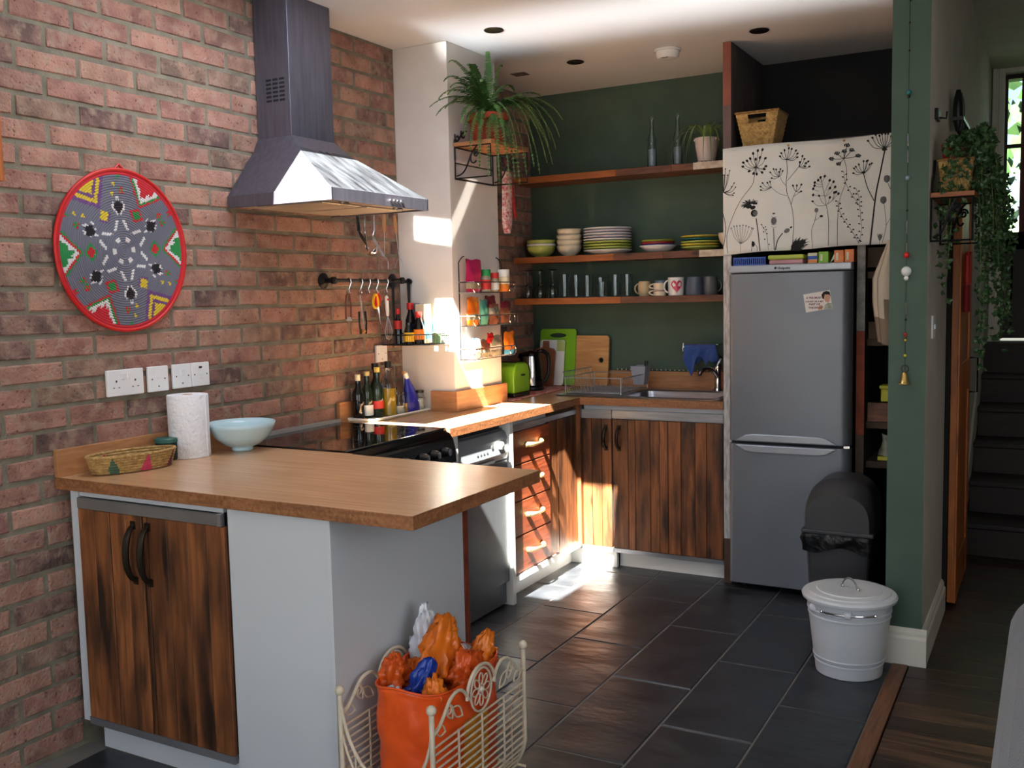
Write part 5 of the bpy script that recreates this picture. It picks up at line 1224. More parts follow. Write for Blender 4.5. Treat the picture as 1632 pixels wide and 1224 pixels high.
# ---------------- fern shelf and fern
fs_ = thing('bracket_shelf', 'black scrolled iron shelf with a wooden board under the fern', 'shelf', (.40, 2.17, 2.0))
fb = build('board', M().box(.302, .508, 1.975, 2.345, 2.160, 2.178), MT['upstand'], fs_, bevel=.002)
def bracket(par, x0, x1, y, z0, z1, mt, r=.0045):
    m = M().tube([(x0, y, z0), (x1, y, z0), (x1, y, z1), (x0, y, z1)], r, 6, closed=True)
    build('side_frame', m, mt, par)
    w_ = x1-x0; h = z1-z0; sc1 = bez((x0+.008, y, z0+.012), (x0+w_*.45, y, z0+h*.12), (x0+w_*.32, y, z0+h*.9), (x0+w_*.75, y, z1+.006), 14)
    build('scroll', M().tube(sc1, r*.8, 6).tube([(x0+w_*.60+.016*(1-k/22)*math.cos(k*.55), y, z1-h*.26+.020*(1-k/22)*math.sin(k*.55)) for k in range(20)], r*.8, 6).tube(bez((x0+w_*.47, y, z1-h*.25), (x0+w_*.38, y, z0+h*.50), (x0+w_*.52, y, z0+h*.35), (x0+w_*.60, y, z0+h*.52), 8), r*.8, 6), mt, par, smooth=True)
bracket(fs_, .306, .500, 1.982, 2.012, 2.158, MT['iron']); bracket(fs_, .306, .500, 2.338, 2.012, 2.158, MT['iron'])
build('back_rail', M().tube([(.306, 1.982, 2.012), (.306, 2.338, 2.012)], .0045, 6).tube([(.306, 1.982, 2.158), (.306, 2.338, 2.158)], .0045, 6).tube([(.306, 1.982, 2.085), (.306, 2.338, 2.085)], .003, 6), MT['iron'], fs_)
m = M().tube([(.306, 1.982, 2.10), (.306, 1.982, 2.195)], .0045, 6)
for k in range(2):
    y = 2.00+k*.055; m.tube([(.310, y+(.022*(1-j/16))*math.cos(j*.5+PI*.8), 2.205+k*.022+(.024*(1-j/16))*math.sin(j*.5+PI*.8)) for j in range(15)], .0036, 6)
m.tube(bez((.310, 1.985, 2.185), (.310, 2.03, 2.19), (.310, 2.02, 2.235), (.310, 2.085, 2.245), 10), .004, 6)
build('crest_scroll', m, MT['iron'], fs_, smooth=True)
fn = thing('potted_fern', 'large drooping fern in a terracotta pot on the bracket shelf', 'potted plant', (.40, 2.15, 2.179))
PCX, PCY, PZ = .405, 2.13, 2.1795
pot = build('pot', M().lathe([(.062, 0), (.070, .004), (.088, .105), (.098, .108), (.100, .138), (.092, .140), (.086, .115), (0, .112)], (PCX, PCY, PZ), 32), MT['terracotta'], fn, smooth=True)
build('soil', M().lathe([(.088, .118), (0, .124)], (PCX, PCY, PZ), 24), MT['soil'], fn)
def frond(tip, h, seed, wmax=.020, side=0):
    """arching frond from pot centre to tip, rising by h first"""
    r = random.Random(seed); b0 = Vector((PCX+r.uniform(-.02,.03), PCY+r.uniform(-.03,.03), PZ+.125)); tip = Vector(tip)
    c1 = b0+(tip-b0)*.22+Vector((0,0,h)); c2 = b0+(tip-b0)*.85+Vector((0,0,h*.75+max(0, (b0.z-tip.z))*.55))
    c1.x = max(c1.x, .36); c2.x = max(c2.x, .35 if tip.y < 1.9 else .33)
    pts = bez(b0, c1, c2, tip, 44)
    for p_ in pts:
        if p_.y > 1.93: p_.x = max(p_.x, .312)
    m = M(); m.tube(pts[::3]+[pts[-1]], .0016, 4)
    m.mat(1)
    for i in range(4, 44):
        t = (pts[i+1]-pts[i-1]).normalized(); s_ = t.cross(Vector((0,0,1)))
        if s_.length < .15: s_ = t.cross(Vector((.6,-.8,0)))
        s_.normalize(); f = i/44; w_ = wmax*min(1, f*4)*(1-.82*f**1.6); n = s_.cross(t)
        for sg in (-1, 1):
            d = (s_*sg+t*.35+n*r.uniform(-.35, .1)+Vector((0,0,-.15))).normalized(); a = pts[i]; e = a+d*w_*r.uniform(.85, 1.15); q = t*.0031
            m.add([a-q, a+q, a+d*w_*.55+q*1.1, e, a+d*w_*.55-q*1.1], [(0,1,2,3,4)])
    return build('frond', m, [MT['fern_stem'], MT['fern']], fn, kind=None)
tips = [((.290,1.80,2.316),.11),((.325,1.80,2.275),.10),((.40,1.80,2.500),.12),((.345,1.84,2.43),.13),((.37,2.2,2.625),.12),((.40,2.16,2.56),.10),((.45,2.2,2.55),.12),((.42,1.86,2.24),.11),((.39,1.80,2.36),.12),((.38,1.84,2.40),.11),
        ((.62,2.3,2.12),.20),((.60,2.28,2.04),.22),((.64,2.32,2.20),.20),((.57,2.2,2.03),.18),((.55,2.12,2.00),.16),((.52,2.02,2.05),.14),((.50,1.96,2.00),.13),((.47,1.93,2.04),.12),((.44,1.90,2.12),.11),((.41,1.90,2.19),.10),
        ((.60,2.42,2.10),.20),((.56,2.46,2.20),.18),((.68,2.38,2.30),.16),((.62,2.18,2.17),.18),((.54,1.99,1.97),.15),((.56,2.05,1.95),.16),((.58,2.10,2.10),.17),((.50,2.40,2.40),.10),((.54,2.42,2.44),.08),((.36,1.96,2.46),.10),((.35,2.04,2.50),.10),
        ((.46,2.30,2.45),.12),((.46,1.98,2.44),.10),((.62,2.25,2.24),.16),((.42,1.92,2.40),.09),((.36,1.88,2.34),.09),((.37,2.06,2.54),.10),((.66,2.34,2.16),.18),((.64,2.28,2.09),.20),((.57,2.00,2.13),.15),((.48,1.92,2.12),.12),
        ((.34,1.80,2.345),.12),((.36,1.82,2.305),.10),((.67,2.36,2.22),.18),((.63,2.33,2.15),.19),((.59,2.24,2.07),.18),((.60,2.30,2.28),.14),((.53,2.35,2.36),.12),((.56,2.15,1.98),.16),((.40,1.96,2.52),.10)]
for i, (tp_, h) in enumerate(tips): frond(tp_, h, i+11, .034 if i not in (2, 4) else .026)
# ---------------- oven glove
og = thing('oven_glove', 'long patterned oven glove with red binding hanging below the fern', 'oven glove', (.42, 2.36, 1.80))
mp_ = pm('floral_cotton', (226, 216, 206), (190, 60, 76), rough=.9, scale=75, detail=2)
GX, GY = .330, 2.44
def gl(u, v):
    a = 2*PI*u; w_ = .044*(1 if v < .8 else (1-((v-.8)/.2)**2*.75)); return (GX+.018*math.cos(a), GY+w_*math.sin(a)-.012*v, 2.085-.310*v)
build('mitt', M().grid(gl, 18, 20, True), mp_, og, smooth='all')
build('strap', M().grid(lambda u, v: (GX-.004+.008*math.cos(2*PI*u), GY+.040+.045*v+.012*math.sin(2*PI*u), 2.08-.22*v), 10, 10, True), MT['tint_red'], og, smooth='all')
build('binding', M().tube([(GX+.017*math.cos(a), GY+.035*math.sin(a), 2.072-.02*math.cos(a)) for a in [2*PI*k/18 for k in range(18)]], .0035, 6, closed=True).tube([(GX, GY+.03, 2.08), (GX-.01, GY+.02, 2.12), (GX-.015, GY, 2.155)], .003), MT['pink'], og, smooth=True)
build('lining', M().tube([(GX, GY-.012, 2.062), (GX, GY+.012, 2.066)], .012, 8), MT['grey_plastic'], og, smooth=True)
# ================================================================== WALL SHELVES AND CROCKERY
SZ = [2.136, 1.676, 1.437]           # tops of the three shelves
SY = 3.085
for i, (zt_, lab) in enumerate(zip(SZ, ['top plank shelf on the green wall, carrying two glass bottles', 'middle plank shelf on the green wall, carrying plates and bowls', 'lowest plank shelf on the green wall, carrying glasses and mugs'])):
    t = thing('wall_shelf', lab, 'shelf', (.69, 3.2, zt_-.034))
    xs = [[.004, .66, .98, 1.10, 1.376], [.004, .64, .93, 1.13, 1.376], [.004, .68, 1.376]][i]
    build('board', M().box(.004, 1.376, SY+.003, YB-.001, zt_-.034, zt_), MT['shelf_brown'], t)
    cols_ = [['shelf_orange', 'shelf_brown', 'shelf_brown', 'shelf_white'], ['shelf_orange', 'shelf_brown', 'shelf_brown', 'shelf_white'], ['shelf_orange', 'shelf_brown']][i]
    for a, b, c in zip(xs[:-1], xs[1:], cols_): build('edging', M().box(a+.0006, b-.0006, SY-.004, SY+.003, zt_-.036, zt_+.0005), MT[c], t, bevel=.001, seg=1)
def lathe_thing(name, label, cat, x, y, z, prof, mt, group=None, n=36, mt2=None):
    return single(name, label, cat, M().lathe(prof, (x, y, z), n), mt, (x, y, z), group, smooth='all')
def bowlprof(r, h, foot=.45, th=.003): return [(r*foot*.9, 0), (r*foot, 0), (r*foot, .006), (r*.62, h*.18), (r*.88, h*.48), (r*.98, h*.8), (r, h), (r-th, h), (r*.95-th, h*.8), (r*.85-th, h*.48), (r*.55, h*.18), (0, h*.14)]
Y = 3.185; z = SZ[1]+.001
lathe_thing('cereal_bowl', 'lime green bowl, lowest of the green bowls on the middle shelf', 'bowl', .135, Y, z, bowlprof(.086, .066), MT['cer_green'])
lathe_thing('cereal_bowl', 'white-rimmed bowl between the two lime green bowls', 'bowl', .135, Y, z+.022, bowlprof(.088, .056), MT['cer_white'])
lathe_thing('cereal_bowl', 'lime green bowl on top of the green bowl stack', 'bowl', .135, Y, z+.038, bowlprof(.086, .062), MT['cer_green'])
for k, nm in enumerate(['lowest', 'second from the bottom', 'third from the bottom', 'topmost']):
    lathe_thing('cream_bowl', f'cream breakfast bowl, {nm} of the tall bowl stack on the middle shelf', 'bowl', .318+(.002 if k % 2 else 0), Y, z+.030*k+(.004 if k == 3 else 0), bowlprof(.074-.001*(k == 3), .062, .5), MT['cer_cream'], 'cream bowls stacked on the middle shelf')
def plateprof(r, h=.018): return [(r*.50, 0), (r*.55, 0), (r*.60, .003), (r*.93, h*.8), (r, h), (r, h+.004), (r*.92, h*.8+.004), (r*.6, .007), (0, .007)]
names = ['lowest', 'second', 'third', 'fourth', 'fifth', 'sixth', 'seventh', 'eighth', 'topmost']
seqm = ['cer_white', 'cer_green', 'cer_green', 'cer_green', 'cer_white', 'cer_lilac', 'cer_white', 'cer_lilac', 'cer_white']
seqn = {'cer_white': 'white', 'cer_green': 'lime green', 'cer_lilac': 'pale lilac'}
zz = z
for k, mk in enumerate(seqm):
    h = .022 if k == 0 else .016
    nm = {0: 'lowest of', 8: 'topmost of'}.get(k, f'{names[k]} from the bottom of')
    lathe_thing('dinner_plate', f'{seqn[mk]} dinner plate, {nm} the tall plate stack', 'plate', .560+rnd.uniform(-.002,.002), Y, zz, [(r, q*(1.15 if k else 1)) for r, q in plateprof(.138, h)], MT[mk], 'dinner plates in the tall stack on the middle shelf', n=48); zz += h-.0005 if k else h-.004
zz = z
for k, (mk, nm, r) in enumerate([('cer_white', 'white saucer bowl at the bottom', .104), ('cer_blue', 'navy plate second from the bottom', .096), ('cer_red', 'dark red plate third from the bottom', .094), ('cer_orange', 'olive plate on top', .092)]):
    if k == 0: lathe_thing('side_plate', nm+' of the small multicoloured stack', 'plate', .862, Y, zz, [(.045, 0), (.050, 0), (.075, .012), (.098, .032), (.104, .038), (.100, .038), (.07, .014), (0, .008)], MT[mk], 'multicoloured side plates on the middle shelf'); zz += .030
    else: lathe_thing('side_plate', nm+' of the small multicoloured stack', 'plate', .862, Y, zz, [(.05, 0), (r*.95, .002), (r, .006), (r, .014), (r*.96, .014), (.06, .005), (0, .005)], MT[mk], 'multicoloured side plates on the middle shelf'); zz += .0125
zz = z
for k, (mk, nm, r) in enumerate([('cer_green', 'pale green plate at the bottom', .104), ('cer_yellow', 'yellow plate second from the bottom', .106), ('cer_green', 'light green plate in the middle', .106), ('cer_teal', 'teal plate second from the top', .106), ('cer_yellow', 'yellow plate on top', .105)]):
    lathe_thing('side_plate', nm+' of the stack above the white shelf edge', 'plate', 1.105, Y, zz, plateprof(r, .018), MT[mk], 'green and teal plates on the middle shelf'); zz += .0145
lathe_thing('cream_bowl', 'white bowl half hidden by the curtain at the right end of the middle shelf', 'bowl', 1.285, Y, z, bowlprof(.078, .088, .5), MT['cer_cream'])
# glasses on the lowest shelf
z = SZ[2]+.001
wg = [(0, .1665), (.030, .166), (.031, .164), (.004, .158), (.0035, .090), (.006, .082), (.022, .066), (.033, .040), (.032, .015), (.028, .001), (.0268, .001), (.0305, .015), (.0315, .040), (.021, .064), (.004, .079), (0, .080)]
wg = wg[::-1]
proto = single('wine_glass', 'upside-down wine glass', 'glass', M().lathe([(r+.0001, q) for r, q in wg], (0, 0, 0), 20), MT['glass'], (0, 0, 0), 'upside-down wine glasses on the lowest shelf', smooth=True)
pos = [(.070, 3.13, 'leftmost'), (.118, 3.20, 'second from the left'), (.150, 3.13, 'middle'), (.196, 3.20, 'second from the right'), (.232, 3.13, 'rightmost')]
for i, (x, y, nm) in enumerate(pos):
    lab = f'upside-down wine glass, {nm} of five on the lowest shelf'
    if i == 0: o = proto; o['label'] = lab; o.location = (x, y, z)
    else: copy_tree(proto, (x, y, z), 0, lab)
tg = [(.0, .001), (.030, .001), (.036, .118), (.0350, .118), (.0292, .006), (0, .006)]
for i, (x, y, r, h, nm) in enumerate([(.300, 3.15, 1, .135, 'tall clear beer glass beside the wine glasses'), (.350, 3.20, .95, .13, 'clear tumbler behind the tall beer glass'), (.445, 3.15, 1, .125, 'straight tumbler in the middle of the glasses'), (.505, 3.20, .9, .112, 'short tumbler behind the middle glasses'), (.545, 3.14, .85, .085, 'lowest clear tumbler in the row of glasses'), (.605, 3.18, .95, .125, 'second from the right of the clear tumblers'), (.690, 3.15, .95, .125, 'rightmost clear tumbler, beside the mugs')]):
    single('tumbler', nm, 'glass', M().lathe([(a*r, q*h/.118) for a, q in tg], (x, y, z), 24), MT['glass'], (x, y, z), 'clear tumblers on the lowest shelf', smooth=True)
def mug(label, x, y, r0, r1, h, mt, ha=200, hmt=None, bands=None, prof=None, group='mugs on the lowest shelf', z=z):
    t = thing('mug', label, 'mug', (x, y, z), group)
    prof = prof or [(r0, 0), (r0+.001, .002), (r1, h), (r1-.003, h), (r0-.002, .006), (0, .006)]
    build('cup_body', M().lathe(prof, (x, y, z), 28), mt, t, smooth=True)
    a = R(ha); d = Vector((math.cos(a), math.sin(a), 0)); rm = (r0+r1)/2
    build('handle', M().tube([Vector((x, y, z))+d*(rm-.003+.026*math.sin(PI*k/10))+Vector((0, 0, h*.5+h*.34*math.cos(PI*k/10))) for k in range(11)], .0042, 8), hmt or mt, t, smooth=True)
    for (b0, b1, bm) in bands or []:
        f = lambda q: r0+(r1-r0)*q/h+.0005
        build('band', M().lathe([(f(b0), b0), (f(b1), b1)], (x, y, z), 28), bm, t, smooth=True)
    return t
mug('beige waisted mug, leftmost of the mugs', .790, 3.16, .030, .030, .082, pm('beige_china', (196, 176, 140), rough=.3), 200, prof=[(.028, 0), (.034, .02), (.037, .045), (.033, .07), (.029, .082), (.026, .082), (.033, .045), (.024, .008), (0, .008)])
mug('pale blue cup behind the beige mug', .850, 3.26, .028, .034, .085, pm('pale_blue_china', (150, 164, 190), rough=.3), 60)
mug('lower striped espresso cup of the little stack of two', .890, 3.13, .034, .032, .034, MT['cer_cream'], 200, bands=[(.024, .030, MT['brown_pk'])])
mug('upper striped espresso cup of the little stack of two', .890, 3.13, .032, .034, .034, MT['cer_cream'], 200, bands=[(.010, .016, MT['brown_pk'])], z=z+.0355)
mg_ = mug('white mug with a big pink heart', .985, 3.13, .041, .044, .098, MT['cer_white'], 188)
hp = [(math.sin(t)**3*.030, (.0255*math.cos(t)-.0095*math.cos(2*t)-.0038*math.cos(3*t)-.0018*math.cos(4*t))) for t in [2*PI*k/40 for k in range(40)]]
m = M(); vs = []
for (u, v) in hp+[(0, 0)]:
    aa = R(-66)+u/.043; vs.append((.985+.0446*math.cos(aa), 3.13+.0446*math.sin(aa), z+.052+v*1.25))
m.add(vs, [(k, (k+1) % 40, 40) for k in range(40)]); build('heart', m, pm('pink_heart', (206, 62, 88), (190, 50, 78), rough=.25), mg_)
mug('slate blue tapered mug, upside down beside the heart mug', 1.085, 3.15, .050, .042, .098, MT['cer_grey'], 150)
mug('grey mug tucked behind the slate blue mug', 1.150, 3.20, .046, .040, .098, pm('dark_grey_china', (110, 112, 116), rough=.3), 30)
mug('green-patterned mug at the right end of the lowest shelf', 1.300, 3.15, .040, .042, .100, MT['cer_white'], 20, bands=[(.02, .075, MT['green_lid'])])
# glass bottles and the spider plant on the top shelf
z = SZ[0]+.0012
for x, y, lab in [(.838, 3.17, 'clear twisted glass bottle standing alone on the top shelf'), (.985, 3.17, 'clear glass bottle beside the spider plant')]:
    t = thing('glass_bottle', lab, 'bottle', (x, y, z), 'glass bottles on the top shelf')
    build('bottle_body', M().lathe([(.022, 0), (.025, .004), (.026, .10), (.020, .13), (.024, .15), (.012, .19), (.009, .24), (.012, .262), (.0105, .262), (.007, .24), (.010, .19), (.022, .15), (.018, .13), (.024, .10), (.022, .010), (0, .010)], (x, y, z), 24), MT['glass'], t, smooth=True)
    build('water', M().lathe([(.0215, .011), (.0232, .10), (0, .1005)], (x, y, z), 20), pm('milky_water', (196, 214, 226), rough=.2, trans=.4), t, smooth=True)
    build('stopper', M().ball((x, y, z+.272), .010, 10), MT['glass'], t, smooth=True)
sp = thing('spider_plant', 'spider plant with arching pale leaves in a scalloped white pot', 'potted plant', (1.150, 3.16, z))
m = M(); prof = [(.040, 0), (.046, .004), (.050, .03), (.060, .085), (.062, .118), (.066, .125), (.062, .126), (.058, .10), (0, .098)]
m.lathe(prof, (1.150, 3.16, z+.006), 32)
for k in range(12): m.ball((1.150+.046*math.cos(k*PI/6), 3.16+.046*math.sin(k*PI/6), z+.006), .006, 6)
for k in range(16): m.ball((1.150+.064*math.cos(k*PI/8), 3.16+.064*math.sin(k*PI/8), z+.122), .005, 6)
build('pot', m, pm('blush_white_china', (222, 208, 204), (214, 198, 194), rough=.2), sp, smooth=True)
build('soil', M().lathe([(.057, .110), (0, .112)], (1.150, 3.16, z), 20), MT['soil'], sp)
r_ = random.Random(5)
ends = [(-.19,-.06,-.04),(-.17,-.08,.01),(-.14,-.09,.03),(-.16,-.05,.08),(-.12,-.10,-.02),(-.10,-.10,.04),(-.20,-.04,.02),(-.13,-.06,.15),(-.06,-.12,.02),(.02,-.12,-.01),(.06,-.11,-.03),(.10,-.10,.04),(.14,-.10,-.02),(.17,-.12,-.04),(.08,-.06,.16),(.12,-.04,.14),(-.04,-.10,.17),(.04,-.08,.18),(.19,-.09,.05),(-.08,-.11,-.03)]
for k, (dx, dy, dz) in enumerate(ends):
    b0 = Vector((1.150+dx*.1, 3.16+dy*.1, z+.11)); e = Vector((1.150+dx, 3.16+dy, z+max(dz, -.045)+.02)); hh = .10+r_.random()*.05
    e.x = min(e.x, 1.366) if e.y > 2.69 else e.x
    pts = bez(b0, b0+Vector((dx*.2, dy*.2, hh)), Vector((1.150+dx*.85, 3.16+dy*.85, z+.13+hh*.6)), e, 14); vs = []
    s_ = Vector((-dy, dx, 0)).normalized()
    for i, p in enumerate(pts): w_ = .0058*min(1, .4+i*.25)*(1-(i/14)**3)+.0004; vs += [p-s_*w_, p+Vector((0,0,-.0018)), p+s_*w_]
    m = M(); m.add(vs, [(3*i, 3*i+3, 3*i+4, 3*i+1) for i in range(14)]+[(3*i+1, 3*i+4, 3*i+5, 3*i+2) for i in range(14)]); build('leaf', m, MT['spider'], sp, smooth='all')
# ================================================================== BACK COUNTER
Z = .9105
mt_ = thing('worktop_mat', 'red and white patterned mat under the kettle and toaster', 'mat', (.25, 2.85, Z))
m = M().grid(lambda u, v: (.035+.30*u+(.02 if v < .1 else 0), 2.435+.78*v, Z+.003+.0012*math.sin(40*v)*math.sin(31*u)), 14, 36); build('cloth', m, MT['mat_red'], mt_, solid=.003, smooth='all')
Z2 = Z+.006
kt = thing('kettle', 'black and steel jug kettle on its base', 'kettle', (.165, 2.93, Z2))
KX, KY = .175, 2.945
build('power_base', M().lathe([(.075, 0), (.078, .008), (.074, .020), (0, .021)], (KX, KY, Z2), 28), MT['black_plastic'], kt, smooth=True)
build('jug', M().lathe([(.070, .022), (.073, .026), (.072, .10), (.062, .175), (.056, .205), (.048, .215), (0, .225)], (KX, KY, Z2), 36), MT['black_gloss'], kt, smooth=True)
m = M().grid(lambda u, v: (KX+(.0735-.0135*max(0, v-.35)/.65)*math.cos(R(-105+62*u)), KY+(.0735-.0135*max(0, v-.35)/.65)*math.sin(R(-105+62*u)), Z2+.03+.165*v), 10, 10); build('steel_panel', m, MT['chrome'], kt, smooth='all')
d_ = Vector((.62, .78, 0)); m = M().tube([Vector((KX, KY, Z2))+d_*a+Vector((0, 0, b)) for a, b in [(.045, .215), (.075, .222), (.108, .200), (.118, .150), (.112, .090), (.095, .050), (.070, .040)]], [.012, .012, .012, .011, .010, .010, .010], 10); build('handle', m, MT['black_plastic'], kt, smooth='all')
build('spout', M().obox((KX-.055*.62, KY-.055*.78, Z2+.195), (.03, .03, .03), (0, R(20), 0)), MT['black_gloss'], kt, bevel=.006)
ts = thing('toaster', 'lime green toaster half hidden by the white pier', 'toaster', (.20, 2.62, Z2))
prof = [(.115-.115, 0), (.0, 0)]
pr = [(2.52, Z2+.022), (2.70, Z2+.022), (2.70, Z2+.13), (2.685, Z2+.165), (2.655, Z2+.182), (2.565, Z2+.182), (2.535, Z2+.165), (2.52, Z2+.13)]
build('shell', M().prism(pr, .125, .300, 'x'), MT['lime'], ts, smooth=True, bevel=.008)
build('base', M().box(.125, .300, 2.520, 2.70, Z2, Z2+.021), MT['black_plastic'], ts, bevel=.004)
build('slot', M().box(.145, .28, 2.565, 2.59, Z2+.1821, Z2+.184).box(.145, .28, 2.63, 2.655, Z2+.1821, Z2+.184), MT['black_plastic'], ts, kind='stuff')
build('lever', M().box(.301, .312, 2.595, 2.625, Z2+.11, Z2+.12), MT['black_plastic'], ts, bevel=.002)
def lean_board(name, label, cat, build_fn, x, y, z, lean, rot=0):
    t = thing(name, label, cat, (0, 0, 0)); build_fn(t); t.location = (x, y, z); t.rotation_euler = (R(-lean), 0, rot); OFF[t] = Vector(); return t
def round_rect(w_, h, r, n=6):
    out = []
    for (cx, cy_, a) in [(w_/2-r, r, -90), (w_/2-r, h-r, 0), (-w_/2+r, h-r, 90), (-w_/2+r, r, 180)]:
        for k in range(n+1): t_ = R(a+90*k/n); out.append((cx+r*math.cos(t_), cy_+r*math.sin(t_)))
    return out
def hole_plate(outer, inner, y0, y1):
    """plate in the xz plane with one hole: bridge polygon + walls"""
    m = M(); no, ni = len(outer), len(inner)
    P = lambda p, y: (p[0], y, p[1])
    i0 = min(range(ni), key=lambda k: (inner[k][0]-outer[0][0])**2+(inner[k][1]-outer[0][1])**2)
    ring = outer+[outer[0]]+[inner[(i0-k) % ni] for k in range(ni+1)]
    import mathutils.geometry as G_
    tris = G_.tessellate_polygon([[Vector((p[0], p[1], 0)) for p in outer], [Vector((p[0], p[1], 0)) for p in inner]])
    allp = outer+inner; n = len(allp)
    m.add([P(p, y0) for p in allp]+[P(p, y1) for p in allp], [tuple(t) for t in tris]+[tuple(n+i for i in t[::-1]) for t in tris]
          +[(i, (i+1) % no, n+(i+1) % no, n+i) for i in range(no)]+[(no+i, n+no+i, n+no+(i+1) % ni, no+(i+1) % ni) for i in range(ni)])
    return m
oval = lambda cx, cz_, a, b, n=20: [(cx+a*math.cos(2*PI*k/n), cz_+b*math.sin(2*PI*k/n)) for k in range(n)]
lean_board('chopping_board', 'large lime green plastic chopping board with a handle slot', 'chopping board', lambda t: build('board', hole_plate(round_rect(.238, .335, .018), oval(0, .297, .055, .014), -.004, .004), MT['lime'], t), .188, 3.245, Z+.0075, 8)
lean_board('chopping_board', 'wide bamboo chopping board with a small round hole', 'chopping board', lambda t: build('board', hole_plate(round_rect(.250, .300, .020), oval(.078, .155, .016, .016), -.009, .009), MT['bamboo_board'], t), .392, 3.262, Z+.002, 7)
def wb(t):
    build('board', hole_plate(round_rect(.165, .272, .016), oval(.058, .238, .014, .014), -.003, .003), MT['white_gloss'], t)
    build('corner_pad', M().prism([(.03, .205), (.082, .205), (.082, .256), (.066, .271), (.03, .271)], -.0036, -.0031, 'y'), pm('pale_lime', (186, 206, 130), rough=.4), t)
lean_board('chopping_board', 'white board with a pale green corner, leaning on the lime board', 'chopping board', wb, .165, 3.215, Z+.0075, 9)
lean_board('chopping_board', 'brown wooden paddle board with a handle, in front of the white board', 'chopping board', lambda t: build('board', M().prism([(-.070, 0), (.062, 0), (.064, .205), (.052, .222), (.024, .226), (.018, .232), (.016, .268), (-.020, .268), (-.022, .232), (-.030, .226), (-.060, .222), (-.074, .205)], -.006, .006, 'y'), MT['brown_board'], t, bevel=.002), .138, 3.180, Z+.0075, 10)
# dish rack
dr = thing('dish_rack', 'silver wire dish rack on the drainer with a slanted plate grid', 'dish rack', (.60, 3.03, .918))
m = M(); x0, x1, y0, y1, z0, z1 = .455, .800, 2.80, 3.19, .924, 1.005
build('top_wire', M().tube([(x0, y0, z1), (x1, y0, z1), (x1, y1, z1), (x0, y1, z1)], .0026, 6, closed=True), MT['wire_grey'], dr)
build('base_wire', M().tube([(x0+.02, y0+.01, z0), (x1-.02, y0+.01, z0), (x1-.02, y1-.01, z0), (x0+.02, y1-.01, z0)], .0026, 6, closed=True), MT['wire_grey'], dr)
for k in range(14):
    y = y0+.012+k*(y1-y0-.024)/13
    build('plate_wire', M().tube([(.475, y, z0), (.448, y-.005, 1.035)], .0016, 5), MT['wire_grey'], dr)
build('plate_wire', M().tube([(.448, y0, 1.035), (.448, y1-.01, 1.035)], .0026, 6), MT['wire_grey'], dr)
for k in range(9):
    x = .55+k*.02; build('cross_wire', M().tube([(x, 2.82, z0), (x+.004, 2.82, .975), (x+.022, 2.84, z0+.002)], .0014, 5), MT['wire_grey'], dr)
for k in range(12):
    y = y0+.012+k*(y1-y0-.024)/11; build('base_rod', M().tube([(x0+.02, y, z0), (x1-.02, y, z0), (x1, y, z1)], .0013, 5), MT['wire_grey'], dr)
for (x, y) in [(x0+.01, y0), (x1-.01, y0), (x1-.01, y1), (x0+.01, y1)]: build('foot', M().tube([(x, y, z1), (x, y, .918)], .0026, 6), MT['wire_grey'], dr)
cd = thing('cutlery_caddy', 'grey plastic cutlery pot clipped to the dish rack', 'caddy', (.775, 3.15, .93))
m = M(); T_ = [(.728, 3.10), (.812, 3.10), (.812, 3.182), (.728, 3.182)]; B_ = [(.740, 3.11), (.800, 3.11), (.800, 3.172), (.740, 3.172)]
m.add([(x, y, .946) for x, y in B_]+[(x, y, 1.045) for x, y in T_], [(3,2,1,0), (0,1,5,4), (1,2,6,5), (2,3,7,6), (3,0,4,7)]); build('pot_body', m, MT['grey_plastic'], cd, solid=.003)
build('rim', M().tube([(x, y, 1.047) for x, y in T_], .004, 6, closed=True), MT['grey_plastic'], cd)
single('dish_brush', 'dark brush handle sticking out of the cutlery pot', 'brush', M().tube([(.785, 3.15, .955), (.792, 3.16, 1.04), (.796, 3.165, 1.075)], [.006, .008, .011], 8), MT['black_plastic'], (.785, 3.15, .955), smooth=True)
# blue cloth on its holder, string of bead lights
ch_ = thing('towel_hook', 'chrome swing arm on the green wall carrying the blue cloth', 'hook', (1.13, 3.30, 1.16))
build('arm', M().tube([(1.195, 3.331, 1.165), (1.185, 3.24, 1.163), (1.02, 3.20, 1.160), (1.005, 3.195, 1.150)], .005, 8), MT['chrome'], ch_, smooth=True)
build('arm_end', M().tube([(1.000, 3.20, 1.175), (.998, 3.195, 1.145), (1.000, 3.19, 1.125)], .007, 8), MT['chrome'], ch_, smooth=True)
build('wall_post', M().tube([(1.195, 3.326, 1.22), (1.195, 3.326, .945)], .005, 8), MT['chrome'], ch_, smooth=True)
cl = thing('dish_cloth', 'crumpled blue dish cloth hanging over the chrome arm', 'cloth', (1.10, 3.20, .99))
def bc(u, v):
    x = 1.012+.175*u; bot = .075+.085*(1-abs(u-.20)/.22 if u < .42 else 0)+(.055 if .5 < u < .75 else 0)*(1-abs(u-.62)/.13)+.02*math.sin(9*u)
    bot = max(bot, .07)
    return (x+.02*v*(u-.3), 3.196-.012*math.sin(PI*min(v*3, 1))-.016*math.sin(15*u+2*v)*v-.01*v, 1.168-bot*v)
build('cloth', M().grid(bc, 30, 14), MT['blue_cloth'], cl, smooth='all', solid=.003)
build('back_fold', M().grid(lambda u, v: (1.010+.17*u, 3.204+.010*math.sin(13*u)*v+.012*v, 1.168-(.10+.02*math.sin(7*u))*v), 24, 8), MT['blue_cloth'], cl, smooth='all', solid=.003)
fl_ = thing('bead_string', 'string of tiny pale beads lying along the back upstand', 'beads', (.85, 3.325, 1.006))
build('wire', M().tube([(.55+.05*k, 3.322, 1.0085+.001*math.sin(k*2)) for k in range(13)], .0012, 5), MT['wire_dark'], fl_)
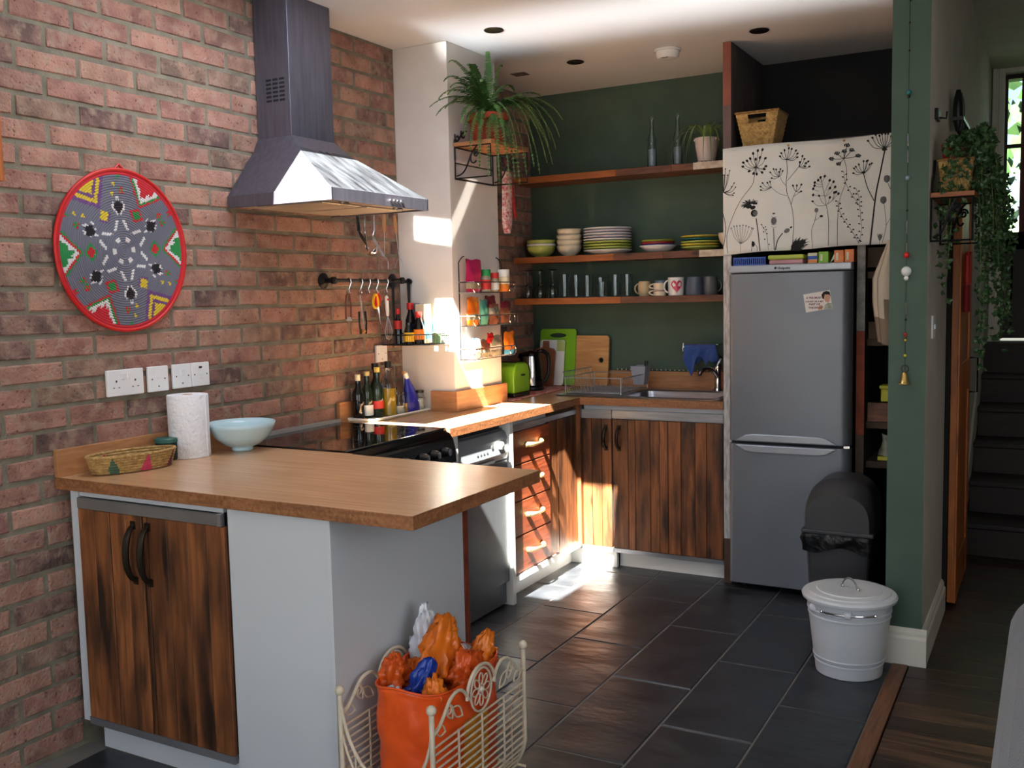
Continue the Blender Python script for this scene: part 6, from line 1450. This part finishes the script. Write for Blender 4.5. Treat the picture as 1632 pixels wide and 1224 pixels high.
for k in range(22): build('bead', M().ball((.555+.027*k, 3.321, 1.0125), .0042, 8), MT['cer_cream'], fl_)
# ================================================================== BINS, CRADLE
bb = thing('swing_bin', 'tall dark grey bin with a domed lid and black liner, in front of the fridge', 'bin', (2.0, 2.37, 0))
def tap4(m, x0, x1, y0, y1, z0, z1, e):
    m.add([(x0+e, y0+e, z0), (x1-e, y0+e, z0), (x1-e, y1-e, z0), (x0+e, y1-e, z0), (x0, y0, z1), (x1, y0, z1), (x1, y1, z1), (x0, y1, z1)], [(0,3,2,1), (4,5,6,7), (0,1,5,4), (1,2,6,5), (2,3,7,6), (3,0,4,7)]); return m
build('bin_body', tap4(M(), 1.868, 2.142, 2.262, 2.50, .001, .405, .022), MT['dark_plastic'], bb, bevel=.018, seg=3)
build('rim', M().box(1.855, 2.155, 2.248, 2.515, .405, .425), MT['dark_plastic'], bb, bevel=.006)
m = M(); nx, ny = 22, 10
def dome(u, v):
    a = PI*u; x = 2.005-.146*abs(math.cos(a))**.75*(1 if math.cos(a) > 0 else -1); zt__ = .425+.212*math.sin(a)**.62
    f = v*2-1; k = (1-abs(f)**3.2)**.5 if abs(f) < 1 else 0
    g = .78+.22*k if v < .5 else 1
    y = 2.252+.26*v; 
    return (2.005+(x-2.005)*(.90+.10*min(1, v*6)), y, .425+(zt__-.425)*(.72+.28*min(1, v*3.5)))
m.grid(dome, nx, ny)
# close the front and back
fr_ = [dome(k/nx, 0) for k in range(nx+1)]; bk_ = [dome(k/nx, 1) for k in range(nx+1)]
m.add(fr_, [tuple(range(nx+1))]); m.add(bk_, [tuple(range(nx, -1, -1))])
build('swing_lid', m, MT['dark_plastic'], bb, smooth=True)
m = M(); nl = 60; vs = []
per = []
for k in range(nl):
    f = k/nl*4; i = int(f); g = f-i; c = [(1.856, 2.250), (2.152, 2.250), (2.152, 2.512), (1.856, 2.512)]; a, b = c[i % 4], c[(i+1) % 4]; per.append((a[0]+(b[0]-a[0])*g, a[1]+(b[1]-a[1])*g))
rr0 = random.Random(4)
for j in range(5):
    for k, (x, y) in enumerate(per):
        dp = .055+.022*math.sin(k*.42+1)+.02*math.sin(k*.17); zq = .404-dp*j/4; o_ = .004*math.sin(k*1.9+j*2)+.004*math.sin(k*.7+j)+(.002 if j else -.003)
        dx, dy = x-2.004, y-2.381; l = math.hypot(dx, dy); vs.append((x+dx/l*o_-(dx/l)*.010*(j/4), y+dy/l*o_-(dy/l)*.006*(j/4), zq))
m.add(vs, [(j*nl+k, j*nl+(k+1) % nl, (j+1)*nl+(k+1) % nl, (j+1)*nl+k) for j in range(4) for k in range(nl)])
build('liner', m, MT['bin_liner'], bb, smooth='all', label='black plastic liner hanging over the rim')
wbn = thing('pedal_bin', 'small white enamel bucket bin with a lid, beside the green wall end', 'bin', (2.135, 1.80, 0))
WC = (2.138, 1.795, 0)
prof = [(.118, .001), (.121, .003), (.122, .012), (.125, .045), (.128, .047), (.128, .051), (.126, .053), (.129, .064), (.132, .066), (.132, .070), (.130, .072), (.148, .225), (.151, .227), (.151, .232), (.149, .234), (.151, .246), (.154, .248), (.154, .253), (.152, .255), (.158, .296), (.155, .296), (.120, .01), (0, .008)]
build('bucket', M().lathe(prof, WC, 56), pm('white_enamel', (214, 218, 222), (206, 210, 214), rough=.35), wbn, smooth=True)
build('lid', M().lathe([(.162, .288), (.172, .290), (.174, .300), (.168, .308), (.150, .312), (.148, .316), (.120, .318), (.118, .322), (.080, .324), (.050, .320), (0, .321)], WC, 56), pm('white_enamel_lid', (216, 220, 222), (208, 212, 215), rough=.35), wbn, smooth=True)
build('lid_handle', M().tube(bez((WC[0]-.028, WC[1]+.012, .324), (WC[0]-.022, WC[1]+.012, .372), (WC[0]+.020, WC[1]-.004, .372), (WC[0]+.034, WC[1]-.020, .322), 10), .0035, 8).ball((WC[0]-.028, WC[1]+.012, .326), .006, 8).ball((WC[0]+.034, WC[1]-.020, .325), .006, 8), MT['steel'], wbn, smooth=True)
pts = [(WC[0]+.160*math.cos(R(a)), WC[1]+.160*math.sin(R(a)), .262+.0*a) for a in range(-118, -38, 8)]
build('carry_handle', M().tube(pts, .004, 8).ball(pts[-1], .006, 8).ball(pts[0], .006, 8), MT['chrome'], wbn, smooth=True)
for a in (-138, -82): build('liner_bulge', M().ball((WC[0]+.150*math.cos(R(a)), WC[1]+.150*math.sin(R(a)), .262), .018, 12), MT['white_film'], wbn, smooth=True)
# cream cradle basket
cr_ = thing('wire_cradle', 'cream painted wire log cradle with leafy scrolls beside the peninsula', 'basket', (1.275, .26, 0))
CX0_, CX1_, CY0, CY1 = 1.128, 1.425, .010, .505
def side(x, sgn, par):
    cv_ = lambda y, z: (x+sgn*(.0 if z > .12 else -.06*(1-z/.12)**1.5), y, z)
    for y, ztp in ((CY0, .395), (CY1, .405)):
        build('post', M().tube([cv_(y, 0.004)]+[cv_(y, zq) for zq in (.03, .06, .09, .12)]+[(x, y, ztp)], .0075, 10), MT['cream_metal'], par, smooth=True)
        build('finial', M().ball((x, y, ztp+.010), .014, 14), MT['cream_metal'], par, smooth=True)
    for k in range(13):
        zq = .055+.0205*k; build('rod', M().tube([cv_(CY0, zq), cv_(CY1, zq)], .0030, 6), MT['cream_metal'], par)
    for y in (CY0+.125, (CY0+CY1)/2, CY1-.125): build('upright', M().tube([cv_(y, zq) for zq in (.055, .08, .10, .12)]+[(x+.001, y, .305)], .0032, 6), MT['cream_metal'], par)
    ym = (CY0+CY1)/2
    a1 = bez((x, CY0+.004, .335), (x, CY0+.06, .345), (x, CY0+.07, .415), (x, CY0+.130, .410), 10)+bez((x, CY0+.130, .410), (x, CY0+.155, .405), (x, CY0+.165, .390), (x, ym-.065, .365), 6)[1:]
    a2 = [(x, 2*ym-p[1], p[2]+.004) for p in [Vector(q) for q in a1]]
    build('crest', M().tube(a1, .0048, 8), MT['cream_metal'], par, smooth=True); build('crest', M().tube(a2, .0048, 8), MT['cream_metal'], par, smooth=True)
    build('crest', M().tube([(x, ym+.075*math.cos(R(a)), .365+.075*math.sin(R(a))) for a in range(0, 181, 12)], .0048, 8), MT['cream_metal'], par, smooth=True)
    m = M().tube([(x, ym+.055*math.cos(2*PI*k/28), .370+.060*math.sin(2*PI*k/28)) for k in range(28)], .0034, 6, closed=True)
    for k in range(8):
        a = 2*PI*k/8; m.tube([(x, ym+(.030+.017*math.cos(b))*math.cos(a)-.010*math.sin(b)*math.sin(a), .370+(.030+.017*math.cos(b))*math.sin(a)+.010*math.sin(b)*math.cos(a)) for b in [2*PI*q/10 for q in range(10)]], .0022, 5, closed=True)
    m.ball((x, ym, .370), .010, 8); build('medallion', m, MT['cream_metal'], par, smooth=True)
    for s_ in (-1, 1):
        for (yy, zz_, ln, an) in [(.10, .335, .060, 40), (.15, .345, .055, 65), (.185, .325, .05, 25)]:
            c = Vector((x, ym+s_*yy, zz_)); d = Vector((0, s_*math.cos(R(an)), math.sin(R(an)))); n_ = Vector((0, -d.z, d.y))
            lf = [c+d*(ln*t)+n_*(.014*math.sin(PI*t)) for t in [q/8 for q in range(9)]]+[c+d*(ln*t)-n_*(.014*math.sin(PI*t)) for t in [q/8 for q in range(7, 0, -1)]]
            build('leaf_scroll', M().tube(lf, .0024, 5, closed=True), MT['cream_metal'], par, smooth=True)
        build('curl', M().tube([(x, ym+s_*(.165+.016*(1-q/20)*math.cos(q*.5)), .372+.016*(1-q/20)*math.sin(q*.5)) for q in range(17)], .0026, 5), MT['cream_metal'], par, smooth=True)
side(CX1_, 1, cr_); side(CX0_, -1, cr_)
for y in (CY0, CY1):
    sw = bez((CX0_, y, .385), (CX0_+.03, y, .10), (CX1_-.03, y, .10), (CX1_, y, .345), 18)
    build('end_swag', M().tube(sw, .0048, 8), MT['cream_metal'], cr_, smooth=True)
    sw2 = bez((CX0_, y, .30), (CX0_+.05, y, .05), (CX1_-.05, y, .05), (CX1_, y, .27), 18); build('end_swag', M().tube(sw2, .004, 8), MT['cream_metal'], cr_, smooth=True)
    for k in (4, 7, 11, 14):
        p = sw[k]; build('end_upright', M().tube([(p.x, y, p.z), (p.x, y, .035)], .003, 6), MT['cream_metal'], cr_)
for k in range(9):
    x = CX0_+.03+k*(CX1_-CX0_-.06)/8; build('floor_rod', M().tube([(x, CY0, .035), (x, CY1, .035)], .003, 6), MT['cream_metal'], cr_)
build('floor_rod', M().tube([(CX0_, CY0, .035), (CX1_, CY0, .035)], .004, 6), MT['cream_metal'], cr_); build('floor_rod', M().tube([(CX0_, CY1, .035), (CX1_, CY1, .035)], .004, 6), MT['cream_metal'], cr_)
og_ = thing('shopping_bag', 'big orange woven plastic bag full of carrier bags, in the wire cradle', 'bag', (1.28, .26, .04))
BC = (1.279, .265)
def bagf(u, v):
    a = 2*PI*u; ca, sa = math.cos(a), math.sin(a); rx, ry = .127, .205
    k = (abs(ca)**2.8+abs(sa)**2.8)**(-1/2.8)
    w_ = 1+.012*math.sin(5*a+3*v*6)+.010*math.sin(14*v+2*math.sin(a))-.030*abs(pnoise(Vector((ca*3, sa*3, v*7))))-.02*abs(pnoise(Vector((ca*6+9, sa*6, v*13))))+.012; t_ = .96+.04*v
    return (BC[0]+rx*k*ca*w_*t_, BC[1]+ry*k*sa*w_*t_, .040+.368*v+.008*math.sin(3*a)*v)
m = M().grid(bagf, 64, 30, True)
build('bag_body', m, MT['orange_bag'], og_, smooth='all', solid=.002)
m = M()
m.grid(lambda u, v: tuple(Vector(bagf(-.055+.10*u, .12+.58*v))+Vector((.0025, 0, 0))), 10, 10)
build('printed_patch', m, MT['yellow_patch'], og_, smooth='all', label='yellow orange printed panel')
build('bag_hem', M().tube([Vector(bagf(k/64, 1)) for k in range(64)], .0035, 6, closed=True), MT['orange_bag'], og_, smooth='all')
build('bag_floor', M().add([(x, y, .045) for x, y, _ in [bagf(k/32, 0) for k in range(32)]], [tuple(range(32))]), MT['orange_bag'], og_)
def crumple(name, label, c, rad, hgt, mt, seed, tipv=None, cat='carrier bag'):
    r = random.Random(seed); off = Vector((r.uniform(0, 50), r.uniform(0, 50), r.uniform(0, 50))); m = M()
    def f(u, v):
        a = 2*PI*u; ph = PI*v; d = Vector((math.sin(ph)*math.cos(a), math.sin(ph)*math.sin(a), -math.cos(ph)))
        n1 = abs(pnoise(d*1.7+off)); n2 = abs(pnoise(d*3.6+off)); k = .80+.60*n1-.55*n2-.22*abs(pnoise(d*7.5+off))
        p = Vector(c)+Vector((d.x*rad[0], d.y*rad[1], d.z*hgt))*k
        if tipv and d.z > .2: p += Vector(tipv)*((d.z-.2)/.8)**1.6
        return tuple(p)
    m.grid(f, 40, 26, True)
    return single(name, label, cat, m, mt, (c[0], c[1], c[2]-hgt), 'carrier bags stuffed in the orange bag', smooth='all')
P_ = [((1.26, .30, .355), (.085, .10), .09, 'orange_film', 'orange carrier bag with a tall peak, highest in the orange bag', (.03, .0, .10)),
      ((1.195, .34, .375), (.055, .065), .095, 'white_film', 'white carrier bag with blue print beside the tall orange peak', (-.01, .0, .07)),
      ((1.190, .17, .355), (.05, .06), .065, 'orange_film2', 'deep orange carrier bag at the front left of the bundle', (.01, 0, .03)),
      ((1.285, .16, .350), (.045, .05), .055, 'blue_film', 'royal blue carrier bag at the front of the bundle', (.03, .02, .045)),
      ((1.225, .125, .325), (.04, .03), .045, 'white_film', 'small white carrier bag at the very front', None),
      ((1.35, .30, .350), (.06, .09), .075, 'orange_film2', 'rounded deep orange carrier bag at the right of the bundle', (.0, .0, .02)),
      ((1.345, .40, .365), (.05, .06), .05, 'orange_film', 'orange carrier bag corner poking out at the back right', (.01, .02, .05)),
      ((1.28, .42, .350), (.06, .04), .045, 'white_film', 'white carrier bag at the back of the bundle', None),
      ((1.345, .14, .335), (.045, .05), .06, 'orange_film', 'orange carrier bag at the front right of the bundle', (.0, .0, .02)),
      ((1.200, .27, .350), (.05, .06), .05, 'orange_film', 'flat orange carrier bag at the left rim of the bundle', None)]
for i, (c, rd, h, mt, lab, tv) in enumerate(P_): crumple('carrier_bag', lab, (c[0], c[1], c[2]+.028), rd, h, MT[mt], 60+i, tv)
# ================================================================== CEILING FITTINGS
for x, y, lab in [(.577, 1.903, 'recessed chrome downlight nearest the white pier'), (1.583, 2.588, 'recessed chrome downlight above the fridge alcove'), (.623, 2.657, 'recessed chrome downlight between pier and smoke alarm')]:
    t = thing('downlight', lab, 'ceiling light', (x, y, CH-.004), 'recessed downlights')
    build('bezel', M().lathe([(.030, -.001), (.043, -.001), (.045, -.004), (.040, -.007), (.030, -.004)], (x, y, CH), 28), MT['antique'], t, smooth=True)
    build('lamp_lens', M().lathe([(.030, -.003), (.012, -.0015), (0, -.0015)], (x, y, CH), 20), MT['mirror_glow'], t, smooth=True)
t = thing('smoke_alarm', 'round white smoke alarm on the ceiling', 'smoke alarm', (1.10, 2.70, CH-.045))
build('mount', M().lathe([(.064, -.001), (.066, -.010), (.060, -.012)], (1.105, 2.69, CH), 36), MT['white_gloss'], t, smooth=True)
build('housing', M().lathe([(.058, -.011), (.056, -.034), (.046, -.044), (0, -.046)], (1.105, 2.69, CH), 36), MT['white_gloss'], t, smooth=True)
build('grille', M().box(1.09, 1.12, 2.645, 2.66, CH-.0452, CH-.043), MT['ink_grey'], t)
t = thing('ceiling_glint_plate', 'small chrome plate standing in for a glint on the ceiling behind the fern', 'glint_plate', (.255, 2.74, CH-.004))  # added plate that imitates a glint, no real grille
build('frame', M().box(.215, .300, 2.70, 2.775, CH-.005, CH-.0005), MT['chrome'], t, bevel=.001, seg=1)
# ================================================================== HALL SIDE
bs = thing('bead_string', 'hanging string of coloured beads ending in a brass bell on the green wall end', 'bell string', (2.305, 1.945, 1.10))
BX, BY = 2.306, 1.942
build('nail', M().tube([(BX, 1.955, 2.50), (BX, 1.938, 2.502)], .003, 6), MT['antique'], bs)
build('cord', M().tube([(BX, BY, 2.50), (BX, BY, 1.145)], .0009, 5), MT['antique'], bs)
for zq, r, mk in [(2.42, .004, 'antique'), (2.32, .004, 'antique'), (2.17, .010, 'cer_teal'), (2.155, .006, 'antique'), (1.86, .009, 'grey_plastic'), (1.74, .004, 'antique'), (1.575, .011, 'red'), (1.515, .019, 'cer_white'), (1.49, .009, 'cer_white'), (1.28, .006, 'tint_red'), (1.27, .006, 'copper'), (1.258, .0045, 'yellow'), (1.20, .006, 'yellow_dull'), (1.335, .004, 'antique')]:
    build('bead', M().ball((BX, BY, zq), r, 12), MT[mk], bs, smooth=True)
for zq in (2.02, 1.96, 1.70, 1.62, 1.40): build('silver_tube', M().tube([(BX, BY, zq), (BX, BY, zq-.045)], .0024, 6), MT['chrome'], bs)
build('ring', M().tube([(BX+.013*math.cos(a), BY, 1.150+.013*math.sin(a)) for a in [2*PI*k/16 for k in range(16)]], .0018, 5, closed=True), MT['antique'], bs)
build('bell', M().lathe([(.0, .047), (.007, .045), (.010, .038), (.012, .020), (.019, .004), (.021, 0), (.019, 0), (.010, .02), (.0, .03)], (BX, BY-.010, 1.092), 24), MT['brass'], bs, smooth='all')
build('clapper', M().ball((BX, BY-.010, 1.094), .005, 8), MT['brass'], bs)
t = thing('light_switch', 'white light switch on the hall side of the partition', 'switch', (2.38, 2.14, 1.25))
build('plate', M().box(2.3785, 2.386, 2.10, 2.185, 1.255, 1.345), MT['socket'], t, bevel=.002)
build('rocker', M().box(2.386, 2.392, 2.135, 2.15, 1.29, 1.31), MT['socket'], t, bevel=.001, seg=1)
dl = thing('pine_door', 'orange pine door leaf standing open along the hall wall', 'door', (2.41, 3.1, .02))
build('door_leaf', M().box(2.396, 2.424, 2.76, 3.40, .02, 2.02), MT['pine_door'], dl, bevel=.002)
for y0, y1 in ((2.76, 2.86), (3.30, 3.40)): build('stile', M().box(2.4242, 2.432, y0, y1, .02, 2.02), MT['pine_door'], dl, bevel=.001, seg=1)
for z0, z1 in ((.02, .20), (.95, 1.10), (1.90, 2.02)): build('cross_rail', M().box(2.4242, 2.431, 2.86, 3.30, z0, z1), MT['pine_door'], dl, bevel=.001, seg=1)
build('pull_handle', M().tube([(2.432, 3.35, 1.10), (2.468, 3.35, 1.10), (2.468, 3.35, .93), (2.432, 3.35, .93)], .0045, 6), MT['iron'], dl)
single('dark_gap_strip', 'narrow black strip standing in for the shaded gap at the end of the hall wall', 'dark strip', M().box(2.3785, 2.394, 2.702, 2.755, 0, 2.06), MT['black_wall_and_gap'], (2.386, 2.73, 0))  # black strip put in for the shade of the gap beside the door
rd_ = thing('red_mitt', 'red padded mitt hanging on the pine door behind the ivy', 'oven glove', (2.46, 2.80, 1.33))
m = M().grid(lambda u, v: (2.452+.016*math.cos(2*PI*u), 2.83+.055*math.sin(2*PI*u)*(1-.2*v), 1.60-.13*v+.01*math.sin(2*PI*u)), 16, 8, True); build('upper_pad', m, MT['tint_red'], rd_, smooth='all')
m = M().grid(lambda u, v: (2.450+.014*math.cos(2*PI*u), 2.825+.048*math.sin(2*PI*u), 1.46-.12*v), 16, 8, True); build('lower_pad', m, MT['red_dark'], rd_, smooth='all')
bh = thing('shoe_holder', 'pair of black long-soled shoes hung high on the hall wall above the ivy', 'shoes', (2.40, 2.70, 2.10))
for yy, zc, hh in ((2.655, 2.20, .085), (2.735, 2.20, .085), (2.93, 2.12, .07)):
    m = M().grid(lambda u, v: (2.415+.022*math.cos(2*PI*u)*math.sin(PI*min(max(v, .04), .96))**.4, yy+.034*math.sin(2*PI*u)*math.sin(PI*min(max(v, .04), .96))**.4, zc-hh+2*hh*v), 14, 12, True); build('shoe_sole', m, MT['black_plastic'], bh, smooth='all')
build('strap', M().box(2.395, 2.440, 2.62, 2.97, 2.155, 2.170), MT['black_plastic'], bh)
t = thing('wall_hook', 'small dark metal hook plate on the hall wall left of the black shoes', 'hook', (2.385, 2.14, 2.09))
build('plate', M().box(2.3785, 2.392, 2.10, 2.20, 2.09, 2.13), MT['iron'], t, bevel=.002)
build('prong', M().tube([(2.39, 2.15, 2.10), (2.415, 2.15, 2.095), (2.418, 2.15, 2.12)], .004, 6), MT['iron'], t, smooth=True)
is_ = thing('bracket_shelf', 'black iron bracket shelf on the hall wall under the ivy basket', 'shelf', (2.45, 2.17, 1.62))
build('board', M().box(2.380, 2.530, 1.985, 2.345, 1.785, 1.803), MT['shelf_orange'], is_, bevel=.002)
bracket(is_, 2.384, 2.524, 1.992, 1.625, 1.783, MT['iron'], .0055); bracket(is_, 2.384, 2.524, 2.338, 1.625, 1.783, MT['iron'], .0055)
build('crest_scroll', M().tube(bez((2.386, 1.99, 1.79), (2.386, 2.0, 1.90), (2.386, 2.06, 1.83), (2.386, 2.07, 1.93), 10), .005, 6), MT['iron'], is_, smooth=True)
iv = thing('ivy_planter', 'trailing ivy spilling from a woven basket on the hall wall shelf', 'potted plant', (2.47, 2.12, 1.804))
m = M(); b4 = [(2.415, 2.05), (2.500, 2.05), (2.500, 2.19), (2.415, 2.19)]; t4 = [(2.400, 2.035), (2.522, 2.035), (2.522, 2.205), (2.400, 2.205)]
for i in range(4):
    a, b = b4[i], b4[(i+1) % 4]; c, d = t4[(i+1) % 4], t4[i]; wall((*a, 1.805), (*b, 1.805), (*c, 1.925), (*d, 1.925), 12, 12)
build('basket_wall', m, MT['wicker'], iv); build('rim', M().tube([(*p, 1.925) for p in t4], .005, 6, closed=True), MT['wicker_dk'], iv)
build('inner_pot', M().lathe([(.040, .003), (.048, .16), (.052, .162), (.052, .185), (.046, .185), (0, .17)], (2.455, 2.11, 1.805), 20), MT['tint_red'], iv, smooth=True)
r_ = random.Random(12); lf = M(); stm = []
def ivyleaf(m, c, s_):
    a = r_.uniform(0, 6.28); t = r_.uniform(-.9, .9); u = Vector((math.cos(a), math.sin(a)*.6, t*.6)).normalized(); v = u.cross(Vector((r_.uniform(-.6,.6), -1, r_.uniform(-.4,.7)))).normalized(); n = u.cross(v)*.25
    P5 = [c-u*s_*.5, c+v*s_*.62-u*s_*.1, c+v*s_*.25+u*s_*.25, c+u*s_*.8, c-v*s_*.25+u*s_*.25, c-v*s_*.62-u*s_*.1]
    m.add([c+n*s_]+P5, [(0, 1+k, 1+(k+1) % 6) for k in range(6)])
strands = []
for k in range(54):
    b0 = Vector((2.455+r_.uniform(-.035,.035), 2.11+r_.uniform(-.05,.05), 1.985)); kind = r_.random()
    if kind < .60: e = Vector((r_.uniform(2.53, 2.64), r_.uniform(2.05, 2.40), r_.uniform(1.13, 1.80)))
    elif kind < .82: e = Vector((r_.uniform(2.40, 2.60), r_.uniform(1.98, 2.16), r_.uniform(1.66, 2.02)))
    else: e = Vector((r_.uniform(2.395, 2.47), r_.uniform(1.99, 2.30), r_.uniform(1.33, 1.75)))
    md = Vector(((b0.x+e.x)/2+.04, (b0.y+e.y)/2-.02, max(b0.z, e.z)+r_.uniform(.0, .09)))
    pts = bez(b0, md, Vector((e.x, e.y, (b0.z+e.z)/2+.05)), e, 26)
    for i, p in enumerate(pts):
        p.x = max(p.x, 2.386)
        if i > 2:
            for q in range(2 if kind < .6 else 1): ivyleaf(lf, p+Vector((r_.uniform(-.018,.022), r_.uniform(-.02,.02), r_.uniform(-.015,.015))), r_.uniform(.014, .026))
    stm.append(pts)
build('ivy_leaves', lf, MT['ivy'], iv, kind='stuff')
for pts in stm[:30]: build('stem', M().tube(pts[::3], .0012, 4), MT['fern_stem'], iv)
# grey sofa
sf = thing('sofa', 'grey upholstered sofa back at the lower right edge of the photo', 'sofa', (3.2, .3, 0))
build('sofa_back', M().box(2.712, 3.00, -.90, .90, .06, .67), MT['sofa'], sf, bevel=.11, seg=6)
build('sofa_seat', M().box(2.98, 3.75, -.80, .80, .10, .42), MT['sofa'], sf, bevel=.05, seg=4)
build('sofa_arm', M().box(2.74, 3.75, .72, .90, .06, .56), MT['sofa'], sf, bevel=.07, seg=5)
for (x, y) in [(2.80, -.82), (2.80, .80), (3.68, -.75), (3.68, .80)]: build('foot', M().cyl((x, y, 0), .022, .10, 12), MT['board_brown'], sf)
